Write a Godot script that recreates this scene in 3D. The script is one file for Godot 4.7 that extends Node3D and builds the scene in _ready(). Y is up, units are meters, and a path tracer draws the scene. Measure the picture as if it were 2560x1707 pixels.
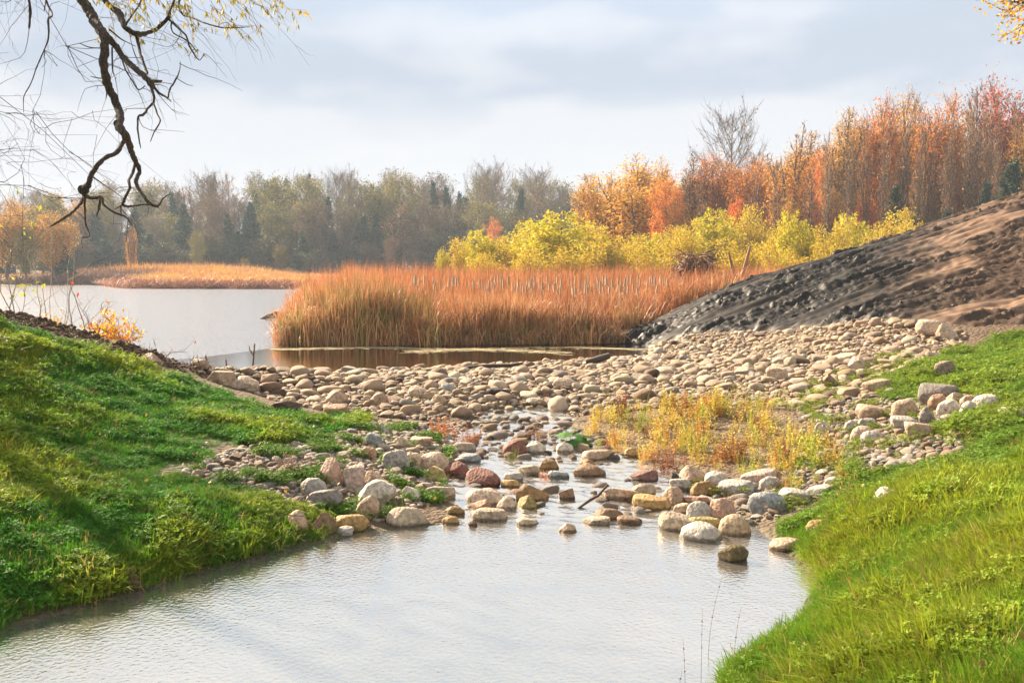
extends Node3D
# An autumn wetland: a lake behind a stony weir, a stream running over boulders into a pond, grass banks, cattails, woods.
# x is to the right, y up, the camera looks along -z; "d" is the distance along -z.

const LAKE := 0.6
var rng := RandomNumberGenerator.new()
var taken := {}
var nz := FastNoiseLite.new()
var nz2 := FastNoiseLite.new()

const TPS := [
	-3.738, 7.513, -0.44860, -3.328, 7.907, 0.13919, -3.077, 8.321, -0.11054, -2.629, 8.962, -0.15089, -2.196, 9.377, -0.04927, -1.665, 9.994, 0.03102,
	-1.377, 10.368, -0.02910, -5.600, 5.200, -0.03070, -8.000, 2.000, -0.00178, -12.000, -3.000, -0.02293, -0.796, 10.761, 0.10012, -0.712, 13.503, 0.03830,
	-0.617, 16.254, 0.13711, -1.275, 12.375, 0.01040, -1.990, 12.651, 0.00394, -2.214, 11.096, 0.06260, -2.831, 10.967, 0.01536, -1.862, 10.658, -0.14362,
	-1.653, 14.336, 0.03854, -2.326, 9.955, 0.01981, -3.943, 7.950, -0.04515, -3.555, 8.300, 0.10838, -3.246, 8.800, 0.06336, -2.737, 9.350, 0.14064,
	-4.142, 7.400, 0.36753, -2.233, 15.462, -0.03159, -2.538, 12.749, -0.00683, -3.150, 15.535, 0.01516, -3.894, 16.800, -0.07702, -4.757, 16.900, 0.00929,
	-5.456, 16.900, -0.00138, -6.081, 16.700, 0.03497, -6.943, 16.300, 0.00345, -7.803, 16.000, 0.02799, -11.000, 15.300, 0.03242, -16.000, 13.000, 0.02524,
	-6.174, 12.600, -0.01977, -4.737, 9.600, -0.05685, -3.927, 10.700, -0.03948, -4.180, 13.800, -0.01705, -4.751, 13.000, 0.01833, -2.865, 10.100, 0.05663,
	-8.000, 9.000, -0.00386, -10.000, 5.000, 0.01150, -14.000, 6.000, -0.01365, -14.000, 0.000, 0.02420, -7.500, 18.600, -0.00139, -6.000, 18.800, -0.08430,
	-4.800, 18.800, -0.02345, -11.000, 18.800, -0.02842, -16.000, 18.000, -0.02898, -7.000, 20.500, -0.02799, -12.000, 21.500, 0.00829, -18.000, 23.000, 0.00399,
	-5.517, 19.042, 0.09502, -3.599, 18.156, 0.03366, -2.153, 18.737, 0.00671, -0.380, 19.848, -0.00328, 1.069, 20.725, 0.09973, 2.541, 22.300, 0.03359,
	-6.453, 25.183, 0.01501, -2.957, 25.759, -0.00835, 0.269, 26.994, 0.03557, 2.750, 29.542, -0.32982, 3.000, 28.200, -1.03830, 0.000, 34.000, 0.01163,
	-6.000, 30.000, -0.00208, -12.000, 32.000, 0.00167, -24.000, 30.000, 0.00039, -24.000, 38.000, 0.00133, -8.000, 38.000, -0.00288, 0.000, 40.000, 0.00487,
	-26.000, 20.000, -0.00412, -2.569, 16.378, 0.01495, -1.594, 16.912, -0.02735, 0.172, 17.191, 0.19390, -0.501, 15.787, -0.02999, 0.488, 15.787, 0.16302,
	1.906, 16.679, 0.01800, 3.087, 16.679, -0.00213, 4.348, 16.720, -0.00865, 1.000, 20.600, -0.08787, 2.200, 21.200, -0.03122, 3.200, 22.600, -0.01230,
	3.900, 24.600, -0.00800, 2.000, 19.300, -0.01703, 3.200, 19.800, 0.02213, 3.000, 18.400, -0.00433, 0.200, 16.600, -0.37020, 0.300, 15.000, -0.12911,
	0.600, 13.600, 0.00133, 0.900, 12.200, -0.00642, 0.400, 11.200, -0.01833, 1.400, 11.200, -0.16391, -0.400, 12.600, -0.05182, -0.400, 14.400, -0.00822,
	1.421, 15.182, 0.05247, 2.596, 14.652, -0.01349, 3.688, 14.147, -0.00703, 2.060, 13.157, 0.02710, 3.028, 12.596, -0.02816, 3.583, 11.815, 0.08224,
	0.000, 9.000, -0.01052, 1.200, 9.500, 0.02884, -0.800, 9.000, -0.00106, 0.000, 6.000, -0.02346, -2.000, 6.500, 0.04439, -3.000, 4.000, -0.00328,
	0.000, 2.000, -0.41533, -4.000, 0.000, -0.02342, -6.000, -4.000, 0.00658, 0.400, 5.000, -0.14962, 1.500, 8.000, -0.02489, -1.800, 8.600, 0.01949,
	1.271, 6.474, 0.07102, 1.884, 7.420, -0.02812, 2.424, 8.344, -0.05751, 2.521, 8.962, -0.06426, 2.488, 9.754, -0.09436, 2.521, 10.421, -0.16136,
	1.774, 10.999, 0.25941, 0.400, 3.800, 0.18271, -0.600, 1.500, 0.29162, -3.000, -3.000, -0.00854, -4.000, -10.000, -0.00914, 2.247, 4.500, 0.05538,
	3.075, 6.200, -0.02615, 4.436, 9.000, -0.01725, 6.856, 14.000, 0.00773, 9.762, 20.000, -0.00871, 2.728, 7.400, 0.06770, 3.152, 9.100, 0.06571,
	3.010, 9.900, 0.21082, 3.775, 11.200, -0.12533, 4.556, 12.900, -0.03756, 5.284, 15.000, 0.00755, 4.965, 12.200, 0.04568, 3.000, 1.000, 0.03776,
	6.000, 3.000, -0.00988, 8.000, 8.000, 0.00071, 12.000, 12.000, 0.00328, 2.000, -3.000, 0.01765, 8.000, -8.000, -0.01020, 16.000, 2.000, -0.00170,
	24.000, 8.000, -0.00257, 24.000, -8.000, 0.00035, -24.000, -8.000, 0.00260, -24.000, 8.000, 0.00050, 4.000, -10.000, 0.01188, 5.522, 20.000, 0.01062,
	4.427, 22.000, -0.00876, 6.753, 21.000, -0.00630, 7.108, 18.500, 0.01233, 8.591, 20.200, -0.04335, 5.305, 17.600, -0.00291, 3.608, 26.800, 0.09623,
	6.345, 24.500, -0.04135, 7.724, 22.600, 0.02600, 8.917, 21.200, 0.02604, 2.957, 28.600, 1.19863, 5.060, 28.800, 0.03810, 7.005, 29.000, 0.02632,
	10.814, 29.000, 0.00815, 13.791, 28.500, 0.00465, 16.500, 28.000, 0.01626, 22.000, 28.000, 0.00547, 24.000, 20.000, 0.00019, 16.000, 21.000, -0.01370,
	5.000, 32.000, 0.00407, 9.000, 32.500, -0.02996, 13.000, 32.500, 0.00279, 18.000, 33.000, -0.00399, 24.000, 34.000, 0.00523, 5.000, 38.000, 0.00250,
	12.000, 38.000, -0.00661, 18.000, 40.000, 0.00305, 25.000, 40.000, -0.00791,
]
const TPS_PLANE := [2.89140, 0.01108, -0.04813]

# ---------------------------------------------------------------- names and labels
func nm(called: String) -> String:
	if not taken.has(called):
		taken[called] = 0
		return called
	taken[called] += 1
	return "%s_%03d" % [called, taken[called]]

func tag(o: Node, label: String, category: String = "", group: String = "", kind: String = "") -> void:
	if label: o.set_meta("label", label)
	if category: o.set_meta("category", category)
	if group: o.set_meta("group", group)
	if kind: o.set_meta("kind", kind)

func thing(called: String, label: String, category: String, at := Vector3.ZERO, group := "", kind := "") -> Node3D:
	var o := Node3D.new()
	o.name = nm(called)
	o.position = at
	tag(o, label, category, group, kind)
	add_child(o, true)
	return o

func part(called: String, m: Mesh, mat: Material, parent: Node) -> MeshInstance3D:
	var o := MeshInstance3D.new()
	o.name = called
	o.mesh = m
	o.material_override = mat
	parent.add_child(o, true)
	return o

func single(called: String, m: Mesh, mat: Material, label: String, category: String, group := "", kind := "") -> MeshInstance3D:
	var o := MeshInstance3D.new()
	o.name = nm(called)
	o.mesh = m
	o.material_override = mat
	tag(o, label, category, group, kind)
	add_child(o, true)
	return o

func scatter(called: String, m: Mesh, mat: Material, parent: Node, where: Array, tint: Array) -> void:
	if where.is_empty(): return
	var mm := MultiMesh.new()
	mm.transform_format = MultiMesh.TRANSFORM_3D
	mm.use_colors = true
	mm.mesh = m
	mm.instance_count = where.size()
	for i in where.size():
		mm.set_instance_transform(i, where[i])
		mm.set_instance_color(i, tint[i])
	var o := MultiMeshInstance3D.new()
	o.name = called
	o.multimesh = mm
	o.material_override = mat
	o.set_meta("kind", "stuff")
	parent.add_child(o, true)

# ---------------------------------------------------------------- mesh building
class Mb:
	var v := PackedVector3Array()
	var n := PackedVector3Array()
	var c := PackedColorArray()
	var uv := PackedVector2Array()
	var i := PackedInt32Array()
	var flat := false
	func tri(a: Vector3, b: Vector3, d: Vector3, col: Color) -> void:
		var k := v.size()
		v.push_back(a); v.push_back(b); v.push_back(d)
		c.push_back(col); c.push_back(col); c.push_back(col)
		i.push_back(k); i.push_back(k + 1); i.push_back(k + 2)
	func quad(a: Vector3, b: Vector3, d: Vector3, e: Vector3, col: Color) -> void:
		var k := v.size()
		v.push_back(a); v.push_back(b); v.push_back(d); v.push_back(e)
		for q in 4: c.push_back(col)
		i.push_back(k); i.push_back(k + 1); i.push_back(k + 2)
		i.push_back(k); i.push_back(k + 2); i.push_back(k + 3)
	func tube(p: Array, r: Array, sides: int, col: Color) -> void:
		var k := v.size()
		var last := p.size() - 1
		var up := Vector3(0.31, 0.2, 0.93)
		for a in p.size():
			var t: Vector3 = (p[mini(a + 1, last)] - p[maxi(a - 1, 0)]).normalized()
			var s := t.cross(up)
			if s.length() < 0.05: s = t.cross(Vector3(1, 0.1, 0))
			s = s.normalized()
			var w := s.cross(t).normalized()
			up = w
			for q in sides:
				var an := TAU * q / sides
				var dir := s * cos(an) + w * sin(an)
				v.push_back(p[a] + dir * r[a])
				n.push_back(dir)
				c.push_back(col)
		for a in last:
			for q in sides:
				var q2 := (q + 1) % sides
				var A := k + a * sides + q
				var B := k + a * sides + q2
				var C := A + sides
				var E := B + sides
				i.push_back(A); i.push_back(B); i.push_back(C)
				i.push_back(B); i.push_back(E); i.push_back(C)
	func blade(b: Vector3, dir: Vector3, side: Vector3, w: float, bend: Vector3, col: Color, col2: Color) -> void:
		var k := v.size()
		var m := b + dir * 0.45 + bend * 0.2
		var m2 := b + dir * 0.8 + bend * 0.62
		var t := b + dir + bend
		var s := side * w * 0.5
		v.push_back(b - s * 0.8); v.push_back(b + s * 0.8); v.push_back(m - s); v.push_back(m + s); v.push_back(m2 - s * 0.7); v.push_back(m2 + s * 0.7); v.push_back(t)
		for q in 4: c.push_back(col)
		for q in 3: c.push_back(col2)
		for q in [0, 1, 3, 0, 3, 2, 2, 3, 5, 2, 5, 4, 4, 5, 6]: i.push_back(k + q)
	func done() -> ArrayMesh:
		var a := []
		a.resize(Mesh.ARRAY_MAX)
		a[Mesh.ARRAY_VERTEX] = v
		if n.size() == v.size(): a[Mesh.ARRAY_NORMAL] = n
		if c.size() == v.size(): a[Mesh.ARRAY_COLOR] = c
		if uv.size() == v.size(): a[Mesh.ARRAY_TEX_UV] = uv
		a[Mesh.ARRAY_INDEX] = i
		var m := ArrayMesh.new()
		m.add_surface_from_arrays(Mesh.PRIMITIVE_TRIANGLES, a)
		return m

func smooth_normals(v: PackedVector3Array, idx: PackedInt32Array) -> PackedVector3Array:
	var n := PackedVector3Array()
	n.resize(v.size())
	for k in range(0, idx.size(), 3):
		var a := v[idx[k]]
		var f := (v[idx[k + 2]] - a).cross(v[idx[k + 1]] - a)
		n[idx[k]] += f; n[idx[k + 1]] += f; n[idx[k + 2]] += f
	for k in n.size(): n[k] = n[k].normalized()
	return n

func sheet(xs: PackedFloat32Array, ds: PackedFloat32Array, height: Callable, keep: Callable, tint: Callable, uvs := 0.0) -> ArrayMesh:
	var b := Mb.new()
	var nx := xs.size()
	for d in ds:
		for x in xs:
			b.v.push_back(Vector3(x, (height as Callable).call(x, d), -d))
	for q in b.v.size():
		b.c.push_back((tint as Callable).call(b.v[q].x, -b.v[q].z, b.v[q].y))
		if uvs > 0.0: b.uv.push_back(Vector2(b.v[q].x, -b.v[q].z) * uvs)
	for j in ds.size() - 1:
		for k in nx - 1:
			if not (keep as Callable).call(0.5 * (xs[k] + xs[k + 1]), 0.5 * (ds[j] + ds[j + 1])): continue
			var A := j * nx + k
			b.i.push_back(A); b.i.push_back(A + nx); b.i.push_back(A + 1)
			b.i.push_back(A + 1); b.i.push_back(A + nx); b.i.push_back(A + nx + 1)
	b.n = smooth_normals(b.v, b.i)
	return b.done()

func steps(parts: Array) -> PackedFloat32Array:
	var o := PackedFloat32Array()
	for p in parts:
		var x: float = p[0]
		while x < p[1] - 0.001:
			o.push_back(x)
			x += p[2]
	o.push_back(parts[-1][1])
	return o

# ---------------------------------------------------------------- the land
var hg := PackedFloat32Array()
const HX0 := -26.0
const HD0 := -10.0
const HS := 0.4
const HNX := 131
const HND := 126

func tps(x: float, d: float) -> float:
	var s: float = TPS_PLANE[0] + TPS_PLANE[1] * x + TPS_PLANE[2] * d
	for k in range(0, TPS.size(), 3):
		var a: float = TPS[k] - x
		var b: float = TPS[k + 1] - d
		var r := a * a + b * b
		if r > 0.0: s += TPS[k + 2] * 0.5 * r * log(r)
	return s

func near_h(x: float, d: float) -> float:
	var fx := clampf((x - HX0) / HS, 0.0, HNX - 1.001)
	var fd := clampf((d - HD0) / HS, 0.0, HND - 1.001)
	var ix := int(fx)
	var id := int(fd)
	fx -= ix
	fd -= id
	var q := id * HNX + ix
	return lerpf(lerpf(hg[q], hg[q + 1], fx), lerpf(hg[q + HNX], hg[q + HNX + 1], fx), fd)

var MARSH := PackedVector2Array([Vector2(-300, 175), Vector2(-110, 160), Vector2(-56, 142), Vector2(-42, 114), Vector2(-20, 110), Vector2(-16, 90), Vector2(-11, 58), Vector2(-8.6, 42), Vector2(-6.2, 27.9), Vector2(-2, 27.6), Vector2(2.8, 28.3), Vector2(6, 31), Vector2(10, 36), Vector2(300, 40), Vector2(300, 430), Vector2(-300, 430)])

func far_h(x: float, d: float) -> float:
	if Geometry2D.is_point_in_polygon(Vector2(x, d), MARSH):
		var f := smoothstep(185.0, 260.0, d) * 2.5
		if x > 5.0: f = maxf(f, smoothstep(80.0, 140.0, d) * 1.5)
		return LAKE + 0.16 + f + nz.get_noise_2d(x * 2.0, d * 2.0) * 0.08
	return -0.4

func gh(x: float, d: float) -> float:
	var w := smoothstep(38.0, 33.0, d) * smoothstep(26.0, 22.0, absf(x)) * smoothstep(-10.0, -6.0, d)
	var h := 0.0
	if w > 0.0:
		h = near_h(x, d) + nz.get_noise_2d(x * 16.0, d * 16.0) * 0.035
		if x < -3.0 and d > 13.0 and d < 18.5 and x / d > -0.62:
			h += (0.15 + 0.10 * nz.get_noise_2d(x * 40.0, d * 40.0)) * exp(-pow((d - crest_d(x / d) - 0.1) / 0.38, 2.0)) * smoothstep(-3.0, -4.2, x)
	if w < 1.0:
		var side := near_h(clampf(x, -25.0, 25.0), clampf(d, -9.0, 34.0))
		var f := far_h(x, d) if d > 27.0 else side
		if d > 27.0 and d < 38.0: f = lerpf(side, f, smoothstep(27.0, 38.0, d))
		h = lerpf(f, h, w)
	if d > 27.0 and d < 40.0 and Geometry2D.is_point_in_polygon(Vector2(x, d), MARSH): h = maxf(h, LAKE + 0.05)
	return h

func yw(d: float) -> float:
	if d < 11.0: return 0.0
	if d < 13.5: return 0.09 * (d - 11.0) / 2.5
	if d < 16.5: return 0.09 + 0.19 * (d - 13.5) / 3.0
	return 0.28 + 0.22 * minf(1.0, (d - 16.5) / 1.7)

var GRASS_L := PackedVector2Array([Vector2(-12, -3), Vector2(-8, 2), Vector2(-5.6, 5.2), Vector2(-3.8, 7.55), Vector2(-3.05, 8.4), Vector2(-2.62, 9.0), Vector2(-2.1, 9.45), Vector2(-1.68, 9.98), Vector2(-1.5, 10.35), Vector2(-1.75, 10.6), Vector2(-2.2, 10.55), Vector2(-2.7, 10.7), Vector2(-3.4, 10.95), Vector2(-3.45, 12.3), Vector2(-2.75, 12.95), Vector2(-2.4, 13.9), Vector2(-2.05, 14.8), Vector2(-2.1, 15.7), Vector2(-2.5, 16.0), Vector2(-3.1, 15.3), Vector2(-3.7, 15.4), Vector2(-4.7, 15.95), Vector2(-6, 15.55), Vector2(-8, 14.85), Vector2(-11, 13.8), Vector2(-16, 11.5), Vector2(-22, 0)])
var GRASS_R := PackedVector2Array([Vector2(0.45, 3.8), Vector2(1.32, 6.6), Vector2(1.88, 7.6), Vector2(2.36, 8.45), Vector2(2.45, 9.3), Vector2(2.48, 9.9), Vector2(2.7, 10.3), Vector2(3.1, 10.75), Vector2(3.5, 11.3), Vector2(3.9, 12.1), Vector2(4.5, 12.3), Vector2(5.3, 12.6), Vector2(5.95, 12.9), Vector2(6.1, 14.2), Vector2(5.3, 15.0), Vector2(5.6, 16.3), Vector2(6.6, 17.4), Vector2(7.9, 19.2), Vector2(9.3, 20.2), Vector2(12, 19.6), Vector2(20, 18), Vector2(24, 0), Vector2(2, -8), Vector2(-0.4, 0)])
var WEIR := PackedVector2Array([Vector2(-6.6, 18.4), Vector2(-5.2, 17.3), Vector2(-4.2, 16.9), Vector2(-3.3, 16.2), Vector2(-2.0, 15.9), Vector2(-1.2, 15.9), Vector2(-0.6, 16.5), Vector2(0.4, 16.7), Vector2(1.6, 16.3), Vector2(3, 16.4), Vector2(4.3, 15.6), Vector2(5.3, 15.3), Vector2(5.7, 16.3), Vector2(6.6, 17.6), Vector2(8.0, 19.4), Vector2(9.0, 20.6), Vector2(8.6, 21.5), Vector2(7.7, 22.7), Vector2(6.3, 24.5), Vector2(4.3, 26.6), Vector2(3.6, 26.6), Vector2(2.75, 24.3), Vector2(-0.4, 21.5), Vector2(-2.3, 20.7), Vector2(-3.8, 19.6), Vector2(-6.6, 19.4)])
var GRAVEL_L := PackedVector2Array([Vector2(-3.5, 10.9), Vector2(-3.3, 12.2), Vector2(-2.7, 12.9), Vector2(-2.3, 14.0), Vector2(-1.95, 15.5), Vector2(-0.75, 15.9), Vector2(-0.6, 13.8), Vector2(-0.75, 11.5), Vector2(-1.3, 10.6), Vector2(-2.0, 10.55), Vector2(-2.7, 10.65)])
var STREAM := PackedVector2Array([Vector2(-0.8, 16.6), Vector2(1.4, 16.6), Vector2(1.2, 15), Vector2(2.1, 13), Vector2(1.9, 11.0), Vector2(-0.8, 11.0), Vector2(-0.75, 13.8)])
var GRAVEL_R := PackedVector2Array([Vector2(1.9, 11.1), Vector2(2.6, 10.5), Vector2(3.4, 11.2), Vector2(4.2, 12.2), Vector2(5.3, 12.5), Vector2(6.2, 13.2), Vector2(6.2, 14.3), Vector2(5.4, 16), Vector2(4.4, 16.1), Vector2(4.0, 14.3), Vector2(3.2, 12.6), Vector2(2.1, 12.2)])
var PEBBLES_R := PackedVector2Array([Vector2(3.9, 11.5), Vector2(4.9, 11.3), Vector2(5.2, 12.0), Vector2(4.6, 12.4), Vector2(4.0, 12.1)])
var WEEDS := PackedVector2Array([Vector2(0.95, 15.9), Vector2(1.25, 14.2), Vector2(1.9, 13.2), Vector2(2.5, 12.9), Vector2(2.9, 11.9), Vector2(3.25, 11.2), Vector2(3.75, 11.3), Vector2(3.9, 12.3), Vector2(4.1, 13.2), Vector2(3.95, 14.8), Vector2(4.3, 15.7), Vector2(3.2, 16.4), Vector2(1.8, 16.4)])
var MUD := PackedVector2Array([Vector2(2.2, 28.9), Vector2(3.2, 27.0), Vector2(4.3, 26.2), Vector2(6.3, 24.2), Vector2(7.6, 22.4), Vector2(8.5, 21.3), Vector2(9.1, 20.5), Vector2(10.5, 19.9), Vector2(14, 19.4), Vector2(19, 19.8), Vector2(19, 34), Vector2(8, 34), Vector2(4.6, 31.2)])

func inside(p: PackedVector2Array, x: float, d: float) -> bool:
	return Geometry2D.is_point_in_polygon(Vector2(x, d), p)

func edge_gap(p: PackedVector2Array, x: float, d: float) -> float:
	var q := Vector2(x, d)
	var best := 1e9
	for k in p.size():
		best = minf(best, q.distance_to(Geometry2D.get_closest_point_to_segment(q, p[k], p[(k + 1) % p.size()])))
	return best

func ground_tint(x: float, d: float, y: float) -> Color:
	var v := 1.0 + nz.get_noise_2d(x * 40.0, d * 40.0) * 0.45
	var c := Color(0.085, 0.055, 0.032)
	if x < -3.0 and d > 13.0 and d < 19.0 and d > crest_d(x / d) - 0.6: c = Color(0.075, 0.045, 0.026)
	elif d > 27.0: c = Color(0.12, 0.07, 0.03) if y > 0.6 else Color(0.05, 0.04, 0.025)
	elif inside(GRASS_L, x, d) or inside(GRASS_R, x, d): c = Color(0.05, 0.05, 0.02)
	elif inside(WEIR, x, d): c = Color(0.13, 0.09, 0.06)
	elif y < yw(d) + 0.02 and d < 18.0: c = Color(0.10, 0.08, 0.05)
	elif inside(GRAVEL_L, x, d) or inside(GRAVEL_R, x, d): c = Color(0.13, 0.10, 0.07)
	elif inside(WEEDS, x, d): c = Color(0.13, 0.09, 0.05)
	return Color(c.r * v, c.g * v, c.b * v)

func keep_all(_x: float, _d: float) -> bool:
	return true

# ---------------------------------------------------------------- materials
func noise_tex(freq: float, size: int, fractal: int, ramp: Gradient, normal := 0.0, kind := FastNoiseLite.TYPE_SIMPLEX_SMOOTH, seed_ := 3) -> NoiseTexture2D:
	var f := FastNoiseLite.new()
	f.noise_type = kind
	f.frequency = freq
	f.seed = seed_
	f.fractal_type = FastNoiseLite.FRACTAL_FBM if fractal > 1 else FastNoiseLite.FRACTAL_NONE
	f.fractal_octaves = maxi(fractal, 1)
	var t := NoiseTexture2D.new()
	t.width = size
	t.height = size
	t.seamless = true
	t.noise = f
	if ramp: t.color_ramp = ramp
	if normal > 0.0:
		t.as_normal_map = true
		t.bump_strength = normal
	return t

func ramp2(a: Color, b: Color, p := 0.3, q := 0.7) -> Gradient:
	var g := Gradient.new()
	g.set_color(0, a)
	g.set_offset(0, p)
	g.set_color(1, b)
	g.set_offset(1, q)
	return g

func lin(r: float, g: float, b: float) -> Color:
	return Color(r, g, b).linear_to_srgb()

func leaf_mat(back := 0.7, rough := 0.6, tint := Color.WHITE) -> StandardMaterial3D:
	var m := StandardMaterial3D.new()
	m.vertex_color_use_as_albedo = true
	m.albedo_color = tint
	m.roughness = rough
	m.metallic_specular = 0.35
	m.backlight_enabled = true
	m.backlight = Color(back, back, back)
	m.cull_mode = BaseMaterial3D.CULL_DISABLED
	return m

func plain_mat(rough: float, tint := Color.WHITE, vertex := true) -> StandardMaterial3D:
	var m := StandardMaterial3D.new()
	m.vertex_color_use_as_albedo = vertex
	m.albedo_color = tint
	m.roughness = rough
	return m

# ---------------------------------------------------------------- stones
var ico := {}
func icosphere(level: int) -> Array:
	if ico.has(level): return ico[level]
	var v := PackedVector3Array()
	var idx := PackedInt32Array()
	if level == 0:
		var t := (1.0 + sqrt(5.0)) / 2.0
		for p in [Vector3(-1, t, 0), Vector3(1, t, 0), Vector3(-1, -t, 0), Vector3(1, -t, 0), Vector3(0, -1, t), Vector3(0, 1, t), Vector3(0, -1, -t), Vector3(0, 1, -t), Vector3(t, 0, -1), Vector3(t, 0, 1), Vector3(-t, 0, -1), Vector3(-t, 0, 1)]:
			v.push_back(p.normalized())
		idx = PackedInt32Array([0, 5, 11, 0, 1, 5, 0, 7, 1, 0, 10, 7, 0, 11, 10, 1, 9, 5, 5, 4, 11, 11, 2, 10, 10, 6, 7, 7, 8, 1, 3, 4, 9, 3, 2, 4, 3, 6, 2, 3, 8, 6, 3, 9, 8, 4, 5, 9, 2, 11, 4, 6, 10, 2, 8, 7, 6, 9, 1, 8])
	else:
		var low: Array = icosphere(level - 1)
		v = low[0].duplicate()
		var mid := {}
		var li: PackedInt32Array = low[1]
		for k in range(0, li.size(), 3):
			var m := []
			for e in 3:
				var a := li[k + e]
				var b := li[k + (e + 1) % 3]
				var key := Vector2i(mini(a, b), maxi(a, b))
				if not mid.has(key):
					mid[key] = v.size()
					v.push_back(((v[a] + v[b]) * 0.5).normalized())
				m.push_back(mid[key])
			for q in [li[k], m[0], m[2], li[k + 1], m[1], m[0], li[k + 2], m[2], m[1], m[0], m[1], m[2]]: idx.push_back(q)
	ico[level] = [v, idx]
	return ico[level]

func stone_points(level: int, shape: int, off: float) -> PackedVector3Array:
	var base: PackedVector3Array = icosphere(level)[0]
	var cuts := []
	var many: int = [2, 9, 4, 4][shape]
	for k in many:
		var nrm := Vector3(rng.randf_range(-1, 1), rng.randf_range(-0.5, 1), rng.randf_range(-1, 1)).normalized()
		cuts.push_back([nrm, rng.randf_range(0.62, 0.86) if shape != 1 else rng.randf_range(0.5, 0.82)])
	if shape == 2: cuts.push_back([Vector3(rng.randf_range(-0.15, 0.15), 1, rng.randf_range(-0.15, 0.15)).normalized(), 0.55])
	var o := PackedVector3Array()
	o.resize(base.size())
	var rough: float = [0.16, 0.2, 0.18, 0.2][shape]
	for k in base.size():
		var p := base[k]
		var q := p * (1.0 + rough * nz2.get_noise_3d(p.x * 70 + off, p.y * 70, p.z * 70 - off))
		for cut in cuts:
			var over: float = q.dot(cut[0]) - cut[1]
			if over > 0.0: q -= cut[0] * over * (0.95 if shape == 1 else 0.75)
		q *= 1.0 + 0.025 * nz2.get_noise_3d(p.x * 260 - off, p.y * 260, p.z * 260)
		o[k] = q
	var lo := o[0]
	var hi := o[0]
	for q in o:
		lo = lo.min(q)
		hi = hi.max(q)
	var mid := (lo + hi) * 0.5
	var half := (hi - lo) * 0.5
	for k in o.size(): o[k] = (o[k] - mid) / half
	return o

func stone_mesh(points: PackedVector3Array, level: int, tint := Color.WHITE, wet := -9.0, at := Vector3.ZERO) -> ArrayMesh:
	var b := Mb.new()
	b.v = points
	b.i = icosphere(level)[1]
	b.n = smooth_normals(b.v, b.i)
	for p in points:
		var c := tint
		var w := nz.get_noise_3d(p.x * 60 + at.x * 300, p.y * 60, p.z * 60) * 0.22
		c = Color(c.r * (1.0 + w), c.g * (1.0 + w), c.b * (1.0 + w * 0.8))
		if wet > -5.0 and p.y + at.y < wet + 0.012 * nz.get_noise_3d(p.x * 90, 0, p.z * 90):
			c = Color(c.r * 0.42, c.g * 0.40, c.b * 0.38)
		b.c.push_back(c)
	return b.done()

const TONES := {
	"tan": Color(0.42, 0.305, 0.215), "beige": Color(0.46, 0.345, 0.225), "cream": Color(0.52, 0.405, 0.305), "white": Color(0.56, 0.50, 0.42), "lightgrey": Color(0.46, 0.42, 0.37), "grey": Color(0.36, 0.34, 0.31),
	"tangrey": Color(0.38, 0.31, 0.23), "darkgrey": Color(0.22, 0.20, 0.18), "bluegrey": Color(0.28, 0.30, 0.31), "pink": Color(0.43, 0.28, 0.21), "pinkgrey": Color(0.43, 0.33, 0.28), "brownpink": Color(0.36, 0.22, 0.14),
	"brown": Color(0.22, 0.14, 0.085), "greybrown": Color(0.27, 0.21, 0.16), "ochre": Color(0.38, 0.25, 0.10), "ochrebrown": Color(0.27, 0.17, 0.075), "olive": Color(0.32, 0.25, 0.10), "red": Color(0.20, 0.085, 0.065),
	"purple": Color(0.17, 0.09, 0.075), "black": Color(0.045, 0.035, 0.03), "moss": Color(0.12, 0.09, 0.04), "reddark": Color(0.13, 0.07, 0.05), "soil": Color(0.07, 0.045, 0.028),
}
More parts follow.
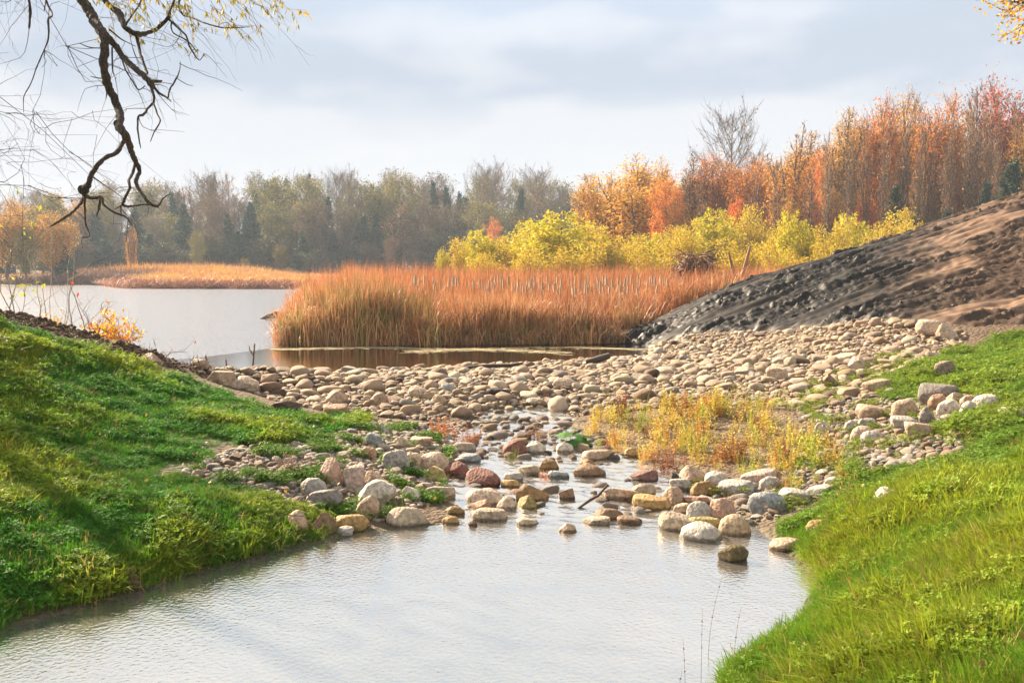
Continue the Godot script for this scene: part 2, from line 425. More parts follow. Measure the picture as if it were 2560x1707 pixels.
# x, d, width, height, tone, shape (0 round, 1 angular, 2 flat, 3 tall), label
const BOULDERS := [
	[-2.02, 11.53, 0.27, 0.27, "pink", 1, "blocky pinkish boulder with a dark mossy rock behind it on left bank"],
	[-1.75, 11.46, 0.25, 0.30, "pinkgrey", 1, "leaning pink grey boulder wedged beside the blocky pinkish one"],
	[-1.54, 11.63, 0.23, 0.20, "tan", 1, "squat tan boulder right of the leaning pink grey boulder"],
	[-2.11, 11.02, 0.29, 0.20, "grey", 0, "smooth pale grey boulder below the blocky pinkish boulder"],
	[-1.46, 11.16, 0.39, 0.23, "white", 1, "broad pale wedge-topped boulder in the middle of the left bank pile"],
	[-1.95, 10.79, 0.36, 0.20, "darkgrey", 2, "sloping dark grey slab half sunk in grass on left bank"],
	[-1.48, 10.70, 0.25, 0.26, "tan", 3, "upright tan boulder rising from bright grass near the pond"],
	[-1.07, 10.62, 0.42, 0.19, "tangrey", 0, "large smooth oval boulder at the pond edge, wet along its foot"],
	[-2.08, 10.02, 0.20, 0.20, "tan", 3, "tan boulder with a thin twig across it at left pond edge"],
	[-1.85, 10.15, 0.25, 0.20, "brown", 1, "rough brownish grey boulder left of the low ochre slab"],
	[-1.61, 10.41, 0.32, 0.14, "ochre", 2, "low ochre slab beside the water on left bank"],
	[-1.64, 10.19, 0.16, 0.08, "grey", 2, "small grey stone under the low ochre slab by water"],
	[-1.09, 11.39, 0.24, 0.16, "white", 1, "pale triangular boulder behind the grass tuft on left bank"],
	[-0.81, 11.72, 0.34, 0.15, "tangrey", 2, "blunt tan grey boulder at the stream's left edge"],
	[-1.41, 12.59, 0.32, 0.27, "grey", 0, "large round grey boulder atop the left bank pile"],
	[-1.23, 12.89, 0.21, 0.19, "cream", 0, "cream boulder touching the large round grey one"],
	[-0.98, 12.99, 0.37, 0.22, "cream", 0, "large cream boulder left of the dark red rocks"],
	[-1.01, 12.97, 0.30, 0.13, "pink", 2, "flat pinkish boulder in front of the large cream one"],
	[-0.92, 12.49, 0.32, 0.20, "olive", 1, "olive yellow boulder left of the dark red rock"],
	[-0.68, 12.85, 0.31, 0.20, "red", 1, "smaller dark red boulder at the stream's left edge"],
	[-0.34, 12.46, 0.42, 0.22, "red", 1, "largest dark red boulder, standing in the stream"],
	[-1.77, 12.81, 0.22, 0.17, "brownpink", 0, "rounded brownish pink boulder among small pebbles"],
	[-1.79, 13.47, 0.22, 0.18, "bluegrey", 2, "long blue grey slab lying on the left pebbles"],
	[-1.43, 13.73, 0.27, 0.17, "cream", 1, "pale boulder right of the blue grey slab"],
	[-1.77, 14.36, 0.16, 0.12, "grey", 1, "angular grey stone beside the upper grass fringe"],
	[-1.22, 14.03, 0.31, 0.14, "tan", 2, "tan slab left of the rusty weeds"],
	[-0.65, 14.20, 0.30, 0.15, "tangrey", 2, "low grey tan boulder awash under the rusty weeds"],
	[-0.56, 13.66, 0.29, 0.11, "bluegrey", 2, "low blue grey rock in the stream's left channel"],
	[0.04, 14.06, 0.32, 0.22, "red", 0, "red brown boulder behind the green rush tuft"],
	[0.32, 14.14, 0.27, 0.18, "white", 1, "pale wedge-shaped boulder right of the red brown one"],
	[0.73, 14.16, 0.25, 0.16, "white", 1, "pale pointed boulder below the broad green leaves"],
	[0.11, 14.58, 0.23, 0.11, "brown", 2, "low brown stone behind the red brown boulder"],
	[0.46, 13.16, 0.25, 0.16, "ochrebrown", 0, "round ochre brown boulder in the middle of the stream"],
	[0.21, 12.92, 0.26, 0.13, "tangrey", 2, "pale wet boulder touching the round ochre brown one"],
	[0.96, 12.93, 0.39, 0.15, "brown", 0, "brown boulder with bright wet left flank in midstream"],
	[0.97, 13.36, 0.20, 0.11, "ochrebrown", 0, "ochre stone directly behind the brown midstream boulder"],
	[0.02, 12.62, 0.23, 0.11, "grey", 2, "grey rock right of the largest dark red boulder"],
	[0.57, 12.74, 0.25, 0.10, "bluegrey", 2, "blue grey rock with water sliding over it"],
	[-0.02, 12.28, 0.21, 0.10, "ochre", 2, "low ochre rock below the grey one in the stream"],
	[0.23, 11.68, 0.34, 0.22, "ochrebrown", 1, "big angular ochre brown boulder breaking the rapids"],
	[0.61, 11.73, 0.18, 0.13, "brown", 1, "dark brown stone left of the broken branch in the stream"],
	[-0.31, 11.55, 0.40, 0.19, "cream", 0, "big cream boulder left of the angular ochre one"],
	[-0.06, 11.31, 0.20, 0.15, "cream", 0, "cream boulder leaning on the olive rock in the rapids"],
	[0.16, 11.35, 0.25, 0.16, "olive", 1, "olive rock right below the angular ochre boulder"],
	[-0.34, 11.26, 0.23, 0.13, "brownpink", 1, "orange stained tan rock below the big cream boulder"],
	[-0.61, 11.04, 0.20, 0.11, "ochrebrown", 1, "pointed brown rock right of the large oval pond boulder"],
	[-0.24, 10.87, 0.35, 0.14, "tangrey", 2, "wide low tan rock at the lip of the rapids"],
	[-0.63, 10.67, 0.18, 0.09, "ochre", 0, "small ochre rock awash near the oval pond boulder"],
	[-0.40, 10.56, 0.09, 0.07, "brown", 1, "small pointed brown rock in open water"],
	[0.16, 10.65, 0.22, 0.07, "tangrey", 2, "nearly submerged pale rock at the lip of the rapids"],
	[0.55, 10.34, 0.19, 0.10, "tan", 1, "pale pointed rock standing farthest into the pond"],
	[1.02, 10.92, 0.30, 0.11, "brown", 2, "dark flat rock awash left of the pitted boulder"],
	[0.87, 10.67, 0.28, 0.07, "tangrey", 2, "long low rock under the dark flat one"],
	[1.22, 10.69, 0.26, 0.07, "brown", 2, "long dark ripple-washed rock beside the pitted boulder"],
	[1.24, 11.74, 0.41, 0.13, "tan", 2, "wide pale flat rock washed by the stream"],
	[1.52, 11.93, 0.26, 0.15, "tangrey", 0, "tan domed boulder behind the wide pale flat rock"],
	[1.53, 11.37, 0.40, 0.14, "ochre", 2, "flat-topped ochre block at the stream's right edge"],
	[1.80, 11.53, 0.24, 0.21, "tan", 3, "pointed tan boulder behind the flat-topped ochre block"],
	[1.82, 11.04, 0.21, 0.16, "tan", 1, "tan angular boulder right of the flat-topped ochre block"],
	[1.96, 10.85, 0.26, 0.22, "grey", 0, "smooth grey boulder left of the pink round one"],
	[2.21, 10.82, 0.27, 0.27, "pink", 0, "round pink granite boulder in the right pile"],
	[1.67, 10.46, 0.37, 0.17, "tangrey", 0, "pale boulder with small dark pits at the water"],
	[1.93, 10.45, 0.33, 0.14, "olive", 2, "olive tan boulder between the pitted and beige ones"],
	[2.21, 10.26, 0.30, 0.22, "beige", 0, "round beige boulder with wet foot below the pink one"],
	[1.84, 10.07, 0.39, 0.18, "lightgrey", 0, "smooth light grey oval boulder reflected in the pond"],
	[1.99, 9.28, 0.26, 0.17, "moss", 1, "lone dark mossy rock standing in the pond"],
	[2.17, 12.48, 0.29, 0.23, "tan", 3, "tall tan boulder at the back of the right pile"],
	[2.20, 11.85, 0.29, 0.20, "ochrebrown", 0, "smooth brown boulder in the middle of the right pile"],
	[1.96, 12.15, 0.27, 0.15, "grey", 2, "grey slab left of the smooth brown boulder"],
	[2.42, 12.28, 0.29, 0.17, "lightgrey", 0, "light grey boulder right of the tall tan one"],
	[2.54, 11.77, 0.40, 0.15, "grey", 2, "long flat grey boulder behind the rusty grass"],
	[2.70, 10.95, 0.39, 0.21, "bluegrey", 0, "large blue grey boulder right of the rusty grass"],
	[3.03, 11.12, 0.32, 0.14, "lightgrey", 2, "pale flat boulder behind the large blue grey one"],
	[2.88, 12.13, 0.40, 0.15, "pinkgrey", 2, "long pinkish slab under the yellow weeds"],
	[2.95, 11.82, 0.25, 0.14, "lightgrey", 0, "pale boulder in front of the long pinkish slab"],
	[3.34, 11.28, 0.35, 0.09, "lightgrey", 2, "pale flat slab at the weeds' right end"],
	[3.55, 11.47, 0.20, 0.10, "white", 0, "small white round boulder at the weeds' right end"],
	[1.64, 12.66, 0.37, 0.14, "purple", 1, "jagged purple brown rock left of the black rock"],
	[1.96, 12.50, 0.14, 0.12, "black", 1, "small black rock beside the tall tan boulder"],
	[1.12, 13.84, 0.39, 0.13, "tan", 2, "long tan rock at the left foot of the weeds"],
	[1.63, 13.95, 0.24, 0.13, "ochre", 0, "ochre rock tucked under the orange weeds"],
	[2.05, 11.46, 0.30, 0.11, "brownpink", 2, "reddish brown flat boulder behind the smooth grey one"],
	[1.63, 10.81, 0.14, 0.12, "darkgrey", 1, "dark grey stone between the ochre block and the pitted boulder"],
	[3.50, 9.67, 0.24, 0.17, "white", 0, "white grey boulder with a dark plank at its foot"],
	[2.55, 9.65, 0.28, 0.11, "tan", 2, "flat tan rock at the grassy right water edge"],
	[2.88, 9.68, 0.24, 0.11, "ochre", 2, "long ochre rock lying in the right bank grass"],
	[5.16, 13.71, 0.32, 0.26, "tan", 0, "tan domed boulder near the top of the right bank group"],
	[5.60, 13.70, 0.28, 0.22, "brownpink", 0, "brownish boulder in front of the rough grey slab"],
	[5.76, 14.14, 0.51, 0.28, "darkgrey", 2, "rough speckled grey slab at the top of right bank"],
	[5.85, 13.79, 0.26, 0.17, "tan", 1, "brown tan block right of the rough speckled slab"],
	[5.52, 13.17, 0.30, 0.23, "white", 0, "white boulder left of the row on right bank"],
	[5.60, 12.74, 0.28, 0.21, "lightgrey", 0, "light grey boulder at the front of right bank row"],
	[5.92, 12.99, 0.37, 0.19, "white", 0, "biggest white boulder at the right end of its row"],
	[5.92, 13.47, 0.27, 0.15, "tan", 0, "tan boulder at the back of the white boulder row"],
	[4.44, 13.15, 0.30, 0.20, "cream", 0, "cream boulder above the small pebble patch"],
	[4.48, 12.85, 0.32, 0.17, "lightgrey", 0, "light grey boulder overlapping the cream one"],
	[4.47, 13.69, 0.20, 0.18, "lightgrey", 0, "pale round boulder right of the green rushes"],
	[4.67, 13.68, 0.26, 0.15, "grey", 2, "grey slab resting behind the cream boulder"],
	[4.94, 13.14, 0.34, 0.18, "grey", 2, "broad grey block below the tan domed boulder"],
	[5.19, 13.04, 0.19, 0.23, "darkgrey", 3, "upright grey split boulder in the right bank group"],
	[4.88, 14.10, 0.44, 0.19, "tan", 2, "long tan boulder at the left of right bank group"],
	[4.16, 13.93, 0.21, 0.19, "lightgrey", 0, "pale boulder half hidden behind the green rushes"],
	[4.87, 12.42, 0.43, 0.19, "tan", 2, "wide sloping tan slab at the front of right bank group"],
	[5.85, 12.14, 0.34, 0.11, "white", 2, "white flat boulder cut by the photo's right edge"],
	[4.60, 18.07, 0.42, 0.27, "cream", 1, "big pale boulder with a dark hollow beneath it on the weir"],
	[8.38, 21.03, 0.53, 0.28, "cream", 2, "long pale boulder at the top of the stony slope"],
	[8.57, 20.65, 0.39, 0.29, "cream", 1, "pale block at the right end of the stony slope"],
	[6.13, 19.31, 0.50, 0.15, "cream", 2, "long pale flat boulder midway up the stony slope"],
	[6.08, 18.47, 0.30, 0.22, "cream", 1, "pale block leaning on the long flat boulder"],
	[5.50, 15.72, 0.40, 0.21, "tan", 2, "long tan boulder at the lower right of the stony slope"],
	[6.67, 16.09, 0.29, 0.28, "greybrown", 2, "tilted grey brown slab at the edge of the grass"],
	[5.10, 16.73, 0.25, 0.24, "brown", 1, "rough brown boulder low on the stony slope"],
	[-3.10, 8.39, 0.19, 0.17, "reddark", 1, "dark reddish rock at the left water's edge in grass"],
	[-3.34, 15.47, 0.42, 0.18, "soil", 1, "dark earthy boulder at the end of the grassy berm"],
	[-4.38, 17.17, 0.45, 0.23, "cream", 0, "large cream boulder at the left end of the weir"],
	[-4.77, 17.17, 0.42, 0.23, "tan", 1, "jagged tan boulder next to the berm at the weir's left end"],
	[-5.72, 18.77, 0.25, 0.14, "cream", 0, "pale boulder behind the three sticks by the lake"],
	[-6.17, 18.78, 0.27, 0.18, "tan", 1, "tan boulder at the lake edge behind the berm"],
	[-5.63, 16.30, 0.33, 0.18, "tan", 1, "broad tan boulder farthest left along the lake edge"],
	[-2.14, 16.84, 0.29, 0.23, "tan", 0, "round boulder with a shadowed dark face on the weir"],
	[-2.83, 16.83, 0.35, 0.21, "tan", 0, "large tan boulder left of the shadow-faced one on the weir"],
	[-1.19, 16.91, 0.24, 0.17, "beige", 0, "round beige stone above the stream head"],
	[0.38, 17.23, 0.30, 0.12, "tangrey", 0, "smooth grey tan stone at the right of the stream head"],
	[0.90, 18.15, 0.42, 0.17, "cream", 0, "wide cream boulder on the right half of the weir crest"],
	[-1.10, 17.85, 0.24, 0.14, "bluegrey", 0, "bluish grey stone alone among tan ones on the weir"],
	[-1.57, 17.39, 0.30, 0.21, "cream", 0, "cream boulder in the middle of the weir"],
	[-2.67, 15.93, 0.38, 0.16, "brownpink", 2, "long flat brownish boulder by the upper grass tongue"],
	[-0.23, 17.53, 0.38, 0.11, "black", 2, "flat black wet rock above the stream head"],
	[-2.26, 16.57, 0.20, 0.15, "brown", 0, "brown stone between the shadow-faced boulder and its neighbour"],
]

# ---------------------------------------------------------------- plants
func leaf_quad(b: Mb, at: Vector3, size: float, col: Color, long := 1.6) -> void:
	var u := Vector3(rng.randf_range(-1, 1), rng.randf_range(-1, 1), rng.randf_range(-1, 1)).normalized()
	var w := u.cross(Vector3(rng.randf_range(-1, 1), rng.randf_range(-1, 1), rng.randf_range(-1, 1))).normalized()
	u *= size * 0.5 * long
	w *= size * 0.5
	b.quad(at - u, at + w * 0.9 - u * 0.1, at + u, at - w * 0.9 + u * 0.15, col)

func shade(c: Color, amount: float) -> Color:
	var k := 1.0 + rng.randf_range(-amount, amount)
	return Color(c.r * k, c.g * k * (1.0 + rng.randf_range(-amount, amount) * 0.3), c.b * k)

func pick(pal: Array) -> Color:
	return shade(pal[rng.randi() % pal.size()], 0.25)

func grass_tuft(blades: int, h: float, w: float, spread: float, droop: float) -> ArrayMesh:
	var b := Mb.new()
	for k in blades:
		var a := rng.randf() * TAU
		var r := spread * sqrt(rng.randf())
		var base := Vector3(cos(a) * r, -0.02, sin(a) * r)
		var hh := h * rng.randf_range(0.45, 1.1)
		var out := Vector3(cos(a + rng.randf_range(-1, 1)), 0, sin(a + rng.randf_range(-1, 1)))
		var dir := (Vector3.UP + out * rng.randf_range(0.05, 0.5)).normalized() * hh
		var side := out.cross(Vector3.UP).normalized()
		var c := shade(Color(1, 1, 1), 0.3)
		if rng.randf() < 0.10: c = Color(2.6, 1.5, 1.6) * rng.randf_range(0.5, 1.0)
		b.blade(base, dir, side, w * rng.randf_range(0.7, 1.3), out * hh * droop * rng.randf_range(0.1, 1.0) - Vector3.UP * hh * droop * 0.35 * rng.randf(), c, Color(c.r * 1.15, c.g * 1.08, c.b))
	return b.done()

func clover_tuft(leaves: int, h: float, size: float, spread: float) -> ArrayMesh:
	var b := Mb.new()
	for k in leaves:
		var a := rng.randf() * TAU
		var r := spread * sqrt(rng.randf())
		var top := Vector3(cos(a) * r, h * rng.randf_range(0.3, 1.0), sin(a) * r)
		var c := shade(Color(1, 1, 1), 0.35)
		var tilt := (Vector3.UP + Vector3(rng.randf_range(-0.7, 0.7), 0, rng.randf_range(-0.7, 0.7))).normalized()
		var u := tilt.cross(Vector3(0.3, 0.1, 0.9)).normalized()
		var w := u.cross(tilt)
		var turn := rng.randf() * TAU
		for q in 3:
			var an := turn + TAU * q / 3.0
			var dir := u * cos(an) + w * sin(an)
			var sd := u * -sin(an) + w * cos(an)
			var s := size * rng.randf_range(0.8, 1.2)
			b.quad(top, top + dir * s * 0.7 + sd * s * 0.5 + tilt * s * 0.12, top + dir * s * 1.15, top + dir * s * 0.7 - sd * s * 0.5 + tilt * s * 0.12, c)
		var st := Vector3(0.0015, 0, 0)
		b.tri(Vector3(top.x * 0.6, -0.02, top.z * 0.6) - st, Vector3(top.x * 0.6, -0.02, top.z * 0.6) + st, top, Color(0.9, 0.9, 0.9))
	return b.done()

func weed_mesh(stems: int, h: float, leafy: float, spread: float, leaf_size: float) -> ArrayMesh:
	var b := Mb.new()
	for k in stems:
		var a := rng.randf() * TAU
		var base := Vector3(cos(a), 0, sin(a)) * spread * sqrt(rng.randf()) + Vector3(0, -0.03, 0)
		var hh := h * rng.randf_range(0.55, 1.1)
		var lean := Vector3(rng.randf_range(-0.3, 0.3), 1, rng.randf_range(-0.3, 0.3)).normalized()
		var bend := Vector3(rng.randf_range(-0.15, 0.15), 0, rng.randf_range(-0.15, 0.15)) * hh
		var side := Vector3(cos(a * 3.0), 0, sin(a * 3.0))
		var stem := shade(Color(0.85, 0.62, 0.6), 0.3)
		b.blade(base, lean * hh, side, 0.006, bend, stem, stem)
		var n := int(leafy * hh / 0.03)
		for q in n:
			var t := rng.randf_range(0.15, 1.0)
			var p := base + lean * hh * t + bend * t * t
			var o := Vector3(rng.randf_range(-1, 1), rng.randf_range(-0.1, 0.9), rng.randf_range(-1, 1)).normalized() * leaf_size * rng.randf_range(0.7, 1.8) * (1.2 - 0.5 * t)
			var sd := o.cross(Vector3(rng.randf_range(-1, 1), 1, rng.randf_range(-1, 1))).normalized() * leaf_size * 0.2
			var c := shade(Color(1, 1, 1), 0.35)
			b.quad(p, p + o * 0.5 + sd, p + o, p + o * 0.5 - sd, c)
	return b.done()

func reed_clump(blades: int, h: float, folded: float) -> ArrayMesh:
	var b := Mb.new()
	for k in blades:
		var a := rng.randf() * TAU
		var base := Vector3(cos(a), 0, sin(a)) * 0.28 * sqrt(rng.randf()) + Vector3(0, -0.05, 0)
		var hh := h * rng.randf_range(0.6, 1.08)
		var out := Vector3(rng.randf_range(-1, 1), 0, rng.randf_range(-1, 1)).normalized()
		var lean := (Vector3.UP + out * rng.randf_range(0.0, 0.22) + Vector3(0.06, 0, 0)).normalized()
		var side := Vector3(rng.randf_range(-1, 1), 0, rng.randf_range(-1, 1)).normalized()
		var c := shade(Color(1, 1, 1), 0.35)
		if rng.randf() < 0.30: c = Color(1.45, 1.9, 2.4) * rng.randf_range(0.75, 1.25)
		var w := rng.randf_range(0.012, 0.025)
		if rng.randf() < folded:
			var knee := base + lean * hh * rng.randf_range(0.35, 0.75)
			var s := side * w * 0.5
			b.quad(base - s, base + s, knee + s, knee - s, c)
			var drop := out * hh * rng.randf_range(0.2, 0.4) - Vector3.UP * hh * rng.randf_range(0.0, 0.35)
			b.quad(knee - s, knee + s, knee + drop * 0.6 + s * 0.7 + Vector3(0, 0.05, 0), knee + drop * 0.6 - s * 0.7 + Vector3(0, 0.05, 0), c)
			b.tri(knee + drop * 0.6 - s * 0.7 + Vector3(0, 0.05, 0), knee + drop * 0.6 + s * 0.7 + Vector3(0, 0.05, 0), knee + drop, c)
		else:
			b.blade(base, lean * hh, side, w, (out * 0.7 + Vector3(0.2, -0.25, 0)) * hh * pow(rng.randf(), 1.5) * 0.75, c, Color(c.r * 1.1, c.g * 0.95, c.b * 0.85))
	return b.done()

# a tree 10 m tall: [wood, leaves]
func tree_mesh(p: Dictionary) -> Array:
	var wood := Mb.new()
	var leaf := Mb.new()
	var h := 10.0
	var bark: Color = p.get("bark", Color(0.11, 0.085, 0.07))
	var spots := []
	var trunks: int = p.get("trunks", 1)
	var r0: float = p.get("r", 0.16)
	for tr in trunks:
		var path := []
		var rad := []
		var lean: Vector3 = Vector3(rng.randf_range(-1, 1), 0, rng.randf_range(-1, 1)) * (0.3 if trunks == 1 else p.get("fan", 1.6))
		var th: float = h * (1.0 if tr == 0 else rng.randf_range(0.62, 0.97))
		for k in 9:
			var t := k / 8.0
			path.push_back(Vector3(0, th * t - 0.1, 0) + lean * t * (0.4 + 0.6 * t) + Vector3(rng.randf_range(-1, 1), 0, rng.randf_range(-1, 1)) * 0.07)
			rad.push_back(r0 * pow(1.0 - t, 0.8) + 0.012)
		wood.tube(path, rad, 6, bark)
		var cb: float = p.get("base", 0.25)
		var nb: int = int(p.get("branches", 26) / sqrt(float(trunks)))
		for k in nb:
			var t := lerpf(cb, 0.97, (k + rng.randf()) / nb)
			var f := t * 8.0
			var o: Vector3 = path[int(f)].lerp(path[mini(int(f) + 1, 8)], f - int(f))
			var az := k * 2.4 + rng.randf_range(-0.5, 0.5)
			var rel := (t - cb) / (1.0 - cb)
			var prof := 0.0
			match p.get("form", "round"):
				"cone": prof = 1.0 - rel * 0.93
				"oval": prof = 0.5 + 0.65 * sin(PI * (0.15 + rel * 0.8)) - rel * 0.28
				"fan": prof = 0.6 + 0.5 * rel
				_: prof = sin(PI * (0.18 + rel * 0.78)) + 0.1
			var ln: float = p.get("spread", 2.4) * prof * rng.randf_range(0.75, 1.15)
			var up: float = p.get("rise", 0.6) + rng.randf_range(-0.2, 0.2)
			var dir := Vector3(cos(az), up, sin(az)).normalized()
			var bp := []
			var br := []
			var sag: float = p.get("sag", 0.0)
			for q in 5:
				var s := q / 4.0
				bp.push_back(o + dir * ln * s + Vector3.UP * (p.get("curl", 0.15) * ln * s * s - sag * ln * s * s) + Vector3(rng.randf_range(-1, 1), rng.randf_range(-1, 1), rng.randf_range(-1, 1)) * 0.05 * ln * s)
				br.push_back(maxf(0.011, r0 * 0.36 * (1.0 - t * 0.6) * (1.0 - s * 0.85)))
			wood.tube(bp, br, 4, bark)
			var ns: int = p.get("twigs", 5)
			for q in ns:
				var s := rng.randf_range(0.25, 1.0)
				var so: Vector3 = bp[int(s * 3.99)].lerp(bp[int(s * 3.99) + 1], s * 3.99 - int(s * 3.99))
				var sd: Vector3 = (dir * 0.7 + Vector3(rng.randf_range(-1, 1), rng.randf_range(-0.3, 1.0) * p.get("rise", 0.6) + 0.1, rng.randf_range(-1, 1)) * 0.8 - Vector3.UP * sag).normalized() * ln * rng.randf_range(0.25, 0.5)
				var wig := Vector3(rng.randf_range(-1, 1), rng.randf_range(-1, 1), rng.randf_range(-1, 1)) * 0.08 * ln
				wood.tube([so, so + sd * 0.5 + wig, so + sd], [0.018, 0.012, 0.006], 3, bark)
				spots.push_back([so, so + sd, ln * (1.0 - p.get("thin", 0.5) * pow(rel, 2.0)) * rng.randf_range(0.3, 1.0)])
				var nt: int = p.get("fine", 0)
				for w in nt:
					var fo := so + sd * rng.randf_range(0.2, 1.0)
					var fd := (sd.normalized() + Vector3(rng.randf_range(-1, 1), rng.randf_range(-0.2, 1.0), rng.randf_range(-1, 1)) * 0.8).normalized() * ln * rng.randf_range(0.15, 0.32)
					wood.tube([fo, fo + fd], [0.010, 0.005], 3, bark)
	var n: int = p.get("leaves", 3000)
	var pal: Array = p.get("pal", [Color(0.3, 0.15, 0.03)])
	var size: float = p.get("size", 0.2)
	var fuzz: float = p.get("fuzz", 0.25)
	for k in n:
		var sp: Array = spots[rng.randi() % spots.size()]
		for again in 6:
			if rng.randf() * 2.2 < sp[2]: break
			sp = spots[rng.randi() % spots.size()]
		var at: Vector3 = sp[0].lerp(sp[1], rng.randf_range(0.1, 1.1)) + Vector3(rng.randfn(), rng.randfn(), rng.randfn()) * fuzz
		at.y -= absf(rng.randfn()) * p.get("hang", 0.0)
		leaf_quad(leaf, at, size * rng.randf_range(0.6, 1.4), pick(pal), p.get("long", 1.5))
	return [wood.done(), leaf.done() if n > 0 else null]

func tree_thing(called: String, meshes: Array, bark_m: Material, leaf_m: Material, at: Vector3, scale_: Vector3, label: String, category: String, group := "") -> Node3D:
	var t := thing(called, label, category, at, group)
	t.rotation.y = rng.randf() * TAU
	t.scale = scale_
	part("trunk", meshes[0], bark_m, t)
	if meshes[1]: part("crown", meshes[1], leaf_m, t)
	return t

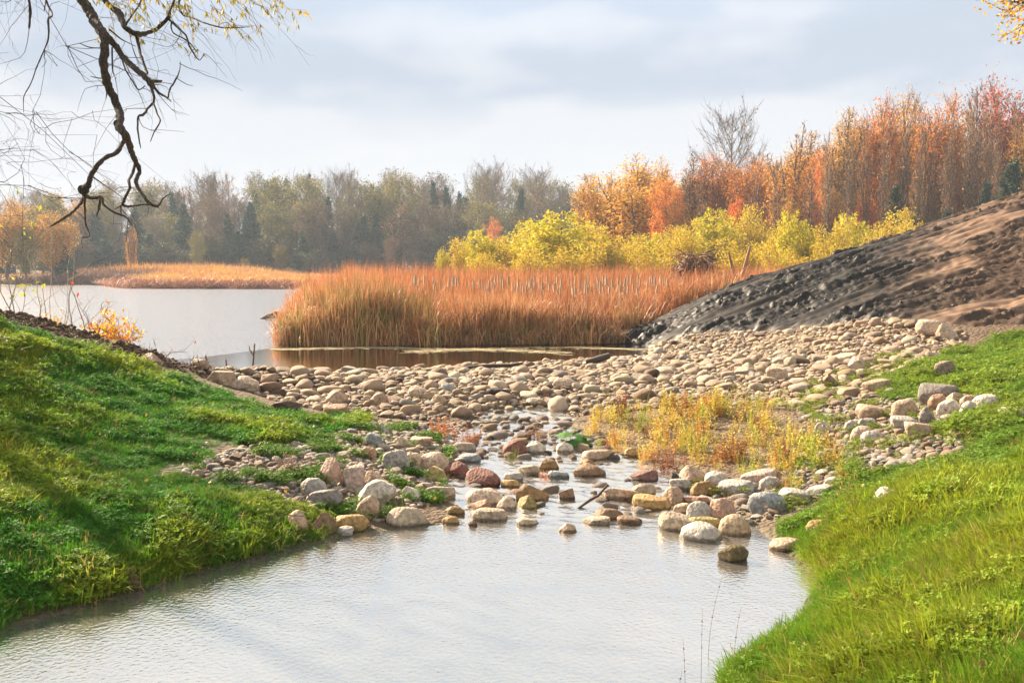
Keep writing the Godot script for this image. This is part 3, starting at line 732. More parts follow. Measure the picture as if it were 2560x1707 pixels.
const TREES := [
	["maple_open", 12.4, 105.0, 12.34, 2.14, 0, "broad orange yellow maple at the left end of the right-hand wood", "autumn trees on the right"],
	["maple_open", 9.8, 108.0, 10.35, 1.14, 0, "golden orange maple leaning out at the left foot of the broad one", "autumn trees on the right"],
	["maple_open", 15.2, 109.0, 12.27, 1.15, 0, "golden maple behind the scarlet tree", "autumn trees on the right"],
	["maple_orange", 11.0, 110.0, 9.90, 0.84, 1, "low golden maple at the left foot of the broad orange yellow one", "autumn trees on the right"],
	["maple_round", 14.4, 98.0, 9.71, 0.72, 0, "small scarlet tree right of the broad orange yellow maple", "autumn trees on the right"],
	["tall_rust", 18.9, 112.0, 12.78, 1.46, 3, "brownish thinning tree between scarlet and orange red trees", "autumn trees on the right"],
	["maple_orange", 21.2, 110.0, 12.70, 1.10, 2, "orange red maple under the bare round-topped tree", "autumn trees on the right"],
	["bare", 28.5, 138.0, 19.79, 1.58, 0, "grey bare round-topped tree standing behind the red maples", "autumn trees on the right"],
	["bare_tall", 32.5, 138.0, 15.42, 1.37, 0, "thin bare tree right of the bare round-topped one", "autumn trees on the right"],
	["maple_orange", 23.7, 107.0, 11.99, 1.12, 2, "red orange maple right of its twin under the bare tree", "autumn trees on the right"],
	["maple_orange", 28.7, 118.0, 12.51, 0.90, 0, "orange maple left of the golden poplar", "autumn trees on the right"],
	["tall_gold", 26.5, 100.0, 15.47, 1.47, 0, "tall golden poplar with several bare tops and dark trunks", "autumn trees on the right"],
	["maple_round", 32.9, 112.0, 13.32, 0.77, 0, "red maple top just right of the golden poplar", "autumn trees on the right"],
	["tall_rust", 31.3, 100.0, 16.36, 1.51, 0, "tall brown orange tree with a thick trunk right of the red maple top", "autumn trees on the right"],
	["maple_orange", 35.2, 103.0, 17.12, 1.13, 2, "tall orange maple, first of the high group at right", "autumn trees on the right"],
	["maple_orange", 38.4, 106.0, 17.81, 1.11, 0, "tall orange maple, second of the high group at right", "autumn trees on the right"],
	["bare_tall", 43.2, 114.0, 19.56, 0.99, 0, "bare grey tree in the gap of the high orange group", "autumn trees on the right"],
	["maple_orange", 39.2, 98.0, 16.94, 1.17, 2, "large orange maple right of the gap", "autumn trees on the right"],
	["tall_rust", 42.3, 100.0, 16.51, 1.37, 0, "brown orange tree left of the tall bare trunks", "autumn trees on the right"],
	["bare_tall", 40.8, 93.0, 17.52, 1.04, 0, "tallest bare-topped tree near the right edge", "autumn trees on the right"],
	["maple_orange", 44.9, 96.0, 17.97, 1.37, 4, "crimson maple in the upper right", "autumn trees on the right"],
	["maple_orange", 44.0, 90.0, 14.40, 1.03, 0, "orange tree cut by the right edge above the mud bank", "autumn trees on the right"],
	["tall_rust", 49.2, 95.0, 17.24, 1.57, 0, "tall rust tree just beyond the right edge", "autumn trees on the right"],
	["maple_orange", 52.1, 95.0, 16.18, 1.27, 2, "orange maple just beyond the right edge", "autumn trees on the right"],
	["conifer", 33.2, 92.0, 9.37, 0.79, 0, "dark evergreen low among the tall trunks", "evergreens in the right wood"],
	["conifer", 35.3, 86.0, 6.92, 0.90, 0, "dark evergreen bush above the mud bank crest", "evergreens in the right wood"],
	["conifer", 38.6, 82.0, 10.65, 1.17, 0, "large dark evergreen at the right edge", "evergreens in the right wood"],
	["conifer", 38.0, 85.0, 9.24, 0.77, 0, "dark evergreen left of the large one at the edge", "evergreens in the right wood"],
	["conifer", 31.8, 84.0, 6.31, 0.48, 0, "small evergreen behind the last yellow willows", "evergreens in the right wood"],
	["maple_round", 28.2, 97.0, 7.37, 0.52, 2, "scarlet low tree under the red maple top", "understorey of the right wood"],
	["maple_orange", 30.2, 97.0, 8.53, 0.57, 0, "orange low tree under the brown orange tree", "understorey of the right wood"],
	["maple_round", 32.5, 97.0, 7.80, 0.52, 2, "red low tree under the first tall orange maple", "understorey of the right wood"],
	["maple_orange", 37.0, 97.0, 8.90, 0.64, 0, "orange low tree left of the large orange maple", "understorey of the right wood"],
	["maple_orange", 41.7, 97.0, 9.99, 0.64, 2, "orange low tree under the tall bare trunks", "understorey of the right wood"],
	["maple_orange", 24.8, 97.0, 7.80, 0.57, 1, "orange low tree under the golden poplar", "understorey of the right wood"],
	["maple_round", 20.5, 97.0, 7.62, 0.66, 2, "scarlet low tree under the bare round-topped tree", "understorey of the right wood"],
	["tall_rust", 38.4, 97.0, 10.35, 0.72, 0, "rusty low tree under the large orange maple", "understorey of the right wood"],
	["maple_orange", 15.4, 97.0, 7.44, 0.50, 0, "golden low tree right of the scarlet tree", "understorey of the right wood"],
	["tall_rust", 17.6, 97.0, 7.62, 0.62, 3, "rusty low tree under the twin red maples", "understorey of the right wood"],
	["bare_tall", 22.3, 97.0, 9.99, 0.56, 0, "slender dark-trunked tree left of the golden poplar", "autumn trees on the right"],
	["bare_tall", 23.8, 95.0, 11.23, 0.52, 0, "slender dark-trunked tree within the golden poplar", "autumn trees on the right"],
	["bare_tall", 28.1, 94.0, 13.58, 0.58, 0, "slender dark-trunked tree before the red maple top", "autumn trees on the right"],
	["bare_tall", 29.4, 92.0, 12.81, 0.52, 0, "slender dark-trunked tree before the brown orange tree", "autumn trees on the right"],
	["bare_tall", 32.0, 96.0, 14.91, 0.52, 0, "slender dark-trunked tree left of the first tall orange maple", "autumn trees on the right"],
	["bare_tall", 32.0, 91.0, 13.53, 0.56, 0, "slender dark-trunked tree between the two tall orange maples", "autumn trees on the right"],
	["bare_tall", 35.1, 95.0, 14.77, 0.70, 0, "slender dark-trunked tree right of the second tall orange maple", "autumn trees on the right"],
	["bare_tall", 34.6, 90.0, 13.06, 0.64, 0, "slender dark-trunked tree left of the gap in the high group", "autumn trees on the right"],
	["bare_tall", 36.8, 94.0, 14.98, 0.66, 0, "slender dark-trunked tree in the gap of the high group", "autumn trees on the right"],
	["bare_tall", 37.2, 90.0, 14.07, 0.52, 0, "slender dark-trunked tree before the large orange maple", "autumn trees on the right"],
	["bare_tall", 39.8, 92.0, 16.06, 0.60, 0, "slender dark-trunked tree left of the tallest bare tree", "autumn trees on the right"],
	["bare_tall", 40.4, 90.0, 16.07, 0.53, 0, "slender dark-trunked tree right of the tallest bare tree", "autumn trees on the right"],
	["bare_tall", 40.4, 88.0, 14.11, 0.50, 0, "slender dark-trunked tree before the crimson maple", "autumn trees on the right"],
	["bare_tall", 42.8, 90.0, 15.40, 0.49, 0, "slender dark-trunked tree right of the crimson maple", "autumn trees on the right"],
	["bare_tall", 17.9, 100.0, 9.88, 0.57, 0, "slender dark-trunked tree before the orange red twins", "autumn trees on the right"],
	["bare_tall", 16.7, 102.0, 10.43, 0.76, 0, "slender dark-trunked tree right of the scarlet tree", "autumn trees on the right"],
	["bare_tall", 27.2, 96.0, 10.62, 0.69, 0, "slender dark-trunked tree right of the golden poplar", "autumn trees on the right"],
	["tall_rust", 9.1, 121.6, 11.50, 1.64, 0, "rust brown tree deep in the right wood behind the broad orange yellow maple", "back rows of the right wood"],
	["bare_tall", 12.0, 137.4, 7.19, 1.51, 0, "bare tree deep in the right wood behind the broad orange yellow maple", "back rows of the right wood"],
	["tall_rust", 11.7, 123.5, 7.38, 1.63, 0, "rust brown tree deep in the right wood behind the broad orange yellow maple", "back rows of the right wood"],
	["bare_tall", 14.0, 137.0, 8.26, 1.86, 0, "bare tree deep in the right wood behind the broad orange yellow maple", "back rows of the right wood"],
	["tall_rust", 15.2, 133.5, 8.18, 1.82, 0, "rust brown tree deep in the right wood behind the broad orange yellow maple", "back rows of the right wood"],
	["maple_orange", 17.0, 131.2, 12.14, 1.30, 0, "orange tree deep in the right wood behind the scarlet tree", "back rows of the right wood"],
	["bare_tall", 18.1, 135.5, 12.17, 1.48, 0, "bare tree deep in the right wood behind the scarlet tree", "back rows of the right wood"],
	["tall_rust", 19.2, 129.8, 9.67, 1.90, 0, "rust brown tree deep in the right wood behind the scarlet tree", "back rows of the right wood"],
	["tall_rust", 18.8, 119.5, 9.44, 2.08, 0, "rust brown tree deep in the right wood behind the scarlet tree", "back rows of the right wood"],
	["tall_rust", 21.6, 125.8, 11.46, 2.06, 0, "rust brown tree deep in the right wood behind the scarlet tree", "back rows of the right wood"],
	["maple_orange", 21.6, 120.2, 10.68, 1.00, 0, "orange tree deep in the right wood behind the bare round-topped tree", "back rows of the right wood"],
	["tall_rust", 25.9, 137.0, 11.64, 1.70, 0, "rust brown tree deep in the right wood behind the bare round-topped tree", "back rows of the right wood"],
	["tall_rust", 24.7, 118.9, 12.63, 1.91, 0, "rust brown tree deep in the right wood behind the bare round-topped tree", "back rows of the right wood"],
	["maple_orange", 29.0, 132.9, 12.00, 1.26, 0, "orange tree deep in the right wood behind the bare round-topped tree", "back rows of the right wood"],
	["tall_rust", 30.1, 135.1, 14.10, 1.92, 0, "rust brown tree deep in the right wood behind the bare round-topped tree", "back rows of the right wood"],
	["bare_tall", 28.8, 119.7, 11.82, 1.68, 0, "bare tree deep in the right wood behind the golden poplar", "back rows of the right wood"],
	["maple_orange", 31.8, 126.4, 13.35, 1.55, 0, "orange tree deep in the right wood behind the golden poplar", "back rows of the right wood"],
	["tall_rust", 32.7, 128.0, 14.32, 1.79, 0, "rust brown tree deep in the right wood behind the golden poplar", "back rows of the right wood"],
	["tall_rust", 32.7, 120.1, 13.99, 2.15, 0, "rust brown tree deep in the right wood behind the golden poplar", "back rows of the right wood"],
	["tall_rust", 33.2, 119.4, 16.01, 1.95, 0, "rust brown tree deep in the right wood behind the golden poplar", "back rows of the right wood"],
	["tall_rust", 34.6, 118.9, 13.92, 1.75, 0, "rust brown tree deep in the right wood behind the red maple top", "back rows of the right wood"],
	["tall_rust", 40.7, 136.4, 15.73, 1.84, 0, "rust brown tree deep in the right wood behind the red maple top", "back rows of the right wood"],
	["tall_rust", 40.8, 128.5, 15.88, 1.69, 0, "rust brown tree deep in the right wood behind the red maple top", "back rows of the right wood"],
	["maple_orange", 41.1, 127.8, 17.55, 1.39, 0, "orange tree deep in the right wood behind the red maple top", "back rows of the right wood"],
	["tall_rust", 39.5, 118.7, 15.91, 1.57, 0, "rust brown tree deep in the right wood behind the first tall orange maples", "back rows of the right wood"],
	["tall_rust", 43.4, 127.2, 16.99, 1.69, 0, "rust brown tree deep in the right wood behind the first tall orange maples", "back rows of the right wood"],
	["maple_orange", 46.2, 130.4, 15.40, 1.62, 0, "orange tree deep in the right wood behind the first tall orange maples", "back rows of the right wood"],
	["maple_orange", 50.2, 137.2, 16.11, 1.54, 0, "orange tree deep in the right wood behind the first tall orange maples", "back rows of the right wood"],
	["maple_orange", 45.7, 122.6, 15.93, 1.46, 0, "orange tree deep in the right wood behind the first tall orange maples", "back rows of the right wood"],
	["maple_orange", 49.0, 124.5, 14.66, 1.26, 0, "orange tree deep in the right wood behind the large orange maple", "back rows of the right wood"],
	["maple_orange", 52.3, 129.6, 16.98, 1.42, 0, "orange tree deep in the right wood behind the large orange maple", "back rows of the right wood"],
	["maple_orange", 57.3, 139.0, 18.28, 1.17, 0, "orange tree deep in the right wood behind the large orange maple", "back rows of the right wood"],
	["maple_orange", 52.2, 122.2, 14.31, 1.20, 0, "orange tree deep in the right wood behind the large orange maple", "back rows of the right wood"],
	["maple_orange", 57.5, 132.7, 16.02, 1.10, 0, "orange tree deep in the right wood behind the tallest bare trunks", "back rows of the right wood"],
	["tall_rust", 56.4, 128.4, 15.91, 1.82, 0, "rust brown tree deep in the right wood behind the tallest bare trunks", "back rows of the right wood"],
	["tall_rust", 62.6, 138.3, 16.55, 1.62, 0, "rust brown tree deep in the right wood behind the tallest bare trunks", "back rows of the right wood"],
	["bare_tall", 63.3, 134.9, 18.23, 1.71, 0, "bare tree deep in the right wood behind the crimson maple", "back rows of the right wood"],
	["tall_rust", 57.4, 121.6, 16.71, 1.88, 0, "rust brown tree deep in the right wood behind the crimson maple", "back rows of the right wood"],
	["bare_tall", 63.0, 128.4, 16.12, 1.73, 0, "bare tree deep in the right wood behind the crimson maple", "back rows of the right wood"],
	["tall_rust", 59.3, 120.5, 16.62, 1.83, 0, "rust brown tree deep in the right wood behind the crimson maple", "back rows of the right wood"],
	["tall_rust", 63.8, 126.0, 15.24, 2.08, 0, "rust brown tree deep in the right wood behind the crimson maple", "back rows of the right wood"],
	["bare_tall", 65.3, 125.6, 17.35, 1.37, 0, "bare tree deep in the right wood behind the crimson maple", "back rows of the right wood"],
	["tall_rust", 72.5, 135.3, 17.26, 1.84, 0, "rust brown tree deep in the right wood behind the crimson maple", "back rows of the right wood"],
	["maple_orange", 64.7, 120.1, 15.35, 1.03, 0, "orange tree deep in the right wood behind the crimson maple", "back rows of the right wood"],
	["willow", -5.3, 82.0, 3.67, 0.19, 1, "small round lime yellow willow standing alone at the left", "yellow willows behind the cattails"],
	["willow_gold", -3.5, 80.0, 4.23, 0.41, 0, "low yellow willow next to the small round one", "yellow willows behind the cattails"],
	["willow", -1.6, 78.0, 4.94, 0.54, 1, "yellow willow with three rounded tops", "yellow willows behind the cattails"],
	["willow_gold", 0.3, 76.0, 4.49, 0.45, 0, "yellow willow left of the drooping one", "yellow willows behind the cattails"],
	["willow", 3.1, 72.0, 5.90, 0.87, 1, "big drooping yellow green willow, widest of the row", "yellow willows behind the cattails"],
	["willow", 2.1, 79.0, 5.78, 0.60, 1, "yellow green willow behind the drooping one's left side", "yellow willows behind the cattails"],
	["willow_gold", 6.1, 80.0, 5.38, 0.52, 0, "yellow willow right of the drooping one", "yellow willows behind the cattails"],
	["willow_gold", 4.0, 66.0, 3.52, 0.54, 0, "low golden willow in front of the drooping one", "yellow willows behind the cattails"],
	["willow_gold", 6.9, 70.0, 4.15, 0.57, 0, "golden willow left of the root mass", "yellow willows behind the cattails"],
	["willow", 9.8, 78.0, 4.70, 0.59, 0, "lime willow below the scarlet tree", "yellow willows behind the cattails"],
	["willow_gold", 11.5, 76.0, 4.92, 0.45, 0, "golden willow right of the scarlet tree", "yellow willows behind the cattails"],
	["willow", 15.1, 80.0, 6.64, 0.61, 0, "tall yellow willow behind the root mass", "yellow willows behind the cattails"],
	["willow_gold", 12.0, 72.0, 5.03, 0.35, 0, "golden willow left of the tall yellow one", "yellow willows behind the cattails"],
	["willow", 17.6, 84.0, 6.18, 0.48, 1, "yellow willow right of the tall one", "yellow willows behind the cattails"],
	["willow_gold", 18.9, 82.0, 6.64, 0.49, 0, "yellow willow under the golden poplar", "yellow willows behind the cattails"],
	["willow_gold", 17.6, 70.0, 4.94, 0.38, 0, "golden low willow left of the round one", "yellow willows behind the cattails"],
	["willow", 18.6, 68.0, 5.78, 0.45, 1, "dense round lime willow, roundest of the row", "yellow willows behind the cattails"],
	["willow_gold", 21.2, 70.0, 5.07, 0.42, 0, "golden willow right of the round lime one", "yellow willows behind the cattails"],
	["willow", 25.7, 78.0, 6.17, 0.54, 1, "yellow willow under the tall orange maples", "yellow willows behind the cattails"],
	["willow_gold", 28.8, 80.0, 6.43, 0.50, 0, "golden willow under the second orange maple", "yellow willows behind the cattails"],
	["willow_gold", 29.1, 76.0, 5.20, 0.41, 0, "golden willow nearest the mud crest", "yellow willows behind the cattails"],
	["willow_gold", 32.2, 78.0, 5.14, 0.47, 0, "last golden willow half hidden by the mud bank", "yellow willows behind the cattails"],
	["willow_gold", 21.8, 64.0, 3.96, 0.42, 0, "low golden willow in front, before the mud crest", "yellow willows behind the cattails"],
	["willow_gold", 13.8, 64.0, 3.72, 0.45, 0, "low golden willow right of the root mass", "yellow willows behind the cattails"],
	["willow_gold", 15.5, 60.0, 3.26, 0.39, 0, "low golden willow before the round lime one", "yellow willows behind the cattails"],
	["willow_gold", 8.5, 62.0, 3.31, 0.47, 0, "low golden willow just left of the root mass", "yellow willows behind the cattails"],
	["willow_gold", 19.0, 62.0, 3.42, 0.37, 0, "low golden willow right of the snags", "yellow willows behind the cattails"],
	["willow_gold", 1.3, 66.0, 3.15, 0.43, 0, "low golden willow at the foot of the drooping one", "yellow willows behind the cattails"],
	["willow_gold", -1.5, 68.0, 2.93, 0.41, 0, "low golden willow at the left of the row", "yellow willows behind the cattails"],
	["olive_tree", -21.8, 206.2, 19.27, 1.60, 0, "tall olive yellow tree in the far wood above the left cattails", "trees of the far wood"],
	["conifer", -15.5, 210.6, 19.43, 1.20, 0, "pointed dark conifer in the far wood above the first willow", "trees of the far wood"],
	["conifer", -12.8, 208.7, 18.25, 1.19, 0, "pointed dark conifer in the far wood above the first willow", "trees of the far wood"],
	["conifer", -10.1, 206.6, 16.99, 1.08, 0, "pointed dark conifer in the far wood above the first willow", "trees of the far wood"],
	["conifer", -26.6, 212.1, 18.22, 1.82, 0, "pointed dark conifer in the far wood above the left cattails", "trees of the far wood"],
	["olive_tree", -29.9, 208.3, 18.44, 1.76, 0, "tall olive yellow tree in the far wood left of the cattails", "trees of the far wood"],
	["olive_tree", -47.6, 213.6, 18.91, 1.96, 0, "tall olive yellow tree in the far wood beyond the open lake", "trees of the far wood"],
	["olive_tree", -40.0, 207.6, 18.93, 1.76, 0, "tall olive yellow tree in the far wood beyond the open lake", "trees of the far wood"],
	["conifer", -44.2, 214.7, 16.99, 1.84, 0, "pointed dark conifer in the far wood beyond the open lake", "trees of the far wood"],
	["bare", -58.8, 205.0, 19.01, 1.56, 0, "broad grey bare tree in the far wood behind the marsh grass", "trees of the far wood"],
	["bare", -4.3, 206.7, 19.62, 1.84, 0, "broad grey bare tree in the far wood above the yellow willows", "trees of the far wood"],
	["bare", 5.2, 211.5, 19.43, 1.74, 0, "broad grey bare tree in the far wood left of the orange maple", "trees of the far wood"],
	["conifer", 1.6, 206.2, 17.72, 1.18, 0, "pointed dark conifer in the far wood above the yellow willows", "trees of the far wood"],
	["bare", -31.9, 206.1, 19.41, 0.92, 0, "broad grey bare tree in the far wood left of the cattails", "trees of the far wood"],
	["conifer", -51.5, 212.9, 17.49, 1.22, 0, "pointed dark conifer in the far wood above the marsh point", "trees of the far wood"],
	["conifer", -67.7, 211.0, 17.34, 1.20, 0, "pointed dark conifer in the far wood behind the marsh grass", "trees of the far wood"],
	["bush", 11.9, 210.3, 14.28, 0.90, 0, "round dark bush in the far wood left of the orange maple", "trees of the far wood"],
	["bare", 9.9, 210.2, 15.70, 1.20, 0, "broad grey bare tree in the far wood left of the orange maple", "trees of the far wood"],
	["conifer", 15.8, 209.1, 12.63, 1.19, 0, "pointed dark conifer in the far wood hidden by the orange maple", "trees of the far wood"],
	["olive_tree", -10.2, 207.9, 14.13, 1.03, 0, "tall olive yellow tree in the far wood above the first willow", "trees of the far wood"],
	["olive_tree", -80.7, 207.3, 16.42, 1.46, 0, "tall olive yellow tree in the far wood behind the hanging limb", "trees of the far wood"],
	["olive_tree", -90.7, 206.8, 15.60, 1.60, 0, "tall olive yellow tree in the far wood left of the hanging limb", "trees of the far wood"],
	["maple_orange", -98.5, 213.6, 14.50, 1.72, 1, "large orange tree in the far wood left of the hanging limb", "trees of the far wood"],
	["maple_orange", -83.7, 205.0, 14.70, 1.20, 1, "large orange tree in the far wood behind the hanging limb", "trees of the far wood"],
	["olive_tree", -111.3, 203.4, 7.35, 1.40, 0, "low olive yellow tree in front in the far wood at the far left edge", "trees of the far wood"],
	["maple_orange", -102.3, 197.0, 9.28, 1.43, 1, "low orange tree in front in the far wood at the far left edge", "trees of the far wood"],
	["olive_tree", -101.2, 201.5, 8.92, 1.23, 0, "low olive yellow tree in front in the far wood at the far left edge", "trees of the far wood"],
	["conifer", -99.5, 204.6, 9.39, 1.12, 0, "low dark conifer in front in the far wood at the far left edge", "trees of the far wood"],
	["maple_orange", -93.4, 197.6, 10.65, 1.10, 1, "orange tree in front in the far wood at the far left edge", "trees of the far wood"],
	["olive_tree", -94.5, 203.7, 9.81, 1.62, 0, "low olive yellow tree in front in the far wood at the far left edge", "trees of the far wood"],
	["olive_tree", -91.6, 205.6, 10.78, 1.15, 0, "low olive yellow tree in front in the far wood left of the hanging limb", "trees of the far wood"],
	["brown_tree", -86.2, 204.0, 11.40, 1.30, 0, "low brown tree in front in the far wood behind the hanging limb", "trees of the far wood"],
	["bare", -82.5, 204.8, 11.75, 1.34, 0, "low grey bare tree in front in the far wood behind the hanging limb", "trees of the far wood"],
	["conifer", -79.3, 201.5, 12.68, 1.63, 0, "dark conifer in front in the far wood behind the hanging limb", "trees of the far wood"],
	["bare", -75.3, 203.8, 13.18, 1.12, 0, "low grey bare tree in front in the far wood right of the hanging limb", "trees of the far wood"],
	["conifer", -71.9, 200.5, 13.66, 1.45, 0, "dark conifer in front in the far wood right of the hanging limb", "trees of the far wood"],
	["bare", -68.5, 201.5, 11.31, 1.04, 0, "low grey bare tree in front in the far wood right of the hanging limb", "trees of the far wood"],
	["olive_tree", -67.6, 205.0, 11.88, 1.43, 0, "low olive yellow tree in front in the far wood behind the marsh grass", "trees of the far wood"],
	["conifer", -60.9, 196.7, 14.50, 1.55, 0, "dark conifer in front in the far wood behind the marsh grass", "trees of the far wood"],
	["brown_tree", -56.3, 196.9, 15.26, 1.25, 0, "brown tree in front in the far wood behind the marsh grass", "trees of the far wood"],
	["conifer", -54.4, 202.2, 12.87, 1.37, 0, "low dark conifer in front in the far wood above the marsh point", "trees of the far wood"],
	["conifer", -49.4, 195.9, 13.09, 1.08, 0, "low dark conifer in front in the far wood above the marsh point", "trees of the far wood"],
	["conifer", -48.1, 194.7, 14.57, 1.57, 0, "dark conifer in front in the far wood above the marsh point", "trees of the far wood"],
	["olive_tree", -46.1, 202.8, 13.96, 1.45, 0, "low olive yellow tree in front in the far wood above the marsh point", "trees of the far wood"],
	["olive_tree", -40.6, 200.7, 13.96, 1.45, 0, "low olive yellow tree in front in the far wood beyond the open lake", "trees of the far wood"],
	["brown_tree", -36.9, 195.9, 14.16, 1.56, 0, "low brown tree in front in the far wood beyond the open lake", "trees of the far wood"],
	["conifer", -35.7, 204.5, 15.87, 1.22, 0, "dark conifer in front in the far wood left of the cattails", "trees of the far wood"],
	["brown_tree", -31.5, 197.9, 13.28, 1.31, 0, "low brown tree in front in the far wood left of the cattails", "trees of the far wood"],
	["conifer", -27.7, 194.2, 12.44, 1.55, 0, "low dark conifer in front in the far wood left of the cattails", "trees of the far wood"],
	["conifer", -26.3, 203.9, 12.87, 1.20, 0, "low dark conifer in front in the far wood left of the cattails", "trees of the far wood"],
	["bare_tall", -21.1, 196.2, 14.12, 2.02, 0, "low bare tree in front in the far wood above the left cattails", "trees of the far wood"],
	["brown_tree", -17.5, 205.2, 13.78, 1.35, 0, "low brown tree in front in the far wood above the left cattails", "trees of the far wood"],
	["brown_tree", -13.8, 195.3, 13.20, 1.43, 0, "low brown tree in front in the far wood above the first willow", "trees of the far wood"],
	["conifer", -10.9, 204.8, 12.76, 1.42, 0, "low dark conifer in front in the far wood above the first willow", "trees of the far wood"],
	["brown_tree", -9.6, 204.3, 13.87, 1.52, 0, "brown tree in front in the far wood above the first willow", "trees of the far wood"],
	["olive_tree", -5.4, 198.1, 14.05, 1.51, 0, "low olive yellow tree in front in the far wood above the yellow willows", "trees of the far wood"],
	["olive_tree", -0.7, 201.9, 12.85, 1.47, 0, "low olive yellow tree in front in the far wood above the yellow willows", "trees of the far wood"],
	["bare_tall", 1.9, 198.2, 12.12, 1.48, 0, "low bare tree in front in the far wood above the yellow willows", "trees of the far wood"],
	["bare_tall", 5.5, 201.2, 14.22, 1.63, 0, "low bare tree in front in the far wood left of the orange maple", "trees of the far wood"],
	["conifer", 7.8, 204.9, 12.29, 1.48, 0, "low dark conifer in front in the far wood left of the orange maple", "trees of the far wood"],
	["olive_tree", 10.7, 200.1, 9.80, 1.06, 0, "low olive yellow tree in front in the far wood left of the orange maple", "trees of the far wood"],
	["brown_tree", 15.4, 194.2, 7.52, 1.48, 0, "low brown tree in front in the far wood hidden by the orange maple", "trees of the far wood"],
	["bare_tall", 17.1, 198.3, 8.38, 2.09, 0, "bare tree in front in the far wood hidden by the orange maple", "trees of the far wood"],
	["brown_tree", 22.1, 198.7, 6.90, 1.44, 0, "brown tree in front in the far wood hidden by the orange maple", "trees of the far wood"],
	["bare_tall", 24.3, 203.0, 4.68, 2.12, 0, "low bare tree in front in the far wood hidden by the orange maple", "trees of the far wood"],
	["brown_tree", -118.9, 221.2, 11.05, 1.33, 0, "brown tree midway in the far wood at the far left edge", "trees of the far wood"],
	["olive_tree", -117.7, 225.1, 13.07, 1.45, 0, "olive yellow tree midway in the far wood at the far left edge", "trees of the far wood"],
	["olive_tree", -110.7, 222.1, 13.52, 1.19, 0, "olive yellow tree midway in the far wood at the far left edge", "trees of the far wood"],
	["bare", -109.2, 225.1, 14.43, 1.12, 0, "grey bare tree midway in the far wood at the far left edge", "trees of the far wood"],
	["olive_tree", -100.6, 219.0, 12.40, 1.29, 0, "olive yellow tree midway in the far wood left of the hanging limb", "trees of the far wood"],
	["brown_tree", -99.2, 222.8, 16.45, 1.36, 0, "tall brown tree midway in the far wood left of the hanging limb", "trees of the far wood"],
	["maple_orange", -96.9, 222.8, 15.63, 1.65, 1, "orange tree midway in the far wood left of the hanging limb", "trees of the far wood"],
	["conifer", -88.9, 218.2, 13.63, 1.59, 0, "dark conifer midway in the far wood behind the hanging limb", "trees of the far wood"],
	["brown_tree", -87.5, 218.5, 16.13, 1.22, 0, "brown tree midway in the far wood behind the hanging limb", "trees of the far wood"],
	["bare", -84.8, 223.3, 14.26, 1.27, 0, "low grey bare tree midway in the far wood right of the hanging limb", "trees of the far wood"],
	["conifer", -80.6, 227.5, 17.55, 1.81, 0, "dark conifer midway in the far wood right of the hanging limb", "trees of the far wood"],
	["olive_tree", -77.2, 226.8, 18.06, 1.65, 0, "olive yellow tree midway in the far wood right of the hanging limb", "trees of the far wood"],
	["brown_tree", -70.6, 218.4, 18.13, 1.29, 0, "brown tree midway in the far wood behind the marsh grass", "trees of the far wood"],
	["bare_tall", -67.9, 220.3, 17.40, 2.20, 0, "bare tree midway in the far wood behind the marsh grass", "trees of the far wood"],
	["brown_tree", -62.4, 217.8, 19.36, 1.34, 0, "tall brown tree midway in the far wood behind the marsh grass", "trees of the far wood"],
	["bare_tall", -61.7, 223.5, 18.82, 1.89, 0, "bare tree midway in the far wood above the marsh point", "trees of the far wood"],
	["brown_tree", -56.2, 218.3, 14.94, 1.42, 0, "brown tree midway in the far wood above the marsh point", "trees of the far wood"],
	["conifer", -50.7, 218.3, 19.38, 1.66, 0, "tall dark conifer midway in the far wood above the marsh point", "trees of the far wood"],
	["olive_tree", -47.2, 216.5, 17.81, 1.33, 0, "olive yellow tree midway in the far wood beyond the open lake", "trees of the far wood"],
	["bare", -44.3, 220.5, 19.44, 1.31, 0, "grey bare tree midway in the far wood beyond the open lake", "trees of the far wood"],
	["bare_tall", -40.7, 216.4, 18.95, 2.19, 0, "bare tree midway in the far wood beyond the open lake", "trees of the far wood"],
	["bare", -36.4, 219.5, 19.37, 1.36, 0, "grey bare tree midway in the far wood left of the cattails", "trees of the far wood"],
	["bare_tall", -32.6, 222.3, 16.25, 1.74, 0, "bare tree midway in the far wood left of the cattails", "trees of the far wood"],
	["bare_tall", -29.8, 224.7, 17.02, 1.62, 0, "bare tree midway in the far wood left of the cattails", "trees of the far wood"],
	["brown_tree", -25.4, 216.5, 18.95, 1.30, 0, "brown tree midway in the far wood above the left cattails", "trees of the far wood"],
	["bare_tall", -22.8, 223.6, 19.71, 1.74, 0, "bare tree midway in the far wood above the left cattails", "trees of the far wood"],
	["brown_tree", -19.1, 227.5, 18.71, 1.87, 0, "brown tree midway in the far wood above the left cattails", "trees of the far wood"],
	["bare", -15.0, 222.5, 16.99, 1.27, 0, "grey bare tree midway in the far wood above the first willow", "trees of the far wood"],
	["conifer", -9.3, 217.4, 16.35, 1.69, 0, "dark conifer midway in the far wood above the first willow", "trees of the far wood"],
	["olive_tree", -6.4, 224.5, 19.60, 1.57, 0, "olive yellow tree midway in the far wood above the yellow willows", "trees of the far wood"],
	["brown_tree", -3.9, 217.0, 16.81, 1.79, 0, "brown tree midway in the far wood above the yellow willows", "trees of the far wood"],
	["bare_tall", 1.8, 219.2, 16.97, 1.61, 0, "bare tree midway in the far wood above the yellow willows", "trees of the far wood"],
	["olive_tree", 4.9, 221.7, 18.93, 1.35, 0, "olive yellow tree midway in the far wood left of the orange maple", "trees of the far wood"],
	["olive_tree", 9.2, 219.5, 14.32, 1.42, 0, "olive yellow tree midway in the far wood left of the orange maple", "trees of the far wood"],
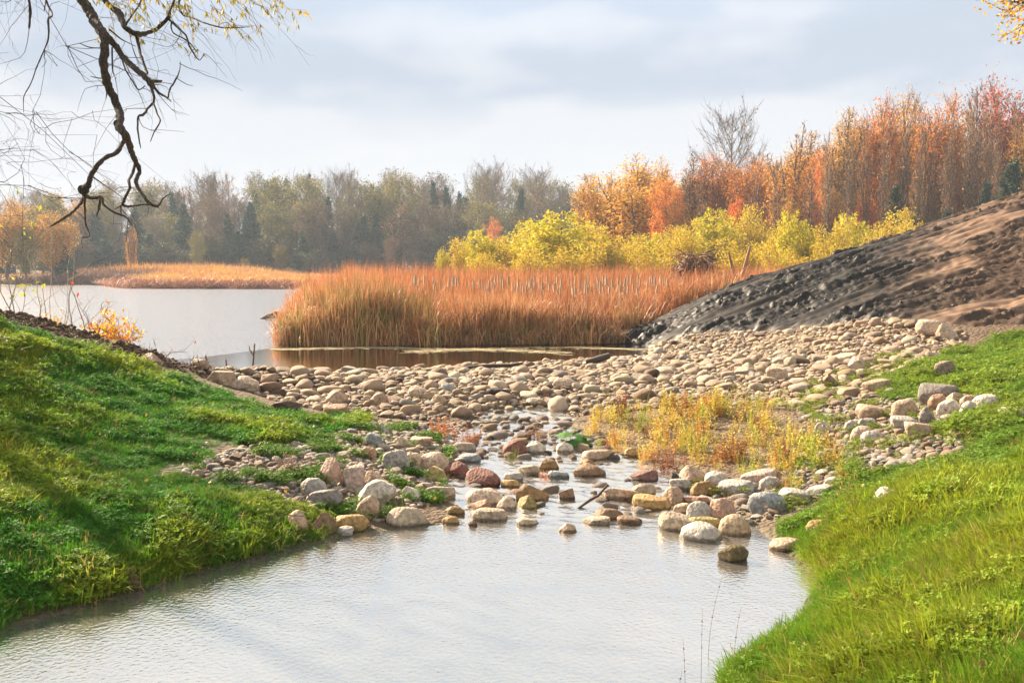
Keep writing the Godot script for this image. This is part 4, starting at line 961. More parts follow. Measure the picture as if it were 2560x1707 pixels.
	["bare_tall", 11.6, 226.1, 13.50, 1.68, 0, "bare tree midway in the far wood left of the orange maple", "trees of the far wood"],
	["conifer", 16.7, 227.0, 12.35, 1.37, 0, "dark conifer midway in the far wood left of the orange maple", "trees of the far wood"],
	["olive_tree", 21.0, 218.4, 8.25, 1.72, 0, "olive yellow tree midway in the far wood hidden by the orange maple", "trees of the far wood"],
	["olive_tree", 24.7, 216.0, 10.49, 1.32, 0, "tall olive yellow tree midway in the far wood hidden by the orange maple", "trees of the far wood"],
	["bare_tall", 28.4, 223.7, 10.24, 2.17, 0, "bare tree midway in the far wood hidden by the orange maple", "trees of the far wood"],
	["bare_tall", -126.3, 239.8, 12.97, 2.11, 0, "bare tree at the back in the far wood at the far left edge", "trees of the far wood"],
	["conifer", -124.8, 243.1, 14.86, 1.46, 0, "dark conifer at the back in the far wood at the far left edge", "trees of the far wood"],
	["conifer", -122.5, 250.5, 16.91, 1.42, 0, "tall dark conifer at the back in the far wood at the far left edge", "trees of the far wood"],
	["maple_orange", -117.3, 250.6, 15.77, 1.49, 1, "orange tree at the back in the far wood at the far left edge", "trees of the far wood"],
	["bare", -113.8, 250.8, 17.04, 1.83, 0, "grey bare tree at the back in the far wood left of the hanging limb", "trees of the far wood"],
	["conifer", -104.7, 242.1, 15.14, 1.67, 0, "dark conifer at the back in the far wood left of the hanging limb", "trees of the far wood"],
	["bare_tall", -99.7, 240.9, 15.30, 1.87, 0, "bare tree at the back in the far wood behind the hanging limb", "trees of the far wood"],
	["brown_tree", -95.7, 245.4, 17.12, 1.79, 0, "brown tree at the back in the far wood behind the hanging limb", "trees of the far wood"],
	["brown_tree", -91.0, 240.2, 19.14, 1.48, 0, "tall brown tree at the back in the far wood right of the hanging limb", "trees of the far wood"],
	["bare_tall", -86.1, 244.3, 19.63, 2.65, 0, "tall bare tree at the back in the far wood right of the hanging limb", "trees of the far wood"],
	["bare_tall", -85.3, 250.3, 20.68, 2.62, 0, "tall bare tree at the back in the far wood right of the hanging limb", "trees of the far wood"],
	["conifer", -77.3, 243.5, 18.12, 1.72, 0, "dark conifer at the back in the far wood behind the marsh grass", "trees of the far wood"],
	["bare_tall", -73.8, 244.2, 18.55, 2.21, 0, "bare tree at the back in the far wood behind the marsh grass", "trees of the far wood"],
	["conifer", -69.1, 243.9, 21.65, 1.55, 0, "tall dark conifer at the back in the far wood behind the marsh grass", "trees of the far wood"],
	["bare_tall", -64.5, 241.7, 21.14, 2.07, 0, "tall bare tree at the back in the far wood above the marsh point", "trees of the far wood"],
	["brown_tree", -59.3, 243.2, 21.35, 1.40, 0, "tall brown tree at the back in the far wood above the marsh point", "trees of the far wood"],
	["conifer", -55.7, 245.9, 21.34, 1.68, 0, "dark conifer at the back in the far wood beyond the open lake", "trees of the far wood"],
	["conifer", -51.8, 245.3, 21.15, 1.81, 0, "dark conifer at the back in the far wood beyond the open lake", "trees of the far wood"],
	["conifer", -46.9, 244.3, 22.17, 1.52, 0, "tall dark conifer at the back in the far wood beyond the open lake", "trees of the far wood"],
	["bare", -39.7, 242.7, 21.02, 1.64, 0, "grey bare tree at the back in the far wood left of the cattails", "trees of the far wood"],
	["bare_tall", -35.2, 243.1, 19.02, 2.08, 0, "bare tree at the back in the far wood left of the cattails", "trees of the far wood"],
	["conifer", -32.8, 250.8, 20.24, 1.58, 0, "dark conifer at the back in the far wood left of the cattails", "trees of the far wood"],
	["brown_tree", -28.1, 244.1, 22.13, 1.43, 0, "tall brown tree at the back in the far wood above the left cattails", "trees of the far wood"],
	["bare_tall", -23.0, 248.8, 20.71, 2.42, 0, "bare tree at the back in the far wood above the left cattails", "trees of the far wood"],
	["brown_tree", -17.8, 245.2, 21.23, 2.01, 0, "tall brown tree at the back in the far wood above the first willow", "trees of the far wood"],
	["bare_tall", -13.7, 244.9, 18.30, 2.63, 0, "bare tree at the back in the far wood above the first willow", "trees of the far wood"],
	["bare", -8.0, 249.6, 21.22, 1.66, 0, "grey bare tree at the back in the far wood above the first willow", "trees of the far wood"],
	["bare", -5.2, 245.5, 22.71, 1.76, 0, "tall grey bare tree at the back in the far wood above the yellow willows", "trees of the far wood"],
	["olive_tree", 1.6, 246.2, 19.90, 1.40, 0, "olive yellow tree at the back in the far wood above the yellow willows", "trees of the far wood"],
	["bare", 5.0, 246.5, 20.62, 1.69, 0, "grey bare tree at the back in the far wood left of the orange maple", "trees of the far wood"],
	["olive_tree", 11.1, 248.6, 19.82, 1.62, 0, "tall olive yellow tree at the back in the far wood left of the orange maple", "trees of the far wood"],
	["bare_tall", 14.6, 245.4, 14.15, 2.54, 0, "bare tree at the back in the far wood left of the orange maple", "trees of the far wood"],
	["bare_tall", 18.5, 240.6, 12.82, 1.72, 0, "bare tree at the back in the far wood hidden by the orange maple", "trees of the far wood"],
	["bare", 22.6, 242.9, 11.88, 1.43, 0, "grey bare tree at the back in the far wood hidden by the orange maple", "trees of the far wood"],
	["brown_tree", 26.8, 239.4, 9.88, 1.39, 0, "brown tree at the back in the far wood hidden by the orange maple", "trees of the far wood"],
	["bare", 33.6, 245.4, 10.20, 1.51, 0, "grey bare tree at the back in the far wood hidden by the orange maple", "trees of the far wood"],
	["bush", -145.3, 264.8, 9.92, 1.08, 0, "dark undergrowth bush deep in the far wood at the far left edge", "undergrowth of the far wood"],
	["bush", -140.2, 262.0, 7.56, 0.99, 0, "dark undergrowth bush deep in the far wood at the far left edge", "undergrowth of the far wood"],
	["bush", -134.8, 259.1, 9.09, 1.14, 0, "dark undergrowth bush deep in the far wood at the far left edge", "undergrowth of the far wood"],
	["bush", -132.1, 263.6, 8.49, 1.11, 0, "dark undergrowth bush deep in the far wood at the far left edge", "undergrowth of the far wood"],
	["bush", -131.1, 265.8, 10.37, 1.23, 0, "dark undergrowth bush deep in the far wood at the far left edge", "undergrowth of the far wood"],
	["bush", -124.5, 258.6, 7.98, 1.12, 0, "dark undergrowth bush deep in the far wood at the far left edge", "undergrowth of the far wood"],
	["bush", -122.1, 260.9, 8.19, 1.22, 0, "dark undergrowth bush deep in the far wood at the far left edge", "undergrowth of the far wood"],
	["bush", -115.9, 258.7, 8.17, 0.92, 0, "dark undergrowth bush deep in the far wood left of the hanging limb", "undergrowth of the far wood"],
	["bush", -114.2, 263.9, 9.14, 1.07, 0, "dark undergrowth bush deep in the far wood left of the hanging limb", "undergrowth of the far wood"],
	["bush", -110.0, 259.4, 8.24, 0.88, 0, "dark undergrowth bush deep in the far wood behind the hanging limb", "undergrowth of the far wood"],
	["bush", -108.3, 265.4, 8.93, 1.06, 0, "dark undergrowth bush deep in the far wood behind the hanging limb", "undergrowth of the far wood"],
	["bush", -103.6, 261.5, 7.57, 1.19, 0, "dark undergrowth bush deep in the far wood behind the hanging limb", "undergrowth of the far wood"],
	["bush", -100.0, 260.1, 8.64, 1.12, 0, "dark undergrowth bush deep in the far wood right of the hanging limb", "undergrowth of the far wood"],
	["bush", -97.8, 264.3, 8.39, 1.15, 0, "dark undergrowth bush deep in the far wood right of the hanging limb", "undergrowth of the far wood"],
	["bush", -92.9, 259.5, 8.79, 1.21, 0, "dark undergrowth bush deep in the far wood right of the hanging limb", "undergrowth of the far wood"],
	["bush", -90.6, 263.3, 8.14, 0.93, 0, "dark undergrowth bush deep in the far wood right of the hanging limb", "undergrowth of the far wood"],
	["bush", -86.7, 262.5, 8.02, 0.90, 0, "dark undergrowth bush deep in the far wood behind the marsh grass", "undergrowth of the far wood"],
	["bush", -80.5, 258.2, 7.88, 1.05, 0, "dark undergrowth bush deep in the far wood behind the marsh grass", "undergrowth of the far wood"],
	["bush", -77.0, 258.1, 8.35, 0.96, 0, "dark undergrowth bush deep in the far wood behind the marsh grass", "undergrowth of the far wood"],
	["bush", -74.9, 258.9, 8.05, 0.96, 0, "dark undergrowth bush deep in the far wood behind the marsh grass", "undergrowth of the far wood"],
	["bush", -71.2, 260.2, 8.77, 0.90, 0, "dark undergrowth bush deep in the far wood above the marsh point", "undergrowth of the far wood"],
	["bush", -68.7, 263.9, 8.06, 1.11, 0, "dark undergrowth bush deep in the far wood above the marsh point", "undergrowth of the far wood"],
	["bush", -64.3, 264.0, 7.63, 1.20, 0, "dark undergrowth bush deep in the far wood above the marsh point", "undergrowth of the far wood"],
	["bush", -61.6, 265.6, 9.80, 0.95, 0, "dark undergrowth bush deep in the far wood above the marsh point", "undergrowth of the far wood"],
	["bush", -56.1, 259.5, 7.56, 1.06, 0, "dark undergrowth bush deep in the far wood beyond the open lake", "undergrowth of the far wood"],
	["bush", -52.7, 262.9, 9.47, 1.18, 0, "dark undergrowth bush deep in the far wood beyond the open lake", "undergrowth of the far wood"],
	["bush", -50.2, 263.9, 9.19, 1.02, 0, "dark undergrowth bush deep in the far wood beyond the open lake", "undergrowth of the far wood"],
	["bush", -45.7, 264.1, 7.53, 0.91, 0, "dark undergrowth bush deep in the far wood left of the cattails", "undergrowth of the far wood"],
	["bush", -42.5, 259.2, 9.49, 1.13, 0, "dark undergrowth bush deep in the far wood left of the cattails", "undergrowth of the far wood"],
	["bush", -40.5, 265.8, 9.23, 1.11, 0, "dark undergrowth bush deep in the far wood left of the cattails", "undergrowth of the far wood"],
	["bush", -35.3, 261.7, 8.32, 0.97, 0, "dark undergrowth bush deep in the far wood left of the cattails", "undergrowth of the far wood"],
	["bush", -31.4, 260.4, 10.04, 0.87, 0, "dark undergrowth bush deep in the far wood above the left cattails", "undergrowth of the far wood"],
	["bush", -29.0, 263.4, 7.81, 1.06, 0, "dark undergrowth bush deep in the far wood above the left cattails", "undergrowth of the far wood"],
	["bush", -25.9, 259.9, 9.67, 1.06, 0, "dark undergrowth bush deep in the far wood above the left cattails", "undergrowth of the far wood"],
	["bush", -22.2, 261.7, 8.27, 1.02, 0, "dark undergrowth bush deep in the far wood above the left cattails", "undergrowth of the far wood"],
	["bush", -18.3, 263.2, 9.83, 1.15, 0, "dark undergrowth bush deep in the far wood above the first willow", "undergrowth of the far wood"],
	["bush", -14.1, 262.4, 8.10, 1.15, 0, "dark undergrowth bush deep in the far wood above the first willow", "undergrowth of the far wood"],
	["bush", -9.9, 260.7, 8.78, 1.15, 0, "dark undergrowth bush deep in the far wood above the first willow", "undergrowth of the far wood"],
	["bush", -6.0, 261.0, 10.19, 1.13, 0, "dark undergrowth bush deep in the far wood above the yellow willows", "undergrowth of the far wood"],
	["bush", -3.8, 260.0, 7.96, 1.03, 0, "dark undergrowth bush deep in the far wood above the yellow willows", "undergrowth of the far wood"],
	["bush", -0.2, 263.9, 10.39, 0.93, 0, "dark undergrowth bush deep in the far wood above the yellow willows", "undergrowth of the far wood"],
	["bush", 3.3, 259.4, 9.55, 1.14, 0, "dark undergrowth bush deep in the far wood above the yellow willows", "undergrowth of the far wood"],
	["bush", 8.2, 260.9, 8.79, 1.08, 0, "dark undergrowth bush deep in the far wood left of the orange maple", "undergrowth of the far wood"],
	["bush", 11.4, 260.4, 9.80, 1.21, 0, "dark undergrowth bush deep in the far wood left of the orange maple", "undergrowth of the far wood"],
	["bush", -101.9, 193.0, 7.39, 0.68, 0, "dark bush at the edge in the far wood at the far left edge", "low growth at the far wood edge"],
	["conifer", -95.9, 189.4, 6.71, 1.47, 0, "dark conifer at the edge in the far wood at the far left edge", "low growth at the far wood edge"],
	["bush", -95.9, 193.8, 8.86, 0.81, 0, "dark bush at the edge in the far wood at the far left edge", "low growth at the far wood edge"],
	["brown_tree", -93.4, 193.8, 5.33, 0.92, 0, "brown tree at the edge in the far wood at the far left edge", "low growth at the far wood edge"],
	["brown_tree", -86.5, 188.5, 6.04, 0.92, 0, "brown tree at the edge in the far wood left of the hanging limb", "low growth at the far wood edge"],
	["brown_tree", -83.9, 191.1, 5.55, 1.20, 0, "brown tree at the edge in the far wood left of the hanging limb", "low growth at the far wood edge"],
	["bush", -79.1, 190.4, 8.31, 0.68, 0, "dark bush at the edge in the far wood behind the hanging limb", "low growth at the far wood edge"],
	["brown_tree", -77.4, 189.7, 6.98, 0.81, 0, "brown tree at the edge in the far wood behind the hanging limb", "low growth at the far wood edge"],
	["conifer", -74.3, 193.1, 7.77, 1.64, 0, "dark conifer at the edge in the far wood right of the hanging limb", "low growth at the far wood edge"],
	["conifer", -70.6, 192.0, 6.77, 1.61, 0, "dark conifer at the edge in the far wood right of the hanging limb", "low growth at the far wood edge"],
	["conifer", -67.1, 193.9, 8.83, 1.58, 0, "dark conifer at the edge in the far wood right of the hanging limb", "low growth at the far wood edge"],
	["bush", -63.0, 192.2, 6.53, 0.74, 0, "dark bush at the edge in the far wood behind the marsh grass", "low growth at the far wood edge"],
	["bush", -60.2, 192.9, 5.19, 0.68, 0, "dark bush at the edge in the far wood behind the marsh grass", "low growth at the far wood edge"],
	["bush", -55.5, 191.7, 7.46, 0.52, 0, "dark bush at the edge in the far wood behind the marsh grass", "low growth at the far wood edge"],
	["conifer", -52.7, 193.9, 7.19, 1.11, 0, "dark conifer at the edge in the far wood above the marsh point", "low growth at the far wood edge"],
	["conifer", -49.6, 189.8, 9.08, 1.56, 0, "dark conifer at the edge in the far wood above the marsh point", "low growth at the far wood edge"],
	["bush", -44.3, 189.2, 7.60, 0.72, 0, "dark bush at the edge in the far wood above the marsh point", "low growth at the far wood edge"],
	["conifer", -42.9, 190.2, 8.20, 1.08, 0, "dark conifer at the edge in the far wood beyond the open lake", "low growth at the far wood edge"],
	["conifer", -37.9, 191.4, 8.55, 1.41, 0, "dark conifer at the edge in the far wood beyond the open lake", "low growth at the far wood edge"],
	["bush", -34.5, 188.1, 5.23, 0.59, 0, "dark bush at the edge in the far wood beyond the open lake", "low growth at the far wood edge"],
	["conifer", -32.5, 192.2, 8.90, 1.04, 0, "dark conifer at the edge in the far wood left of the cattails", "low growth at the far wood edge"],
	["conifer", -28.4, 188.6, 6.16, 1.31, 0, "dark conifer at the edge in the far wood left of the cattails", "low growth at the far wood edge"],
	["brown_tree", -26.1, 191.5, 6.58, 1.11, 0, "brown tree at the edge in the far wood left of the cattails", "low growth at the far wood edge"],
	["conifer", -22.7, 194.1, 8.20, 1.53, 0, "dark conifer at the edge in the far wood above the left cattails", "low growth at the far wood edge"],
	["brown_tree", -17.2, 193.6, 7.54, 1.13, 0, "brown tree at the edge in the far wood above the left cattails", "low growth at the far wood edge"],
	["bush", -13.7, 193.0, 8.79, 0.80, 0, "dark bush at the edge in the far wood above the first willow", "low growth at the far wood edge"],
	["conifer", -11.8, 190.2, 7.07, 1.58, 0, "dark conifer at the edge in the far wood above the first willow", "low growth at the far wood edge"],
	["conifer", -6.7, 191.5, 8.03, 1.15, 0, "dark conifer at the edge in the far wood above the first willow", "low growth at the far wood edge"],
	["olive_tree", -40.6, 184.0, 6.06, 0.47, 5, "small pale yellow tree at the far shore", "accent trees of the far shore"],
	["brown_tree", -21.3, 184.0, 7.31, 0.57, 2, "small russet tree low in the far wood beyond the left cattails", "accent trees of the far shore"],
	["bare_tall", -66.5, 184.0, 9.39, 0.70, 0, "thin pale bare tree at the far shore", "accent trees of the far shore"],
	["maple_round", -3.1, 184.0, 10.43, 0.70, 0, "small bright red tree left of the yellow willows", "accent trees of the far shore"],
	["tall_gold", -66.5, 184.0, 10.43, 0.67, 1, "slender yellow green tree behind the hanging limb", "accent trees of the far shore"],
	["olive_tree", -55.1, 184.0, 8.35, 0.52, 0, "small olive tree above the golden marsh grass", "accent trees of the far shore"],
	["maple_orange", -65.3, 150.0, 9.89, 1.43, 1, "golden orange tree at the left beneath the hanging limb", "accent trees of the far shore"],
	["olive_tree", -69.3, 150.0, 7.92, 0.95, 0, "dull olive tree at the far left shore", "accent trees of the far shore"],
	["maple_orange", -72.1, 150.0, 10.46, 1.43, 1, "orange tree at the picture's left edge", "accent trees of the far shore"],
	["conifer", -63.7, 150.0, 5.65, 0.71, 0, "dark conifer left of the golden marsh grass", "accent trees of the far shore"],
	["olive_tree", -46.8, 184.0, 3.84, 0.39, 5, "tiny pale bush at the far shore", "accent trees of the far shore"],
]

# the limb that hangs into the picture: name, then x, y, z, radius for each joint
const LIMBS := [
	["main", [-3.144, 4.709, -7.60, 0.0417, -3.148, 4.635, -7.74, 0.0387, -3.119, 4.555, -7.78, 0.0351, -3.018, 4.429, -7.68, 0.0347, -2.915, 4.306, -7.52, 0.0328, -2.830, 4.205, -7.42, 0.0324, -2.857, 4.072, -7.46, 0.0301, -2.899, 3.974, -7.60, 0.0295, -2.917, 3.885, -7.74, 0.0288, -2.885, 3.800, -7.77, 0.0289, -2.828, 3.708, -7.67, 0.0297, -2.785, 3.629, -7.52, 0.0291, -2.716, 3.561, -7.42, 0.0276, -2.704, 3.523, -7.46, 0.0253, -2.729, 3.433, -7.61, 0.0196, -2.748, 3.383, -7.74, 0.0188, -2.736, 3.321, -7.77, 0.0151, -2.725, 3.235, -7.67, 0.0136, -2.634, 3.146, -7.51, 0.0121, -2.553, 3.071, -7.42, 0.0132, -2.505, 3.049, -7.46, 0.0096, -2.513, 3.115, -7.61, 0.0061, -2.506, 3.157, -7.75, 0.0025]],
	["a", [-2.830, 3.560, -7.77, 0.0188, -2.853, 3.520, -7.76, 0.0163, -2.845, 3.447, -7.63, 0.0172, -2.866, 3.393, -7.48, 0.0157, -2.902, 3.338, -7.42, 0.0168, -2.973, 3.283, -7.50, 0.0182, -3.069, 3.221, -7.66, 0.0210, -3.141, 3.184, -7.77, 0.0301, -3.137, 3.138, -7.75, 0.0163, -3.124, 3.065, -7.62, 0.0111, -3.128, 2.993, -7.47, 0.0097, -3.195, 2.934, -7.42, 0.0084, -3.292, 2.906, -7.50, 0.0036]],
	["a2", [-3.054, 3.124, -7.55, 0.0098, -3.111, 3.030, -7.69, 0.0074, -3.124, 2.941, -7.73, 0.0062, -3.061, 2.847, -7.63, 0.0062, -3.049, 2.823, -7.47, 0.0048, -3.005, 2.752, -7.37, 0.0024]],
	["a3", [-3.140, 3.145, -7.76, 0.0150, -3.028, 3.117, -7.64, 0.0123, -2.910, 3.113, -7.49, 0.0121, -2.865, 3.052, -7.42, 0.0084, -2.817, 3.006, -7.49, 0.0073, -2.797, 2.982, -7.64, 0.0062, -2.791, 2.923, -7.76, 0.0025]],
	["a4", [-2.979, 3.118, -7.65, 0.0086, -3.002, 3.042, -7.67, 0.0087, -2.973, 2.985, -7.56, 0.0049, -2.887, 2.952, -7.40, 0.0024]],
	["a5", [-3.079, 3.287, -7.75, 0.0063, -3.023, 3.243, -7.77, 0.0050, -2.904, 3.183, -7.66, 0.0049, -2.758, 3.108, -7.50, 0.0024]],
	["b2", [-2.794, 3.389, -7.86, 0.0127, -2.782, 3.293, -7.74, 0.0113, -2.750, 3.241, -7.59, 0.0110, -2.717, 3.185, -7.52, 0.0097, -2.774, 3.126, -7.59, 0.0110, -2.851, 3.078, -7.74, 0.0112, -2.837, 3.073, -7.86, 0.0076, -2.744, 3.086, -7.86, 0.0063, -2.610, 3.072, -7.74, 0.0062]],
	["b3", [-2.833, 3.076, -7.70, 0.0075, -2.949, 3.052, -7.84, 0.0038]],
	["b4", [-2.817, 3.051, -7.60, 0.0061, -2.861, 3.001, -7.74, 0.0037, -2.834, 2.989, -7.78, 0.0025]],
	["c", [-2.892, 4.259, -7.59, 0.0294, -2.858, 4.216, -7.68, 0.0235, -2.780, 4.119, -7.63, 0.0222, -2.654, 4.016, -7.49, 0.0193, -2.533, 3.929, -7.35, 0.0202, -2.489, 3.882, -7.33, 0.0237, -2.513, 3.858, -7.43, 0.0108, -2.554, 3.834, -7.59, 0.0086, -2.592, 3.804, -7.68, 0.0087, -2.609, 3.765, -7.63, 0.0086, -2.598, 3.693, -7.49, 0.0097, -2.586, 3.655, -7.35, 0.0071, -2.583, 3.549, -7.33, 0.0059, -2.605, 3.451, -7.44, 0.0036]],
	["c1", [-2.553, 3.925, -7.50, 0.0170, -2.556, 3.950, -7.64, 0.0123, -2.523, 3.960, -7.68, 0.0099]],
	["c2", [-2.583, 3.802, -7.66, 0.0074, -2.516, 3.702, -7.54, 0.0061, -2.448, 3.630, -7.39, 0.0060, -2.469, 3.548, -7.32, 0.0047, -2.520, 3.489, -7.39, 0.0024]],
	["c3", [-2.569, 3.918, -7.60, 0.0110, -2.526, 3.864, -7.62, 0.0098, -2.440, 3.815, -7.51, 0.0073, -2.355, 3.759, -7.35, 0.0024]],
	["c4", [-2.477, 3.836, -7.66, 0.0062, -2.424, 3.876, -7.54, 0.0061, -2.330, 3.924, -7.39, 0.0060, -2.282, 3.972, -7.32, 0.0035, -2.301, 4.045, -7.39, 0.0018]],
	["c5", [-2.412, 3.977, -7.65, 0.0037, -2.348, 3.936, -7.67, 0.0025, -2.264, 3.904, -7.56, 0.0018]],
	["d", [-3.043, 4.690, -7.85, 0.0190, -3.037, 4.603, -7.97, 0.0193, -2.981, 4.548, -7.96, 0.0205, -2.874, 4.471, -7.83, 0.0253, -2.796, 4.366, -7.68, 0.0186, -2.745, 4.310, -7.62, 0.0185, -2.697, 4.296, -7.70, 0.0174, -2.673, 4.343, -7.86, 0.0152, -2.630, 4.408, -7.97, 0.0142, -2.557, 4.469, -7.95, 0.0154, -2.501, 4.490, -7.82, 0.0088, -2.420, 4.529, -7.67, 0.0074, -2.389, 4.591, -7.62, 0.0062]],
	["d2", [-2.792, 4.352, -7.95, 0.0141, -2.787, 4.264, -7.97, 0.0116, -2.731, 4.163, -7.86, 0.0102, -2.635, 4.012, -7.70, 0.0087]],
	["d3", [-2.554, 4.459, -7.96, 0.0077, -2.445, 4.366, -7.84, 0.0076, -2.347, 4.281, -7.69, 0.0062, -2.302, 4.191, -7.62, 0.0062, -2.259, 4.110, -7.69, 0.0037, -2.264, 4.185, -7.84, 0.0025]],
	["d4", [-2.444, 4.638, -7.90, 0.0077, -2.503, 4.582, -8.04, 0.0078, -2.488, 4.524, -8.08, 0.0065, -2.379, 4.475, -7.98, 0.0064, -2.241, 4.400, -7.82, 0.0063, -2.085, 4.346, -7.72, 0.0050, -1.901, 4.360, -7.76, 0.0025]],
	["d5", [-2.876, 4.417, -7.95, 0.0077, -2.828, 4.499, -7.97, 0.0064, -2.735, 4.550, -7.86, 0.0063, -2.653, 4.587, -7.70, 0.0050]],
	["d6", [-2.537, 4.446, -7.96, 0.0064, -2.491, 4.341, -7.84, 0.0051, -2.335, 4.243, -7.69, 0.0050, -2.252, 4.153, -7.62, 0.0037]],
	["t1", [-2.744, 4.086, -7.50, 0.0061, -2.772, 4.032, -7.64, 0.0049, -2.747, 3.975, -7.68, 0.0050, -2.663, 3.882, -7.58, 0.0049, -2.558, 3.880, -7.42, 0.0036]],
	["t2", [-2.868, 4.191, -7.65, 0.0062, -2.873, 4.025, -7.67, 0.0050, -2.807, 3.954, -7.56, 0.0024]],
	["t3", [-2.968, 3.991, -7.76, 0.0050, -2.979, 3.975, -7.64, 0.0037, -2.969, 3.960, -7.49, 0.0018]],
	["t4", [-2.890, 3.911, -7.60, 0.0049, -2.956, 3.833, -7.74, 0.0019]],
	["t5", [-2.884, 4.317, -7.65, 0.0074, -2.803, 4.252, -7.67, 0.0037, -2.663, 4.178, -7.56, 0.0024]],
	["t6", [-2.988, 4.208, -7.76, 0.0038, -3.024, 4.189, -7.64, 0.0037, -3.038, 4.188, -7.49, 0.0024]],
	["e1", [-3.688, 4.822, -8.20, 0.0106, -3.763, 4.697, -8.34, 0.0094, -3.774, 4.623, -8.38, 0.0122, -3.744, 4.464, -8.28, 0.0080]],
	["e2", [-3.652, 4.849, -8.35, 0.0094, -3.644, 4.704, -8.37, 0.0081, -3.551, 4.569, -8.26, 0.0067, -3.515, 4.492, -8.10, 0.0092, -3.480, 4.354, -8.02, 0.0065, -3.532, 4.272, -8.07, 0.0052, -3.663, 4.168, -8.22, 0.0053, -3.775, 4.055, -8.35, 0.0040, -3.841, 3.961, -8.37, 0.0041, -3.796, 3.820, -8.26, 0.0020]],
	["e3", [-3.660, 4.312, -8.36, 0.0041, -3.615, 4.240, -8.24, 0.0040, -3.536, 4.176, -8.09, 0.0026, -3.540, 4.116, -8.02, 0.0016]],
	["e4", [-3.641, 4.703, -8.36, 0.0054, -3.605, 4.591, -8.24, 0.0053]],
]

func curve_of(flat: Array, fine: float, wobble: float) -> Array:
	var c := Curve3D.new()
	var rr := []
	for k in range(0, flat.size(), 4):
		c.add_point(Vector3(flat[k], flat[k + 1], flat[k + 2]))
		rr.push_back(flat[k + 3])
	var n := c.point_count
	for k in n:
		var t := (c.get_point_position(mini(k + 1, n - 1)) - c.get_point_position(maxi(k - 1, 0))) * 0.16
		c.set_point_in(k, -t)
		c.set_point_out(k, t)
	var pts := []
	var rad := []
	for k in n - 1:
		var ln := c.get_point_position(k).distance_to(c.get_point_position(k + 1))
		var m := maxi(2, int(ln / fine))
		for q in m:
			var s := float(q) / m
			var r := lerpf(rr[k], rr[k + 1], s)
			pts.push_back(c.sample(k, s) + Vector3(rng.randf_range(-1, 1), rng.randf_range(-1, 1), rng.randf_range(-1, 1)) * r * wobble)
			rad.push_back(r * (1.0 + rng.randf_range(-0.12, 0.12)))
	pts.push_back(c.get_point_position(n - 1))
	rad.push_back(rr[n - 1] * 0.6)
	return [pts, rad]

func twig(b: Mb, from: Vector3, dir: Vector3, ln: float, r: float, sag: float, col: Color, forks: int) -> Array:
	var pts := []
	var rad := []
	var n := 7
	var wig := Vector3(rng.randf_range(-1, 1), rng.randf_range(-1, 1), rng.randf_range(-1, 1)) * 0.22 * ln
	for k in n:
		var s := k / float(n - 1)
		pts.push_back(from + dir * ln * s + Vector3(0, -sag * ln * s * s, 0) + wig * sin(s * 4.0) + Vector3(rng.randf_range(-1, 1), rng.randf_range(-1, 1), rng.randf_range(-1, 1)) * 0.022 * ln)
		rad.push_back(lerpf(r, r * 0.3, s))
	b.tube(pts, rad, 4, col)
	var tips := pts.duplicate()
	for f in forks:
		var k := rng.randi_range(1, n - 2)
		var d2 := (dir + Vector3(rng.randf_range(-1, 1), rng.randf_range(-0.6, 0.6), rng.randf_range(-1, 1)) * 0.8).normalized()
		tips.append_array(twig(b, pts[k], d2, ln * rng.randf_range(0.25, 0.5), r * 0.6, sag, col, 0))
	return tips

# ---------------------------------------------------------------- sky
func sky_image() -> Image:
	var w := 1536
	var h := 768
	var im := Image.create(w, h, false, Image.FORMAT_RGBF)
	var f := FastNoiseLite.new()
	f.seed = 11
	f.frequency = 1.0
	f.fractal_octaves = 5
	var low := Color(0.86, 0.815, 0.79)
	var band := Color(0.74, 0.765, 0.81)
	var blue := Color(0.54, 0.61, 0.715)
	var high := Color(0.60, 0.69, 0.83)
	var veil := Color(0.98, 0.945, 0.91)
	for j in h:
		var e := (0.5 - (j + 0.5) / h) * 180.0
		if e < -1.0:
			for i in w: im.set_pixel(i, j, Color(0.32, 0.29, 0.24))
			continue
		for i in w:
			var az := (i + 0.5) / w * TAU - PI
			var ce := cos(deg_to_rad(e))
			var dir := Vector3(sin(az) * ce, sin(deg_to_rad(e)), -cos(az) * ce)
			var n1 := f.get_noise_3d(dir.x * 2.2, dir.y * 9.0, dir.z * 2.2)
			var n2 := f.get_noise_3d(dir.x * 5.0 + 7.0, dir.y * 16.0, dir.z * 5.0)
			var ee := e + n1 * 2.2 + n2 * 0.9
			var c := low.lerp(band, smoothstep(0.5, 6.0, ee))
			c = c.lerp(blue, smoothstep(7.6, 9.8, ee + n2 * 1.5))
			c = c.lerp(high, smoothstep(11.0, 15.5, ee))
			c = c.lerp(veil, smoothstep(15.0, 26.0, ee) * 0.85)
			c = c.lerp(veil, clampf(smoothstep(0.0, 0.8, n2 + n1 * 0.6) * 0.35 * smoothstep(3.0, 9.0, e), 0.0, 1.0))
			var a := acos(clampf(dir.dot(SUN), -1.0, 1.0))
			c = Color(c.r, c.g, c.b) + Color(1.0, 0.93, 0.82) * (0.9 * exp(-pow(a / 0.22, 2.0)) + 0.12 * exp(-pow(a / 0.8, 2.0)))
			im.set_pixel(i, j, c)
	return im

var SUN := Vector3(-0.62, 0.50, -0.60).normalized()

# ================================================================ the scene
func _ready() -> void:
	rng.seed = 20241107
	nz.seed = 5
	nz.frequency = 0.05
	nz.fractal_octaves = 4
	nz2.seed = 9
	nz2.frequency = 0.012
	nz2.fractal_octaves = 2
	make_view()
	make_land()
	make_water()
	make_mud()
	make_woods()
	make_reeds()
	make_boulders()
	make_stones()
	make_grass()
	make_weeds()
	make_hanging_limb()
	make_small_things()

